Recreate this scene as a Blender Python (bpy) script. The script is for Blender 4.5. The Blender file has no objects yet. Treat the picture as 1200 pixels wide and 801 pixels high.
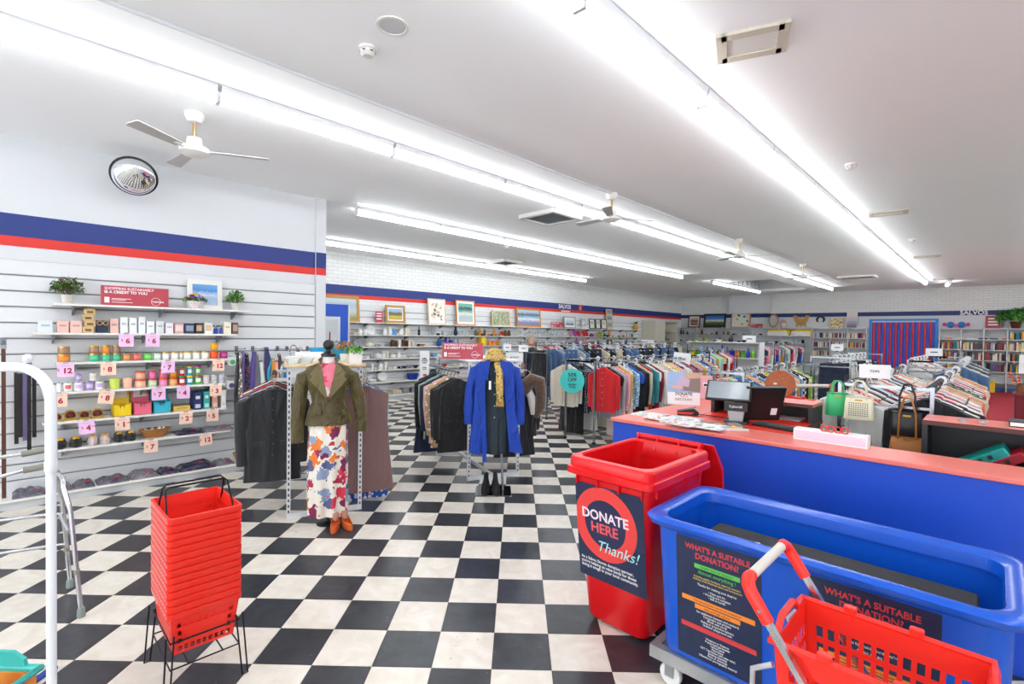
import bpy, bmesh, math, random
from mathutils import Vector, Matrix
PI = math.pi
rnd = random.Random(7)
scene = bpy.context.scene
COL = scene.collection

# ------------------------------------------------------------------ camera, world, exposure
FPX, PITCH, ROLL, WYAW, CH = 577.2, -0.018107, 0.014647, 0.776, 1.7
def _basis():
    cp, sp = math.cos(PITCH), math.sin(PITCH)
    rt, fw, up = Vector((1,0,0)), Vector((0,cp,sp)), Vector((0,-sp,cp))
    c, s = math.cos(ROLL), math.sin(ROLL)
    rt, up = c*rt + s*up, -s*rt + c*up
    M = Matrix(((math.cos(WYAW),-math.sin(WYAW),0),(math.sin(WYAW),math.cos(WYAW),0),(0,0,1)))
    return M@rt, M@up, M@fw
RT, UP, FW = _basis()
CAM = Vector((0,0,CH))
cd = bpy.data.cameras.new('camera'); cam = bpy.data.objects.new('camera', cd); COL.objects.link(cam)
cd.sensor_width = 36; cd.lens = 36*FPX/1200; cd.clip_start = .05; cd.clip_end = 100
cam.matrix_world = Matrix(((RT.x,UP.x,-FW.x,CAM.x),(RT.y,UP.y,-FW.y,CAM.y),(RT.z,UP.z,-FW.z,CAM.z),(0,0,0,1)))
scene.camera = cam
w = bpy.data.worlds.new('world'); scene.world = w; w.use_nodes = True
w.node_tree.nodes['Background'].inputs[0].default_value = (.9,.95,1,1)
w.node_tree.nodes['Background'].inputs[1].default_value = 3.4
vs = scene.view_settings
vs.view_transform = 'Standard'; vs.look = 'None'; vs.gamma = 1; vs.use_curve_mapping = False
vs.exposure = 0.42
TUBE_E = 14.5          # fluorescent diffusers

# pixel -> direction; the distance always comes from a plane in the room
def ray(x, y): return (x-600)/FPX*RT - (y-400.5)/FPX*UP + FW
def PZ(x, y, z=0.0): d = ray(x,y); return CAM + d*((z-CH)/d.z)
def PX(x, y, v): d = ray(x,y); return CAM + d*(v/d.x)
def PY(x, y, v): d = ray(x,y); return CAM + d*(v/d.y)
def depth(p): return (Vector(p)-CAM).dot(FW)

# ------------------------------------------------------------------ mesh helpers
class MB:
    def __init__(s): s.v=[]; s.f=[]; s.m=[]; s.mi=0
    def add(s, vs, fs):
        o=len(s.v); s.v += [tuple(p) for p in vs]
        for f in fs: s.f.append(tuple(i+o for i in f)); s.m.append(s.mi)
        return s
    def mat(s, i): s.mi=i; return s
    def box(s, x0,x1,y0,y1,z0,z1, M=None):
        vs=[Vector(p) for p in ((x0,y0,z0),(x1,y0,z0),(x1,y1,z0),(x0,y1,z0),(x0,y0,z1),(x1,y0,z1),(x1,y1,z1),(x0,y1,z1))]
        if M: vs=[M@p for p in vs]
        return s.add(vs,[(0,3,2,1),(4,5,6,7),(0,1,5,4),(1,2,6,5),(2,3,7,6),(3,0,4,7)])
    def cbox(s, c, sz, M=None):
        return s.box(c[0]-sz[0]/2,c[0]+sz[0]/2,c[1]-sz[1]/2,c[1]+sz[1]/2,c[2]-sz[2]/2,c[2]+sz[2]/2,M)
    def rbox(s, x0,x1,y0,y1,z0,z1, r=.01, M=None, seg=2):
        # box with rounded vertical edges and a chamfered top and bottom
        rr=min(r,(x1-x0)/2.01,(y1-y0)/2.01); ch=min(rr*.5,(z1-z0)/2.1)
        def ring(ins,z):
            p=[]
            for cx,cy,a0 in ((x1-rr,y1-rr,0),(x0+rr,y1-rr,90),(x0+rr,y0+rr,180),(x1-rr,y0+rr,270)):
                for k in range(seg+1):
                    a=math.radians(a0+90*k/seg); p.append(Vector((cx+(rr-ins)*math.cos(a),cy+(rr-ins)*math.sin(a),z)))
            return p
        return s.loft([ring(ch,z0),ring(0,z0+ch),ring(0,z1-ch),ring(ch,z1)],M=M)
    def loft(s, rings, M=None, cap=True, close=True, flip=False):
        n=len(rings[0]); vs=[Vector(p) for r in rings for p in r]
        if M: vs=[M@p for p in vs]
        fs=[]
        for i in range(len(rings)-1):
            for k in range(n if close else n-1):
                a,b=i*n+k,i*n+(k+1)%n; fs.append((a,b,b+n,a+n))
        if cap and close:
            fs.append(tuple(range(n-1,-1,-1))); fs.append(tuple(range((len(rings)-1)*n,len(rings)*n)))
        if flip: fs=[tuple(reversed(f)) for f in fs]
        return s.add(vs,fs)
    def cyl(s, p0, p1, r0, r1=None, n=10, cap=True): return s.tube([p0,p1],[r0,r0 if r1 is None else r1],n,cap)
    def tube(s, path, r, n=8, cap=True, closed=False):
        P=[Vector(p) for p in path]; N=len(P)
        if not hasattr(r,'__len__'): r=[r]*N
        rings=[]; prev=None
        for i,p in enumerate(P):
            if closed: t=(P[(i+1)%N]-P[i-1])
            else: t=(P[min(i+1,N-1)]-P[max(i-1,0)])
            t=t.normalized() if t.length>1e-9 else Vector((0,0,1))
            if prev is None: a=t.orthogonal().normalized()
            else:
                a=prev-t*prev.dot(t); a=a.normalized() if a.length>1e-6 else t.orthogonal().normalized()
            prev=a; b=t.cross(a)
            rings.append([p+r[i]*(math.cos(2*PI*k/n)*a+math.sin(2*PI*k/n)*b) for k in range(n)])
        if closed: rings.append(rings[0]); return s.loft(rings,cap=False)
        return s.loft(rings,cap=cap)
    def lathe(s, prof, n=16, c=(0,0,0), M=None, cap=True):
        rings=[[Vector((c[0]+max(r,1e-4)*math.cos(2*PI*k/n),c[1]+max(r,1e-4)*math.sin(2*PI*k/n),c[2]+z)) for k in range(n)] for r,z in prof]
        return s.loft(rings,M=M,cap=cap)
    def prism(s, pts, h0, h1, M=None):
        # outline in local xy extruded along z
        n=len(pts); vs=[Vector((p[0],p[1],h0)) for p in pts]+[Vector((p[0],p[1],h1)) for p in pts]
        if M: vs=[M@p for p in vs]
        fs=[tuple(range(n-1,-1,-1)),tuple(range(n,2*n))]+[(k,(k+1)%n,n+(k+1)%n,n+k) for k in range(n)]
        return s.add(vs,fs)
    def mesh(s, name, mats, smooth=None):
        me=bpy.data.meshes.new(name); me.from_pydata(s.v,[],s.f); 
        for m in (mats if isinstance(mats,(list,tuple)) else [mats]): me.materials.append(m)
        me.polygons.foreach_set('material_index', s.m)
        me.validate(); me.update()
        bm=bmesh.new(); bm.from_mesh(me); bmesh.ops.recalc_face_normals(bm,faces=bm.faces)
        if smooth:
            for f in bm.faces: f.smooth=True
            ang=math.radians(smooth)
            for e in bm.edges:
                if len(e.link_faces)==2 and e.calc_face_angle(0)>ang: e.smooth=False
        bm.to_mesh(me); bm.free()
        return me
    def build(s, name, mats, parent=None, smooth=None, color=None):
        return link(name, s.mesh(name,mats,smooth), parent, color)

def link(name, data, parent=None, color=None, loc=None, rot=None, scale=None):
    o=bpy.data.objects.new(name,data); COL.objects.link(o)
    if parent: o.parent=parent
    if color: o.color=(*color[:3],1)
    if loc is not None: o.location=loc
    if rot is not None: o.rotation_euler=rot if hasattr(rot,'__len__') else (0,0,rot)
    if scale is not None: o.scale=scale
    return o
def tag(o, label, cat, group=None):
    o['label']=label; o['category']=cat
    if group: o['group']=group
    return o
def thing(name, label, cat, loc=(0,0,0), rot=0, group=None):
    return tag(link(name,None,loc=loc,rot=rot),label,cat,group)
def struct(o): o['kind']='structure'; return o
def copy_tree(o, parent=None):
    c=o.copy(); COL.objects.link(c); c.parent=parent
    for ch in list(o.children): copy_tree(ch,c)
    return c
def Rz(a): return Matrix.Rotation(a,4,'Z')
def Rx(a): return Matrix.Rotation(a,4,'X')
def Ry(a): return Matrix.Rotation(a,4,'Y')
def Tr(*p): return Matrix.Translation(p if len(p)==3 else p[0])
def srgb(h):
    h=h.lstrip('#'); c=[int(h[i:i+2],16)/255 for i in (0,2,4)]
    return tuple(x/12.92 if x<=.04045 else ((x+.055)/1.055)**2.4 for x in c)

# ------------------------------------------------------------------ materials
MATS={}
def newmat(name):
    m=bpy.data.materials.new(name); m.use_nodes=True; nt=m.node_tree
    return m,nt,nt.nodes['Principled BSDF']
def pbr(name, col, rough=.5, metal=0, bump=0, scale=40, var=.06, **kw):
    if name in MATS: return MATS[name]
    m,nt,b=newmat(name); MATS[name]=m
    if isinstance(col,str): col=srgb(col)
    b.inputs['Roughness'].default_value=rough; b.inputs['Metallic'].default_value=metal
    tc=nt.nodes.new('ShaderNodeTexCoord'); n=nt.nodes.new('ShaderNodeTexNoise'); n.inputs['Scale'].default_value=scale; n.inputs['Detail'].default_value=3
    nt.links.new(tc.outputs['Object'],n.inputs['Vector'])
    hs=nt.nodes.new('ShaderNodeMix'); hs.data_type='RGBA'
    hs.inputs['A'].default_value=(*[c*(1-var) for c in col],1); hs.inputs['B'].default_value=(*[min(1,c*(1+var)) for c in col],1)
    nt.links.new(n.outputs['Fac'],hs.inputs['Factor']); nt.links.new(hs.outputs['Result'],b.inputs['Base Color'])
    if bump:
        bp=nt.nodes.new('ShaderNodeBump'); bp.inputs['Strength'].default_value=bump; bp.inputs['Distance'].default_value=.01
        nt.links.new(n.outputs['Fac'],bp.inputs['Height']); nt.links.new(bp.outputs['Normal'],b.inputs['Normal'])
    for k,v in kw.items():
        b.inputs[k.replace('_',' ')].default_value=v
    return m
def oc(name, rough=.6, pattern=None, scale=20, sheen=0, trans=0, bump=.15, second=(.85,.83,.8)):
    """material whose base colour is the object's own colour, optionally with a woven or printed pattern"""
    if name in MATS: return MATS[name]
    m,nt,b=newmat(name); MATS[name]=m; N=nt.nodes; L=nt.links
    oi=N.new('ShaderNodeObjectInfo'); tc=N.new('ShaderNodeTexCoord')
    b.inputs['Roughness'].default_value=rough
    if sheen: b.inputs['Sheen Weight'].default_value=sheen
    if trans: b.inputs['Transmission Weight'].default_value=trans; b.inputs['IOR'].default_value=1.3
    n=N.new('ShaderNodeTexNoise'); n.inputs['Scale'].default_value=60; L.new(tc.outputs['Object'],n.inputs['Vector'])
    base=N.new('ShaderNodeMix'); base.data_type='RGBA'; base.blend_type='MULTIPLY'; base.inputs['Factor'].default_value=.35
    L.new(oi.outputs['Color'],base.inputs['A']); L.new(n.outputs['Color'],base.inputs['B'])
    g=N.new('ShaderNodeHueSaturation'); 
    src=oi.outputs['Color']
    if pattern:
        mix=N.new('ShaderNodeMix'); mix.data_type='RGBA'; mix.inputs['B'].default_value=(*second,1)
        L.new(oi.outputs['Color'],mix.inputs['A'])
        if pattern in ('stripe','hoop'):
            t=N.new('ShaderNodeTexWave'); t.inputs['Scale'].default_value=scale; t.bands_direction='X' if pattern=='stripe' else 'Z'
            fac=t.outputs['Fac']
        elif pattern=='check':
            t=N.new('ShaderNodeTexChecker'); t.inputs['Scale'].default_value=scale; fac=t.outputs['Fac']
        elif pattern=='dots':
            t=N.new('ShaderNodeTexVoronoi'); t.inputs['Scale'].default_value=scale; t.inputs['Randomness'].default_value=.15; fac=t.outputs['Distance']
        else:
            t=N.new('ShaderNodeTexVoronoi'); t.inputs['Scale'].default_value=scale; fac=t.outputs['Distance']
        L.new(tc.outputs['Object'],t.inputs['Vector'])
        r=N.new('ShaderNodeValToRGB'); r.color_ramp.interpolation='CONSTANT'
        e=r.color_ramp.elements; e[0].position=0; e[1].position={'stripe':.5,'hoop':.5,'check':.5,'dots':.32,'print':.38}[pattern]
        if pattern in('dots','print'): e[0].color=(1,1,1,1); e[1].color=(0,0,0,1)
        L.new(fac,r.inputs['Fac']); L.new(r.outputs['Color'],mix.inputs['Factor']); src=mix.outputs['Result']
    L.new(src,b.inputs['Base Color'])
    if bump:
        bp=N.new('ShaderNodeBump'); bp.inputs['Strength'].default_value=bump; bp.inputs['Distance'].default_value=.004
        L.new(n.outputs['Fac'],bp.inputs['Height']); L.new(bp.outputs['Normal'],b.inputs['Normal'])
        if 'fabric' in name: drape(nt,tc,bp)
    return m
def drape(nt,tc,bp,s=.9):
    """soft hanging folds: stretched noise as a second, deeper bump"""
    mp=nt.nodes.new('ShaderNodeMapping'); mp.inputs['Scale'].default_value=(9,9,2.2); nt.links.new(tc.outputs['Object'],mp.inputs['Vector'])
    n=nt.nodes.new('ShaderNodeTexNoise'); n.inputs['Scale'].default_value=1.3; n.inputs['Detail'].default_value=2; n.inputs['Distortion'].default_value=.6; nt.links.new(mp.outputs['Vector'],n.inputs['Vector'])
    b2=nt.nodes.new('ShaderNodeBump'); b2.inputs['Strength'].default_value=s; b2.inputs['Distance'].default_value=.05; nt.links.new(n.outputs['Fac'],b2.inputs['Height']); nt.links.new(b2.outputs['Normal'],bp.inputs['Normal'])
def emis(name,col,s):
    if name in MATS: return MATS[name]
    m,nt,b=newmat(name); MATS[name]=m
    b.inputs['Base Color'].default_value=(*col,1); b.inputs['Emission Color'].default_value=(*col,1); b.inputs['Emission Strength'].default_value=s
    return m
def blotch(name, cols, scale=6, base=(.8,.78,.7), rough=.6, thr=.42, dist=.4):
    """printed blobs of several colours on a plain ground"""
    m,nt,b=newmat(name); MATS[name]=m; N=nt.nodes; L=nt.links
    tc=N.new('ShaderNodeTexCoord'); nz=N.new('ShaderNodeTexNoise'); nz.inputs['Scale'].default_value=scale*1.5
    L.new(tc.outputs['Object'],nz.inputs['Vector'])
    mx=N.new('ShaderNodeMix'); mx.data_type='RGBA'; mx.blend_type='ADD'; mx.inputs['Factor'].default_value=dist*.3
    L.new(tc.outputs['Object'],mx.inputs['A']); L.new(nz.outputs['Color'],mx.inputs['B'])
    v=N.new('ShaderNodeTexVoronoi'); v.inputs['Scale'].default_value=scale; L.new(mx.outputs['Result'],v.inputs['Vector'])
    sp=N.new('ShaderNodeSeparateColor'); L.new(v.outputs['Color'],sp.inputs['Color'])
    r=N.new('ShaderNodeValToRGB'); r.color_ramp.interpolation='CONSTANT'; e=r.color_ramp.elements
    for i,c in enumerate(cols):
        el=e[i] if i<2 else e.new(i/len(cols))
        el.position=i/len(cols); el.color=(*c,1)
    L.new(sp.outputs['Red'],r.inputs['Fac'])
    t=N.new('ShaderNodeMath'); t.operation='LESS_THAN'; t.inputs[1].default_value=thr; L.new(v.outputs['Distance'],t.inputs[0])
    o=N.new('ShaderNodeMix'); o.data_type='RGBA'; o.inputs['A'].default_value=(*base,1)
    L.new(t.outputs['Value'],o.inputs['Factor']); L.new(r.outputs['Color'],o.inputs['B']); L.new(o.outputs['Result'],b.inputs['Base Color'])
    b.inputs['Roughness'].default_value=rough
    return m
WHITE=pbr('white_paint','#dadcdf',.55,var=.02,scale=3)
TRIMW=pbr('white_laminate','#eceae4',.4,var=.02)
CHROME=pbr('chrome','#9ea3ab',.2,1,var=.03)
STEEL=pbr('brushed_steel','#a9abb0',.35,1,var=.08,scale=90)
BLACKP=pbr('black_plastic','#16171a',.4,var=.1)
DARKM=pbr('dark_metal','#202126',.4,.6,var=.1)
BLUEP=pbr('blue_paint','#15307e',.5,var=.05,scale=8)
REDP=pbr('red_paint','#de2c20',.5,var=.05,scale=8)
NAVYP=pbr('navy_print','#1e2a4a',.4,var=.08,scale=12)
PAPER=pbr('white_card','#f2f2f2',.6,var=.01)
CERAM=oc('glazed_ceramic',.15,bump=0)
PLAST=oc('coloured_plastic',.35,bump=0)
CARD=oc('coloured_card',.6,bump=.05)
FAB=oc('fabric',.85,sheen=.3)
FABS=[FAB,oc('striped_fabric',.85,'stripe',14,.2),oc('hooped_fabric',.85,'hoop',12,.2),oc('checked_fabric',.85,'check',22,.2),oc('dotted_fabric',.85,'dots',30,.2),oc('printed_fabric',.8,'print',22,.2)]
def glassmat():
    m,nt,b=newmat('clear_glass'); MATS['clear_glass']=m
    b.inputs['Base Color'].default_value=(.93,.97,.97,1); b.inputs['Roughness'].default_value=.03; b.inputs['Transmission Weight'].default_value=.75; b.inputs['IOR'].default_value=1.2
    return m
GLASS=glassmat()
def wood(name,c0,c1,scale=3):
    m,nt,b=newmat(name); MATS[name]=m; N=nt.nodes; L=nt.links
    tc=N.new('ShaderNodeTexCoord'); wv=N.new('ShaderNodeTexWave'); wv.inputs['Scale'].default_value=scale; wv.inputs['Distortion'].default_value=6; wv.inputs['Detail'].default_value=3
    L.new(tc.outputs['Object'],wv.inputs['Vector']); r=N.new('ShaderNodeMix'); r.data_type='RGBA'; r.inputs['A'].default_value=(*srgb(c0),1); r.inputs['B'].default_value=(*srgb(c1),1)
    L.new(wv.outputs['Fac'],r.inputs['Factor']); L.new(r.outputs['Result'],b.inputs['Base Color']); b.inputs['Roughness'].default_value=.5
    return m
PINE=wood('pale_wood','#d9b98c','#e8cfa6'); GILT=wood('gilt_wood','#a87a35','#d0a050',8); DKWOOD=wood('dark_wood','#4a2c1a','#6b4226',8)
WICK=pbr('wicker','#b0753a',.7,bump=.8,scale=120,var=.3)

def text(body, size, mat, parent, M, align='CENTER', depth=.0008, bold=0, name='lettering', shear=0, spacing=1.0):
    """flat lettering as a mesh: M places the text's xy plane"""
    cu=bpy.data.curves.new(name,'FONT'); cu.body=body; cu.size=size; cu.align_x=align; cu.align_y='CENTER'; cu.extrude=depth; cu.offset=bold; cu.shear=shear; cu.space_character=spacing; cu.resolution_u=3; cu.space_line=.95
    o=bpy.data.objects.new(name,cu); me=bpy.data.meshes.new_from_object(o); bpy.data.objects.remove(o); bpy.data.curves.remove(cu)
    me.transform(M); me.materials.clear(); me.materials.append(mat)
    return link(name,me,parent)
# frames for flat lettering: facing -y, facing +x
FRONT=Rx(PI/2)
def FACE(p, rz=0, tilt=0): return Tr(p)@Rz(rz)@Rx(PI/2+tilt)
TXW=pbr('white_ink','#f4f4f4',.5,var=0); TXR=pbr('red_ink','#d23a3c',.5,var=0); TXK=pbr('black_ink','#20242c',.5,var=0); TXC=pbr('crimson_ink','#b3203c',.5,var=0)
TXG=pbr('green_ink','#5cc04a',.5,var=0); TXO=pbr('orange_ink','#f08a28',.5,var=0); TXY=pbr('yellow_ink','#e8c85a',.5,var=0); TXT=pbr('pale_teal_ink','#a8e4e4',.5,var=0); TXP=pbr('pink_white_ink','#f6dfe4',.5,var=0)
# ================================================================== STRUCTURE
CEIL=3.52; LWX=-6.75; FLX=-11.0; FY=23.0; RX_=7.0; NY=-4.0; JOG=3.1
# ---- floor: square vinyl tiles laid at 45 degrees to the walls
TS=.3047
def tile_frame():
    o=Vector((-.763632*1.7,1.45647*1.7,0)); yaw=-.0111538
    M=Matrix(((math.cos(WYAW),-math.sin(WYAW),0),(math.sin(WYAW),math.cos(WYAW),0),(0,0,1)))
    return M@o, M@Vector((math.cos(yaw),math.sin(yaw),0)), M@Vector((-math.sin(yaw),math.cos(yaw),0))
TO,TU,TV=tile_frame()
def tilemat(name,c0,c1,speck,rough):
    m,nt,b=newmat(name); MATS[name]=m; N=nt.nodes; L=nt.links
    ge=N.new('ShaderNodeNewGeometry'); n=N.new('ShaderNodeTexNoise'); n.inputs['Scale'].default_value=7; n.inputs['Detail'].default_value=8; n.inputs['Distortion'].default_value=1.2
    L.new(ge.outputs['Position'],n.inputs['Vector'])
    r=N.new('ShaderNodeValToRGB'); e=r.color_ramp.elements; e[0].position=.3; e[0].color=(*srgb(c0),1); e[1].position=.7; e[1].color=(*srgb(c1),1)
    L.new(n.outputs['Fac'],r.inputs['Fac'])
    n2=N.new('ShaderNodeTexNoise'); n2.inputs['Scale'].default_value=34; n2.inputs['Detail'].default_value=2; L.new(ge.outputs['Position'],n2.inputs['Vector'])
    r2=N.new('ShaderNodeValToRGB'); e=r2.color_ramp.elements; e[0].position=.70; e[1].position=.76; L.new(n2.outputs['Fac'],r2.inputs['Fac'])
    mx=N.new('ShaderNodeMix'); mx.data_type='RGBA'; mx.inputs['B'].default_value=(*srgb(speck),1); L.new(r2.outputs['Color'],mx.inputs['Factor']); L.new(r.outputs['Color'],mx.inputs['A'])
    L.new(mx.outputs['Result'],b.inputs['Base Color']); b.inputs['Roughness'].default_value=rough
    return m
TBLACK=tilemat('black_vinyl_tile','#2b2d32','#3f4248','#6a6c70',.28); TWHITE=tilemat('cream_vinyl_tile','#ded5c6','#efe9de','#c8b7a0',.32)
fl=struct(MB().box(FLX-.3,RX_+.3,NY-.3,FY+.3,-.12,-.004).build('floor',pbr('floor_grout','#6e6a64',.6)))
def tile_mb(h=TS/2-.0008):
    return MB().loft([[( -h,-h,-.004),(h,-h,-.004),(h,h,-.004),(-h,h,-.004)],[(-h,-h,-.001),(h,-h,-.001),(h,h,-.001),(-h,h,-.001)],[(-h+.0015,-h+.0015,0),(h-.0015,-h+.0015,0),(h-.0015,h-.0015,0),(-h+.0015,h-.0015,0)]])
tme=[tile_mb().mesh('tile',TBLACK),tile_mb().mesh('tile',TWHITE)]
trot=math.atan2(TU.y,TU.x)
cand=[]; rest=[]
for c in range(-70,90):
    for r in range(-45,75):
        p=TO+TS*((c+.5)*TU+(r+.5)*TV)
        if p.x<FLX-.2 or p.x>RX_ or p.y<NY or p.y>FY: continue
        if p.x<LWX-.15 and p.y<JOG-.1: continue
        k=depth((p.x,p.y,0)); 
        vis=False
        if k>.6:
            d=Vector((p.x,p.y,0))-CAM; px=600+FPX*d.dot(RT)/k; py=400.5-FPX*d.dot(UP)/k
            hid=(px>700 and py<745) or (px>880) or py>830 or px<-15 or px>1210 or (p.x<-6.4 and p.y<JOG) or (px<335 and 575<py<780 and 195<px<270)
            vis=not hid
        (cand if vis else rest).append((k,c,r,p))
cand.sort(key=lambda t:t[0])
for k,c,r,p in cand[:300]:
    link('tile',tme[(c+r)%2],fl,loc=p,rot=trot)
for par,nm in ((0,'black_tile_field'),(1,'cream_tile_field')):
    b=MB(); h=TS/2-.0008
    for k,c,r,p in cand[300:]+rest:
        if (c+r)%2!=par: continue
        q=[p+h*(s*TU+t*TV) for s,t in((-1,-1),(1,-1),(1,1),(-1,1))]
        b.loft([[v-Vector((0,0,.004)) for v in q],q])
    o=b.build(nm,TBLACK if par==0 else TWHITE,fl); o['kind']='stuff'

# ---- ceiling, with the skylight shaft let into it
SK=(-6.95,-5.1,16.9,21.3)
b=MB(); xs=[FLX-.3,SK[0],SK[1],RX_+.3]; ys=[NY-.3,SK[2],SK[3],FY+.3]
for i in range(3):
    for j in range(3):
        if i==1 and j==1: continue
        b.box(xs[i],xs[i+1],ys[j],ys[j+1],CEIL,CEIL+.1)
ceil=struct(b.build('ceiling',pbr('ceiling_paint','#fafbfc',.7,var=.03,scale=.8)))
b=MB()
b.box(SK[0]-.05,SK[0],SK[2],SK[3],CEIL+.1,CEIL+.75); b.box(SK[1],SK[1]+.05,SK[2],SK[3],CEIL+.1,CEIL+.75)
b.box(SK[0]-.05,SK[1]+.05,SK[2]-.05,SK[2],CEIL+.1,CEIL+.75); b.box(SK[0]-.05,SK[1]+.05,SK[3],SK[3]+.05,CEIL+.1,CEIL+.75); b.box(SK[0]-.05,SK[1]+.05,SK[2]-.05,SK[3]+.05,CEIL+.75,CEIL+.8)
b.build('skylight_shaft',WHITE,ceil)
n=9
for i in range(n):
    x0=SK[0]+.12
    y0=SK[2]+.2+(SK[3]-SK[2]-.4)*i/n; y1=SK[2]+.2+(SK[3]-SK[2]-.4)*(i+1)/n; ym=(y0+y1)/2
    MB().cyl((x0,y0,CEIL+.12),(x0,ym,CEIL+.6),.012,n=6).cyl((x0,ym,CEIL+.6),(x0,y1,CEIL+.12),.012,n=6).build('truss_web',STEEL,ceil)

# ---- walls
def slatmat():
    return pbr('slatwall_laminate','#e2e3e5',.42,var=.02,scale=2)
SLAT=slatmat()
def stripe(par,axis,at,a0,a1,z0=2.465,z1=2.56,z2=2.775,s=1):
    th=.004*s
    for nm,m,za,zb in (('red_stripe',REDP,z0,z1),('blue_stripe',BLUEP,z1,z2)):
        b=MB()
        if axis=='x': b.box(min(at,at+th),max(at,at+th),a0,a1,za,zb)
        else: b.box(a0,a1,min(at,at-th),max(at,at-th),za,zb)
        b.build(nm,m,par)
wl=struct(MB().box(LWX-.25,LWX,NY,2.96,0,CEIL).box(LWX-.25,LWX+.035,2.96,JOG,0,CEIL).build('wall_left',WHITE))
stripe(wl,'x',LWX,NY,2.958); stripe(wl,'x',LWX+.036,2.96,JOG)
def slats(par,x,y0,y1,z0,n,h,lab=None):
    b=MB().prism([(0,0),(.024,0),(.028,.004),(.028,h-.022),(.02,h-.014),(0,h-.014)],0,y1-y0,Tr(0,y1,0)@Rx(PI/2))
    me=b.mesh('slat',SLAT); MB().box(x,x+.003,y0,y1,z0,z0+n*h-.01).build('groove_backing',pbr('groove_grey','#9a9b9e',.5),par)
    for i in range(n): link('slat',me,par,loc=(x,0,z0+i*h))
slats(wl,LWX,NY,2.95,.06,15,.1525)
wr=struct(MB().box(FLX-.25,LWX-.25,JOG-.25,JOG,0,CEIL).build('wall_return',WHITE))
BRICKM=None
def brickmat():
    m,nt,b=newmat('painted_brick'); N=nt.nodes; L=nt.links
    ge=N.new('ShaderNodeNewGeometry'); sx=N.new('ShaderNodeSeparateXYZ'); L.new(ge.outputs['Position'],sx.inputs['Vector'])
    ad=N.new('ShaderNodeMath'); L.new(sx.outputs['X'],ad.inputs[0]); L.new(sx.outputs['Y'],ad.inputs[1])
    cx=N.new('ShaderNodeCombineXYZ'); L.new(ad.outputs['Value'],cx.inputs['X']); L.new(sx.outputs['Z'],cx.inputs['Y'])
    t=N.new('ShaderNodeTexBrick'); t.inputs['Scale'].default_value=1; t.inputs['Brick Width'].default_value=.24; t.inputs['Row Height'].default_value=.086; t.inputs['Mortar Size'].default_value=.006
    t.inputs['Color1'].default_value=(*srgb('#f0f0ee'),1); t.inputs['Color2'].default_value=(*srgb('#eaeae8'),1); t.inputs['Mortar'].default_value=(*srgb('#d4d4d2'),1)
    L.new(cx.outputs['Vector'],t.inputs['Vector']); L.new(t.outputs['Color'],b.inputs['Base Color']); b.inputs['Roughness'].default_value=.6
    bp=N.new('ShaderNodeBump'); bp.inputs['Strength'].default_value=.4; bp.invert=True; bp.inputs['Distance'].default_value=.01; L.new(t.outputs['Fac'],bp.inputs['Height']); L.new(bp.outputs['Normal'],b.inputs['Normal'])
    return m
BRICK=brickmat()
wfl=struct(MB().box(FLX-.25,FLX,JOG-.25,FY,0,CEIL).build('wall_far_left',BRICK))
stripe(wfl,'x',FLX,JOG,FY)
slats(wfl,FLX,JOG,20.5,.06,15,.1525)
# SALVOS wordmark and shield on the stripe
c=PX(664,359,FLX+.004)
text('SALVOS',.2,TXW,wfl,FACE((FLX+.006,c.y-.1,2.665),PI/2),bold=.006)
c2=PX(675,361,FLX)
bS=MB().prism([(-.11,.13),(.11,.13),(.11,-.02),(.06,-.12),(0,-.16),(-.06,-.12),(-.11,-.02)],0,.006,FACE((FLX+.004,c2.y+.25,2.64),PI/2)); bS.build('shield_emblem',REDP,wfl)
text('S',.17,TXW,wfl,FACE((FLX+.012,c2.y+.25,2.65),PI/2))
MB().box(FLX+.004,FLX+.007,c.y-.3,c.y+.2,2.49,2.53).build('tagline_bar',TXW,wfl)
wf=struct(MB().box(FLX-.25,RX_+.25,FY,FY+.25,0,CEIL).build('wall_far',BRICK))
MB().box(FLX,RX_,FY-.006,FY,2.54,2.70).build('blue_stripe',pbr('navy_paint','#1c2f6c',.5,var=.04),wf)
MB().box(FLX,RX_,FY-.02,FY-.0001,0,2.54).build('lower_panel',WHITE,wf)
text('SALVOS',.2,TXW,wf,FACE((-.55,FY-.008,2.62)),bold=.006)
struct(MB().box(-8.6,-6.9,FY-.35,FY,2.72,CEIL).build('trim_1',WHITE))
struct(MB().box(RX_,RX_+.25,NY,FY,0,CEIL).build('wall_right',WHITE))
# shopfront behind the camera: plinth, mullions and a lintel around open glazing
b=MB().box(LWX,RX_,NY-.2,NY,0,.35).box(LWX,RX_,NY-.2,NY,2.9,CEIL)
for i in range(6):
    x=LWX+(RX_-LWX)*i/5; b.box(x-.05,x+.05,NY-.15,NY-.02,.35,2.9)
struct(b.build('wall_front',WHITE))
b=MB().box(LWX,RX_,NY-.1,NY-.09,.35,2.9); wg=struct(b.build('window_1',None)); 
def pane():
    m=bpy.data.materials.new('window_glass'); m.use_nodes=True; nt=m.node_tree; nt.nodes.clear()
    o=nt.nodes.new('ShaderNodeOutputMaterial'); t=nt.nodes.new('ShaderNodeBsdfTransparent'); g=nt.nodes.new('ShaderNodeBsdfGlossy'); x=nt.nodes.new('ShaderNodeMixShader'); x.inputs[0].default_value=.06
    g.inputs['Roughness'].default_value=.02
    nt.links.new(t.outputs[0],x.inputs[1]); nt.links.new(g.outputs[0],x.inputs[2]); nt.links.new(x.outputs[0],o.inputs[0]); return m
wg.data.materials.clear(); wg.data.materials.append(pane())
# baseboards
struct(MB().box(-1.2,RX_,FY-.05,FY-.02,0,.12).build('baseboard_far',pbr('blue_skirting','#2b7fd0',.4)))
struct(MB().box(LWX+.001,LWX+.02,NY,2.95,0,.055).build('baseboard_left',WHITE))
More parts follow.
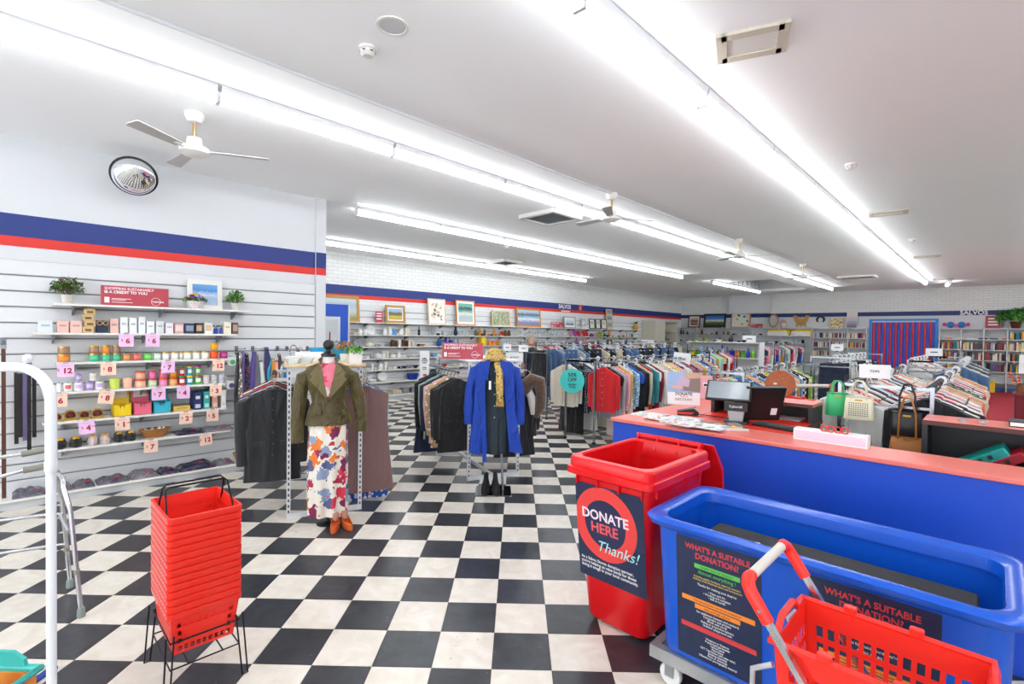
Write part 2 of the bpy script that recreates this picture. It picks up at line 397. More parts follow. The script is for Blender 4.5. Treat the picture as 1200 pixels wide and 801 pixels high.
# red carpet in the book corner
rc=struct(MB().rbox(-1.1,1.1,14.5,FY-.06,.0005,.012,.05).build('floor_carpet',pbr('red_carpet','#a82434',.9,bump=.6,scale=160,var=.15)))

# ---- fluorescent battens: one fitting every 1.5 m in each row
BATM=pbr('batten_enamel','#dcdde0',.4,var=.02); TUBE=emis('lit_diffuser',(.94,.98,1),TUBE_E)
def batten():
    t=thing('fluorescent_batten','','light')
    MB().prism([(-.06,0),(.06,0),(.05,-.05),(-.05,-.05)],-.735,.735,Rx(-PI/2)@Rz(PI)).build('batten_body',BATM,t)
    prof=[(.036*math.cos(a),-.093+.03*math.sin(a)) for a in [math.radians(70+i*320/12) for i in range(13)]]
    MB().box(-.012,.012,-.735,.735,-.07,-.045).build('spine',BATM,t)
    MB().loft([[(x,y,z) for x,z in prof] for y in(-.736,.736)]).build('diffuser',TUBE,t,smooth=40)
    for s in(-1,1): MB().box(-.038,.038,s*.742-.006,s*.742+.006,-.125,-.05).build('end_cap',BATM,t)
    return t
b0=batten(); first=True
rows=[(-4.22,-1.9,21.6,'row over the basket and mannequin aisle'),(-1.60,-.9,21.3,'row running above the sales counter'),(-6.72,3.55,15.3,'row starting beside the left wall pilaster'),(-9.55,4.1,14.5,'row nearest the crockery shelves'),(-6.6,15.95,21.5,'row passing the skylight shaft'),(1.3,-1.9,21.3,'added fill-light row over the counter staff side'),(4.2,-1.9,21.3,'added fill-light row nearest the right-hand wall')]  # last two rows are added out of view to brighten the right side
for x,y0,y1,d in rows:
    k=int((y1-y0)/1.5)
    for i in range(k):
        ordn=['last','second-last','third-last','fourth-last','fifth-last','sixth-last','seventh-last','eighth-last','ninth-last','tenth-last','eleventh-last','twelfth-last','thirteenth-last','fourteenth-last','fifteenth-last'][k-1-i]
        o=b0 if first else copy_tree(b0); first=False
        o.location=(x,y0+.75+i*1.5,CEIL); tag(o,ordn+' lit batten before the far wall, '+d,'light','battens in the '+d)
o=copy_tree(b0); o.location=(-1.1,20.6,CEIL); o.rotation_euler.z=.15; tag(o,'lone lit fluorescent batten near the brick far wall','light')
o.scale=(1,.5,1)
tag(MB().cyl((-3.56,-2,CEIL-.015),(-3.56,19.5,CEIL-.015),.014,n=8).build('electrical_conduit',BATM),'thin white electrical conduit running along the ceiling','conduit')
# ---- ceiling fans
FANW=pbr('fan_enamel','#e4e2dc',.35,var=.02); FBL=pbr('fan_blade','#b9b7b3',.45,var=.04); BRASS=pbr('brass_rod','#c2a06a',.35,.7)
def fan(rot):
    t=thing('ceiling_fan','','fan')
    MB().lathe([(.075,0),(.075,-.03),(.05,-.075),(.02,-.08)],18).build('canopy',FANW,t,smooth=35)
    MB().cyl((0,0,-.08),(0,0,-.24),.013,n=10).build('rod',BRASS,t,smooth=40)
    MB().lathe([(.03,-.2),(.055,-.21),(.06,-.27),(.11,-.29),(.115,-.335),(.07,-.36),(.03,-.365)],22).build('motor',FANW,t,smooth=35)
    for i in range(3):
        a=rot+i*2*PI/3; M=Rz(a)
        MB().box(.1,.2,-.02,.02,-.318,-.312,M).build('blade_iron',FANW,t)
        MB().prism([(.15,-.04),(.56,-.06),(.575,-.03),(.575,.05),(.56,.06),(.15,.04)],-.004,.004,M@Tr(0,0,-.312)@Rx(.18)).build('blade',FBL,t)
    return t
for (px,py,rot,d) in ((228,133,1.12,'white three-blade ceiling fan with brass rod beside the convex mirror'),(717,227,1.0,'white ceiling fan on the conduit next to the square air vent'),(866,280,.5,'white ceiling fan on the conduit between the air vent and the skylight'),(941,309,.3,'white ceiling fan at the end of the conduit by the far wall')):
    p=PZ(px,py,CEIL); f=fan(rot); f.location=(p.x,p.y,CEIL); tag(f,d,'fan')
# ---- vents, detectors, exhaust grilles
def grille(p,sx,sy,lab,n=7):
    t=thing('air_vent',lab,'vent',(p.x,p.y,CEIL))
    b=MB(); 
    for s in(-1,1): b.box(-sx,sx,s*sy-.035,s*sy+.035,-.055,0); b.box(s*sx-.035,s*sx+.035,-sy,sy,-.055,0)
    b.build('frame',FANW,t); MB().box(-sx,sx,-sy,sy,-.004,-.001).build('backing',pbr('vent_dark','#5b6066',.6),t)
    for i in range(n):
        y=-sy+.06+(2*sy-.12)*i/(n-1); MB().box(-sx+.03,sx-.03,-.03,.03,-.003,.003,Tr(0,y,-.02)@Rx(.7)).build('louvre',pbr('vent_grey','#9aa0a6',.4),t)
    return t
grille(PZ(645,253,CEIL),.33,.33,'square white ceiling air vent with grey louvres beside a light row',9)
grille(PZ(592,306,CEIL),.3,.3,'small square grey ceiling vent above the crockery shelves',5)
grille(Vector((-2.95,17.5,0)),.42,.3,'pale ceiling vent in front of the far wall by the skylight',5)
for i,(px,py,d) in enumerate(((881,49,'beige framed exhaust grille above the counter, the biggest in its row'),(1041,249,'small beige exhaust grille halfway along the ceiling'),(1086,300,'small beige exhaust grille towards the bookshelves'),(1105,326,'small beige exhaust grille right by the lone batten'))):
    p=PZ(px,py,CEIL); t=thing('exhaust_grille',d,'vent',(p.x,p.y,CEIL),.35 if i==0 else .15)
    sx,sy=(.17,.13) if i==0 else (.2,.11)
    b=MB()
    for s in(-1,1): b.box(-sx,sx,s*sy-.03,s*sy+.03,-.02,0); b.box(s*sx-.03,s*sx+.03,-sy-.03,sy+.03,-.02,0)
    b.build('frame',pbr('beige_plastic','#cfc6b6',.5),t); MB().box(-sx,sx,-sy,sy,-.012,-.002).build('panel',FANW,t)
for px,py,d in ((431,56,'round white smoke detector beside the flush ceiling speaker'),(997,192,'round white smoke detector above the counter side of the shop'),(1069,280,'tiny white smoke detector near the far exhaust grilles'),(593,288,'tiny white smoke detector between two light rows')):
    p=PZ(px,py,CEIL); t=thing('smoke_detector',d,'detector',(p.x,p.y,CEIL))
    MB().lathe([(.055,0),(.055,-.015),(.045,-.02)],18).build('base',FANW,t,smooth=35); MB().lathe([(.045,-.02),(.047,-.04),(.03,-.055),(.012,-.056)],18).build('sensor_head',FANW,t,smooth=35)
    for k in range(6): MB().cbox((.046,0,-.032),(.006,.018,.006),Rz(k*PI/3)).build('slot',DARKM,t)
p=PZ(460,30,CEIL); t=thing('ceiling_speaker','flush round white ceiling speaker next to a smoke detector','speaker',(p.x,p.y,CEIL))
MB().lathe([(.095,0),(.095,-.006),(.08,-.008),(.078,-.004)],24).build('ring',FANW,t,smooth=35); MB().lathe([(.078,-.001),(.078,-.005)],24).build('mesh_cover',pbr('speaker_mesh','#d0d0d0',.6,bump=.5,scale=300),t)
# ---- convex mirror
t=thing('convex_mirror','black-rimmed convex security mirror high on the left wall','mirror',(-6.28,.885,3.235)); 
aim=Matrix(((0,0,1),(1,0,0),(0,1,0))).to_4x4()   # local z -> +x
M=Rz(-.25)@Ry(.62)@aim
prof=[(.188*math.sin(a),.34*(math.cos(a*.9)-math.cos(.9*PI/2)) *.36) for a in [PI/2*(1-i/10) for i in range(11)]]
MB().lathe([(r,z) for r,z in prof],32,M=M).build('dome',pbr('mirror_glass','#eef2f4',.02,1,var=0),t,smooth=60)
MB().tube([M@Vector((.193*math.cos(2*PI*k/40),.193*math.sin(2*PI*k/40),.0)) for k in range(40)],.010,8,closed=True).build('rim',BLACKP,t,smooth=60)
MB().lathe([(.188,-.002),(.15,-.04),(.05,-.06)],24,M=M).build('back_shell',BLACKP,t,smooth=60)
MB().tube([M@Vector((0,0,-.05)),(-.35,0,.05),(-.46,0,.05)],.015,8).build('bracket',DARKM,t)
# ================================================================== LEFT SLATWALL SHELVES
SHX=LWX+.0285      # face of the slats
BRK=pbr('bracket_grey','#8d9298',.4,.7)
def shelf(y0,y1,z,d,label,n=3,x=SHX,mat=None):
    t=thing('wall_shelf',label,'shelf',(x,0,0))
    MB().box(.0,d,y0,y1,z-.02,z).build('board',mat or TRIMW,t)
    for i in range(n):
        y=y0+.15+(y1-y0-.3)*i/max(1,n-1)
        MB().prism([(0,0),(d*.75,0),(d*.75,-.02),(.03,-.09),(0,-.09)],-.006,.006,Tr(0,y,z-.021)@Rx(PI/2)).build('bracket',BRK,t)
    return t
SZ=[1.925,1.64,1.35,1.06,.772,.503]
def ends(a,b,z): return PX(a[0],a[1],LWX+.3).y,PX(b[0],b[1],LWX+.3).y
LS=[((63,353),(295,365),'with two plants and the red credit sign'),((38,389),(278,392),'with perfume and gift boxes'),((66,424),(268,422),'with jar candles'),((50,459),(265,450),'with candles, tins and mugs'),((50,494),(266,478),'with gift sets and display boxes'),((50,525),(270,505),'with slippers and a wicker tray')]
LD=.272
for (a,b_,d),z in zip(LS,SZ):
    y0,y1=ends(a,b_,z); shelf(y0,y1,z,LD,'white slatwall shelf '+d)
# low plinth shelf
t=thing('wall_shelf','low white plinth shelf along the foot of the slatwall with packed clothes','shelf',(SHX,0,0)); 
MB().rbox(0,.33,-.9,2.35,.075,.095,.02).build('board',TRIMW,t); MB().box(.02,.27,-.9,2.35,0,.075).build('plinth',WHITE,t)
def ly(px,z,x=LWX+.17):     # y on the plane x for a thing standing at height z
    py=400
    for _ in range(3):
        p=PX(px,py,x); k=depth(p); py=400.5+ (CH-z)*FPX/k - 10 + ROLL*(px-600)
    p=PX(px,py,x); return p.y, depth(p)/FPX
def slot(px0,px1,z,x=LWX+.17):
    (a,m),(b,_)=ly(px0,z,x),ly(px1,z,x); return (a+b)/2, abs(b-a), m
# ---- things on the shelves -----------------------------------------------------------
def giftbox(px0,px1,h,col,z,label,name='gift_box',deep=None,face=None,x=LWX+.2):
    y,wd,m=slot(px0,px1,z,x); wd*=.94; d=deep or min(wd,.1); H=h*m
    o=thing(name,label,'box',(x,y,z))
    MB().rbox(-d/2,d/2,-wd/2,wd/2,0.0005,H,.003).build('carton',CARD,o,color=col)
    if face: MB().box(d/2,d/2+.0012,-wd*.38,wd*.38,H*.25,H*.8).build('printed_panel',CARD,o,color=face)
    else: MB().box(d/2,d/2+.0012,-wd*.3,wd*.3,H*.52,H*.66).build('printed_panel',CARD,o,color=[c*.6 for c in col])
    return o
W_=srgb('#eceff0'); PK=srgb('#efc0b4'); NV=srgb('#26304c'); KR=srgb('#d2b27c'); CRM=srgb('#ece3cb'); BRN=srgb('#6b5348')
z=SZ[1]
for a,b_,h,c,lab,f in [(44,62,14,srgb('#dfe6ea'),'pale ice-blue square gift box on the perfume shelf',None),(66,80.5,14,PK,'pink gift box beside the ice-blue box',None),(81.5,96,14,PK,'pink gift box beside the stack of kraft boxes',None),(112,127,14.5,NV,'navy gift box with two gold circles','gold'),(128,138.5,16.5,PK,'tall narrow pink box next to the navy one',None),(140,149.5,18.5,W_,'tall white box next to the tall pink box',None),(151,160,18,W_,'tall white box with a purple edge, middle of three tall ones',None),(161.5,170,19,W_,'tallest white box on the perfume shelf',None),(171,180.5,14,W_,'small white box beside the tallest white box',None),(182,191.5,14.5,srgb('#dfe0e2'),'pale grey box with a diagonal ribbon',None),(193,202.5,12.5,srgb('#ece4ea'),'pale lilac-white box beside the pink floral one',None),(203.5,214.5,12,srgb('#d9a9a4'),'pink floral perfume box',srgb('#e8d4cf')),(215,227,12,srgb('#2b3b55'),'dark blue perfume box with pale lettering',srgb('#8d9ab0')),(228,237,12.5,srgb('#2a2a30'),'black perfume box with a peach emblem',srgb('#c99f7c')),(238.5,248.5,13,W_,'white perfume box with a tan band',srgb('#dcbf94')),(261,270,13.5,CRM,'cream perfume box beside the brown one',None),(271,278.5,13.5,BRN,'brown perfume box with a round emblem at the shelf end',srgb('#b49c8c'))]:
    o=giftbox(a,b_,h,c,z,lab,face=f if isinstance(f,tuple) else None)
    if f=='gold':
        y,wd,m=slot(a,b_,z,LWX+.2)
        for s in(-1,1): MB().tube([Vector((.0525,s*.024+.02*math.cos(q*PI/8),.1+.02*math.sin(q*PI/8))) for q in range(16)],.004,6,closed=True).build('gold_ring',GILT,o)
y,wd,m=slot(96.5,111,z,LWX+.2)
for k in range(4):
    o=thing('kraft_box','small gold kraft box, %s of the stack of four'%['lowest','second','third','topmost'][k],'box',(LWX+.2,y+(.008 if k%2 else -.006),z+k*.0605+.0005))
    MB().rbox(-.05,.05,-wd*.46,wd*.46,0,.056,.004).build('carton',CARD,o,color=KR); MB().box(.05,.0512,-wd*.25,wd*.25,.016,.038).build('printed_panel',CARD,o,color=srgb('#6d5430')); MB().tube([(.03,-.03,.056),(.045,0,.06),(.03,.03,.056)],.004,6).build('raffia_tie',PINE,o)
for a,b_,lab in ((249,255,'blue glass perfume bottle with a silver cap'),(256,260,'slim dark blue perfume bottle')):
    y,wd,m=slot(a,b_,z); o=thing('perfume_bottle',lab,'bottle',(LWX+.2,y,z)); r=wd*.42
    MB().lathe([(r*.9,.0005),(r,.01),(r,.06),(r*.4,.07),(r*.4,.075)],14).build('bottle_body',PLAST,o,smooth=35,color=srgb('#2346a8')); MB().lathe([(r*.45,.075),(r*.45,.1),(r*.3,.102)],12).build('cap',CHROME,o,smooth=35)
# ---- candles
GOLD=pbr('gold_tin','#c9a44a',.3,.8)
def jar(px0,px1,h,col,z,label,lid=None,lvl=0,lab=(.9,.86,.78),x=LWX+.19,name='jar_candle',zz=None,mat=None):
    y,wd,m=slot(px0,px1,z,x); r=wd*.47; H=h*m
    o=thing(name,label,'candle',(x,y,(z+.0005) if zz is None else zz))
    MB().lathe([(r*.92,0),(r,.006),(r,H*.85),(r*.95,H*.86)],18).build('jar',mat or CERAM,o,smooth=35,color=col)
    lm=lid if lid is not None else None
    if lid=='gold': MB().lathe([(r*1.02,H*.84),(r*1.02,H),(r*.8,H*1.01)],18).build('lid',GOLD,o,smooth=35)
    elif lid=='none': MB().lathe([(r*.9,H*.80),(r*.9,H*.868)],18).build('wax',CERAM,o,color=[min(1,c*1.1) for c in col]); MB().cyl((0,0,H*.86),(0,0,H*.98),.003,n=5).build('wick',BLACKP,o)
    elif lid: MB().lathe([(r*1.02,H*.82),(r*1.02,H),(r*.85,H*1.02)],18).build('lid',CERAM,o,smooth=35,color=lid)
    b=MB(); n=5; a0=-.75; R=r+.0008
    b.loft([[Vector((R*math.cos(a0+k*1.5/n),R*math.sin(a0+k*1.5/n),H*q)) for k in range(n+1)] for q in(.25,.65)],cap=False,close=False).build('paper_label',CARD,o,color=lab)
    return o,H
z=SZ[2]
O_=srgb('#e58a3a'); B2=srgb('#a8806c'); G_=srgb('#4fbf94'); 
def stack(a,b_,h,c1,c2,l1,l2,z,lid='gold',lid2=None,lab1=None,lab2=None):
    o,H=jar(a,b_,h,c1,z,l1,lid,lab=lab1 or [min(1,q*1.15) for q in c1])
    jar(a+.6,b_-.6,h,c2,z,l2,lid2 or lid,lab=lab2 or [min(1,q*1.15) for q in c2],zz=z+H*1.02+.0015)
stack(66.5,83,9,O_,B2,'orange gold-lidded candle under the mauve-brown one at the shelf end','mauve-brown gold-lidded candle on the orange one at the shelf end',z)
stack(103,117,9,G_,B2,'mint candle under the first mauve-brown candle','mauve-brown candle on a mint one, away from the orange candle',z)
stack(118,130,9,G_,O_,'mint candle under the orange candle','orange gold-lidded candle on a mint one',z)
stack(131,142,9,G_,B2,'mint candle next to the amber candle','mauve-brown candle on the mint one beside the amber candle',z)
for a,b_,c,l in [(142.5,153.5,srgb('#d08a4a'),'amber'),(154.5,166,srgb('#d86a5a'),'coral red'),(167,178,srgb('#6ac85a'),'bright green'),(179,188.5,srgb('#d3e0cc'),'pale sage'),(189.5,198.5,srgb('#e6e6dc'),'ivory'),(199.5,209,srgb('#eceade'),'ivory'),(210,214,srgb('#e4e2d4'),'ivory'),(214.5,224,srgb('#eae8dc'),'ivory'),(225,234,srgb('#eceae0'),'ivory'),(235,244.5,srgb('#e8e6da'),'ivory'),(257,267,srgb('#b23a80'),'magenta')]:
    o,_=jar(a,b_,9,c,z,{'ivory':'ivory gold-lidded candle in the pale row'}.get(l,l+' jar candle in the single row on the candle shelf'),'gold' if l=='ivory' else 'none',lab=[min(1,q*1.2+.05) for q in c])
    if l=='ivory': o['group']='ivory candles in the candle row'
stack(245.5,256,9.5,srgb('#e5581c'),srgb('#f0a818'),'deep orange candle beside the magenta one','yellow candle standing on the deep orange candle',z,lid='none')
z=SZ[3]; LIL=srgb('#b59ad6'); CORL=srgb('#e8705c')
wl_=(.9,.9,.88)
for a,b_,c,lb,l in [(66,72.5,wl_,(.9,.88,.86),'plain white candle at the near end of the tin shelf'),(74,85,wl_,CORL,'white candle with a coral label'),(86,98,wl_,srgb('#d8b4e4'),'white candle with a lilac label under the lilac one'),(99,110,LIL,srgb('#dcc8ee'),'lilac candle between two lilac-labelled white candles'),(111,122,wl_,srgb('#d8b4e4'),'white candle with a lilac label beside the yellow tumbler')]:
    jar(a,b_,11,c,z,l,'none',lab=lb)
y_=[slot(87,97,z),slot(104,115,z)]
jar(87.5,96.5,9.5,LIL,z,'small lilac candle on top of the lilac-labelled white one','none',lab=srgb('#dcc8ee'),zz=z+11*y_[0][2]*.99+.001)
jar(104.5,114.5,9.5,wl_,z,'small white candle with a peach label stacked on the row','none',lab=srgb('#f0d8c8'),zz=z+11*y_[1][2]*.99+.001)
def tumbler(a,b_,c,l):
    y,wd,m=slot(a,b_,z); r=wd*.47; o=thing('glass_tumbler_candle',l,'candle',(LWX+.19,y,z+.0005))
    MB().lathe([(r*.8,0),(r*.85,.01),(r,.105),(r*.94,.105),(r*.78,.014)],18).build('tumbler',CERAM,o,smooth=35,color=[min(1,q*1.25+.1) for q in c]); MB().lathe([(r*.86,.05),(r*.92,.075)],18).build('wax',CERAM,o,color=c)
tumbler(127,141,srgb('#b9c832'),'yellow-green glass tumbler candle'); tumbler(142.5,155.5,srgb('#e8a48c'),'peach glass tumbler candle')
OR=srgb('#d4561e')
for (a,b_),(c1,n1),(c2,n2) in zip([(157,171.5),(173,184),(185.5,196.5),(197.5,208)],[(srgb('#eab8a0'),'peach'),(srgb('#c8d8b8'),'pale green'),(srgb('#f08ab4'),'pink'),(srgb('#e8b070'),'honey')],[(srgb('#e8ab94'),'peach'),(srgb('#ee6fae'),'pink'),(srgb('#ee7a9c'),'rose'),(srgb('#f09a20'),'orange')]):
    stack(a,b_,9.2,c1,c2,'%s tin candle with an orange lid, lower row under a %s one'%(n1,n2),'%s tin candle with an orange lid, upper row over a %s one'%(n2,n1),z,lid=OR)
for (a,b_),c,ld,n in zip([(208.5,217),(218,226.5),(227.5,236)],[srgb('#d81f2a'),srgb('#2aa7b8'),srgb('#4fc02a')],[srgb('#2f9a52'),srgb('#f0c020'),srgb('#d0268c')],['red tub candle with a green lid','teal tub candle with a yellow lid','lime tub candle with a magenta lid']):
    stack(a,b_,10.5,c,c,n+', lower of two',n+', upper of two',z,lid=ld,lab1=(.85,.85,.85),lab2=(.85,.85,.85))
MUG=[blotch('pink_floral_glaze',[srgb('#d88aa0'),srgb('#c04a6a'),srgb('#7a9a6a')],60,(.88,.86,.84),.2),blotch('dark_floral_glaze',[srgb('#3a3a44'),srgb('#6a7a5a'),srgb('#8a8a94')],60,(.88,.87,.85),.2),blotch('violet_floral_glaze',[srgb('#6a5a9a'),srgb('#9a7ab0'),srgb('#4a6a8a')],60,(.88,.87,.88),.2)]
for (a,b_),mm,n in zip([(237,244.5),(246,253.5),(255,262)],MUG,['pink','dark','violet']):
    y,wd,m=slot(a,b_,z); r=wd*.48; o=thing('floral_mug','white mug with a %s floral print at the shelf end'%n,'mug',(LWX+.2,y,z+.0005))
    MB().lathe([(r*.85,0),(r,.01),(r,.1),(r*.92,.1),(r*.9,.02),(.002,.015)],18).build('cup',mm,o,smooth=40)
    MB().tube([(0,r*.95,.075),(0,r+.03,.07),(0,r+.032,.04),(0,r*.95,.03)],.006,6).build('handle',mm,o,smooth=60)
# ---- gift sets, display boxes
z=SZ[4]
for a,b_,l in [(60,73,'partly behind the rail'),(74,90,'beside the black divider'),(91.5,105,'with red fruit, before the last one'),(106,120.5,'nearest the yellow display box')]:
    y,wd,m=slot(a,b_,z); r=wd*.49; o=thing('round_gift_tin','gold round-topped gift pack '+l,'gift pack',(LWX+.2,y,z))
    Mx=Tr(0,0,r*.82+.0005)@Ry(PI/2)
    pts=[(r*math.cos(q*PI/12),r*math.sin(q*PI/12)) for q in range(24)]
    MB().lathe([(r*.98,-.03),(r,-.025),(r,.025),(r*.98,.03)],24,M=Tr(0,0,r+.0005)@Ry(PI/2)).build('carton',GOLD,o,smooth=35)
    MB().lathe([(r*.78,.0301),(r*.74,.033)],24,M=Tr(0,0,r+.0005)@Ry(PI/2)).build('window_panel',blotch('fruit_print_%d'%a,[srgb('#6a1a20'),srgb('#b02a30'),srgb('#2a1a1a'),srgb('#d0622a')],30,srgb('#3a1a1c'),.3),o)
    MB().box(.02,.05,-r*.95,r*.95,0.0005,r*.5).build('front_band',GOLD,o)
def display(a,b_,col,l,lidz):
    y,wd,m=slot(a,b_,z,LWX+.22); h=.13; o=thing('display_box',l,'box',(LWX+.2,y,z+.0005)); wd*=.95; d=.1
    b=MB(); b.box(-d,d*.6,-wd/2,wd/2,0,.004).box(-d,-d+.004,-wd/2,wd/2,0,h).box(-d,d*.6,-wd/2,-wd/2+.004,0,h).box(-d,d*.6,wd/2-.004,wd/2,0,h)
    b.prism([(-wd/2,0),(wd/2,0),(wd/2,h*.9),(wd*.18,h*.9),(wd*.14,h*.62),(-wd*.14,h*.62),(-wd*.18,h*.9),(-wd/2,h*.9)],-.004,0,Tr(d*.6,0,0)@Rz(PI/2)@Rx(PI/2)).build('tray',CARD,o,color=col)
    MB().box(-.003,0,-wd/2,wd/2,0,.155,Tr(-d,0,h)@Ry(-.12)).build('lid',CARD,o,color=[q*.85 for q in col])
    MB().box(.0005,.002,-wd*.38,wd*.38,.045,.13,Tr(-d,0,h)@Ry(-.12)).build('lid_print',CARD,o,color=(.75,.7,.66))
    n=5
    for k in range(n): MB().rbox(-d+.02,d*.4,-wd*.42+k*wd*.84/n+.002,-wd*.42+(k+1)*wd*.84/n-.002,.005,.1,.003).build('packet',CARD,o,color=[min(1,q*1.1+.05) for q in col])
display(131.5,154,srgb('#f2cc10'),'yellow open display box with a printed lid','');display(155.5,177.5,srgb('#ea6a84'),'pink open display box with a printed lid','');display(178.5,200,srgb('#38b4cc'),'turquoise open display box with a printed lid','')
o=giftbox(201.5,222,6,srgb('#dcb45a'),z,'low gold packet box beside the turquoise display box','packet_box',deep=.12)
for a,b_,c,l in [(224.5,234.5,srgb('#273068'),'navy'),(236,243.5,srgb('#2fb0a8'),'teal'),(246,253,srgb('#d8987c'),'peach'),(256.5,262.5,srgb('#e8e6e4'),'white')]:
    y,wd,m=slot(a,b_,z); o=thing('box_file','tall %s box with a window at the end of the shelf'%l,'box',(LWX+.18,y,z+.0005)); H=20*m
    MB().rbox(-.12,.08,-wd*.46,wd*.46,0,H,.003).build('carton',CARD,o,color=c); MB().box(.08,.0812,-wd*.25,wd*.25,H*.62,H*.8).build('printed_panel',CARD,o,color=(.8,.8,.78)); MB().box(.08,.0812,-wd*.3,wd*.3,H*.1,H*.32).build('window_panel',CARD,o,color=(.6,.62,.68))
# ---- slippers, basket, packs
z=SZ[5]
def slipper(a,b_,c_sole,c_top,l,grp):
    y,wd,m=slot(a,b_,z); o=thing('novelty_slipper',l,'slipper',(LWX+.17,y,z+.0005),group=grp); w_=wd*.47
    def ring(s,hw,zz): return [Vector((s*.12*math.cos(q*PI/8)+.0,hw*math.sin(q*PI/8),zz)) for q in range(16)]
    MB().loft([ring(.95,w_*.9,0),ring(1,w_,.012),ring(1,w_,.03),ring(.95,w_*.9,.035)]).build('sole',FAB,o,smooth=50,color=c_sole)
    MB().loft([[Vector((.02+.1*math.cos(q*PI/8)*s,w_*s*math.sin(q*PI/8),zz)) for q in range(16)] for s,zz in ((.98,.036),(.96,.06),(.75,.085),(.3,.098))]).build('upper',FAB,o,smooth=60,color=c_sole)
    MB().lathe([(w_*.55,0),(w_*.5,.008),(.002,.012)],14,M=Tr(.07,0,.088)@Ry(.55)).build('badge',FAB,o,smooth=50,color=c_top)
for a,b_,i in [(60,78.5,0),(80,97,0),(101,114.5,1),(115,130,1),(132,144.5,2),(145.5,159.5,2)]:
    slipper(a,b_,[srgb('#1c1c20'),srgb('#d8c4c4'),srgb('#1c1c20')][i],[srgb('#f0b41c'),srgb('#f4a81c'),srgb('#f4b41c')][i],['black slipper with a yellow badge by the rail','pink and white slipper with an egg-yellow badge','black slipper with a yellow badge beside the wicker tray'][i],['slippers by the rail','pink slippers','slippers by the wicker tray'][i])
def wicker(px0,px1,z,x,label,h,fill,n=14):
    y,wd,m=slot(px0,px1,z,x); o=thing('wicker_basket',label,'basket',(x,y,z+.0005)); a=wd/2
    def ring(s,zz,e=.55): return [Vector((a*e*s*math.cos(q*PI/12),a*s*math.sin(q*PI/12),zz)) for q in range(24)]
    b=MB(); b.loft([ring(.6,0),ring(.78,h*.4),ring(1,h),ring(.95,h),ring(.73,h*.4),ring(.55,.012)]); b.build('bowl',WICK,o,smooth=50)
    for k in range(3): MB().tube(ring(.66+.13*k+.02,h*(.15+.33*k)),.006,6,closed=True).build('cane_band',WICK,o,smooth=60)
    MB().tube(ring(.98,h+.004),.009,6,closed=True).build('rim',WICK,o,smooth=60)
    r2=random.Random(px0); spots=[]
    for _ in range(600):
        q=r2.random()*2*PI; s=r2.random()**.5*.66; v=Vector((a*.55*s*math.cos(q),a*s*math.sin(q)))
        if len(spots)<n and all((v-u).length>.041 for u,_q,_s in spots): spots.append((v,q,s))
    for k,(v,q,s) in enumerate(spots):
        c=fill[k%len(fill)]; e=link('soap_bag',MB().loft([[Vector((.03*math.cos(j*PI/4)*s2,.03*math.sin(j*PI/4)*s2,zz)) for j in range(8)] for s2,zz in((.6,0),(1,.02),(.8,.045),(.25,.055),(.45,.07))]).mesh('soap_bag',CARD,smooth=60),color=c)
        e.location=(x+a*.55*s*math.cos(q),y+a*s*math.sin(q),z+h*.5+.012); e.rotation_euler=(0,0,q); e.scale=(.68,.68,.85)
        tag(e,'small filled sachet in the '+' '.join(label.split()[:3]),'sachet','sachets in the '+label.split(',')[0])
wicker(163,199.5,z,LWX+.19,'oval wicker tray on the slipper shelf',.085,[srgb('#e8eef0'),srgb('#9cc8d4'),srgb('#f4f4f2')],16)
wicker(273,296,.095,LWX+.21,'round wicker basket at the end of the low plinth',.1,[srgb('#a8402c'),srgb('#e4e4e0'),srgb('#5a7a4a'),srgb('#803020')],9)
PACKS=[blotch('packed_tartan',[srgb('#26304a'),srgb('#a83240'),srgb('#8a8e98'),srgb('#3c4458')],40,srgb('#5a606c'),.15),blotch('packed_navy',[srgb('#1c2438'),srgb('#2a3450'),srgb('#404a60'),srgb('#a02a36')],30,srgb('#26304a'),.12),blotch('packed_grey',[srgb('#8a8c92'),srgb('#5a5e66'),srgb('#b4b6ba'),srgb('#b05058')],36,srgb('#70747c'),.15)]
def pack(px0,px1,z,x,h,mi,label,tilt=0):
    y,wd,m=slot(px0,px1,z,x); r2=random.Random(int(px0*7)); n=7; o=thing('clothing_pack',label,'clothes pack',(x,y,z+.0005),tilt)
    b=MB(); nx,ny=6,8; rings=[]
    top=[[Vector((-.13+.26*i/nx+r2.uniform(-.006,.006),-wd/2+wd*j/ny,h*(1-.8*abs(2*i/nx-1)**4)*(1-.85*abs(2*j/ny-1)**4)*r2.uniform(.45,1.15)*.72+.004)) for j in range(ny+1)] for i in range(nx+1)]
    bot=[[Vector((-.13+.26*i/nx,-wd/2+wd*j/ny,0)) for j in range(ny+1)] for i in range(nx+1)]
    vs=[p for r in top for p in r]+[p for r in bot for p in r]; N=(nx+1)*(ny+1); fs=[]
    for i in range(nx):
        for j in range(ny):
            a=i*(ny+1)+j; fs.append((a,a+1,a+ny+2,a+ny+1)); fs.append((N+a,N+a+ny+1,N+a+ny+2,N+a+1))
    bd=[i*(ny+1) for i in range(nx+1)]; bd2=[i*(ny+1)+ny for i in range(nx+1)]
    for i in range(nx): fs.append((bd[i],bd[i+1],N+bd[i+1],N+bd[i])); fs.append((bd2[i],N+bd2[i],N+bd2[i+1],bd2[i+1]))
    for j in range(ny): fs.append((j,N+j,N+j+1,j+1)); a=nx*(ny+1)+j; fs.append((a,a+1,N+a+1,N+a))
    b.add(vs,fs).build('folded_garment',PACKS[mi],o,smooth=70)
    MB().cbox((.06,wd*.12,h*.62+.006),(.05,.05,.003),).build('swing_ticket',CARD,o,color=srgb('#c02838'))
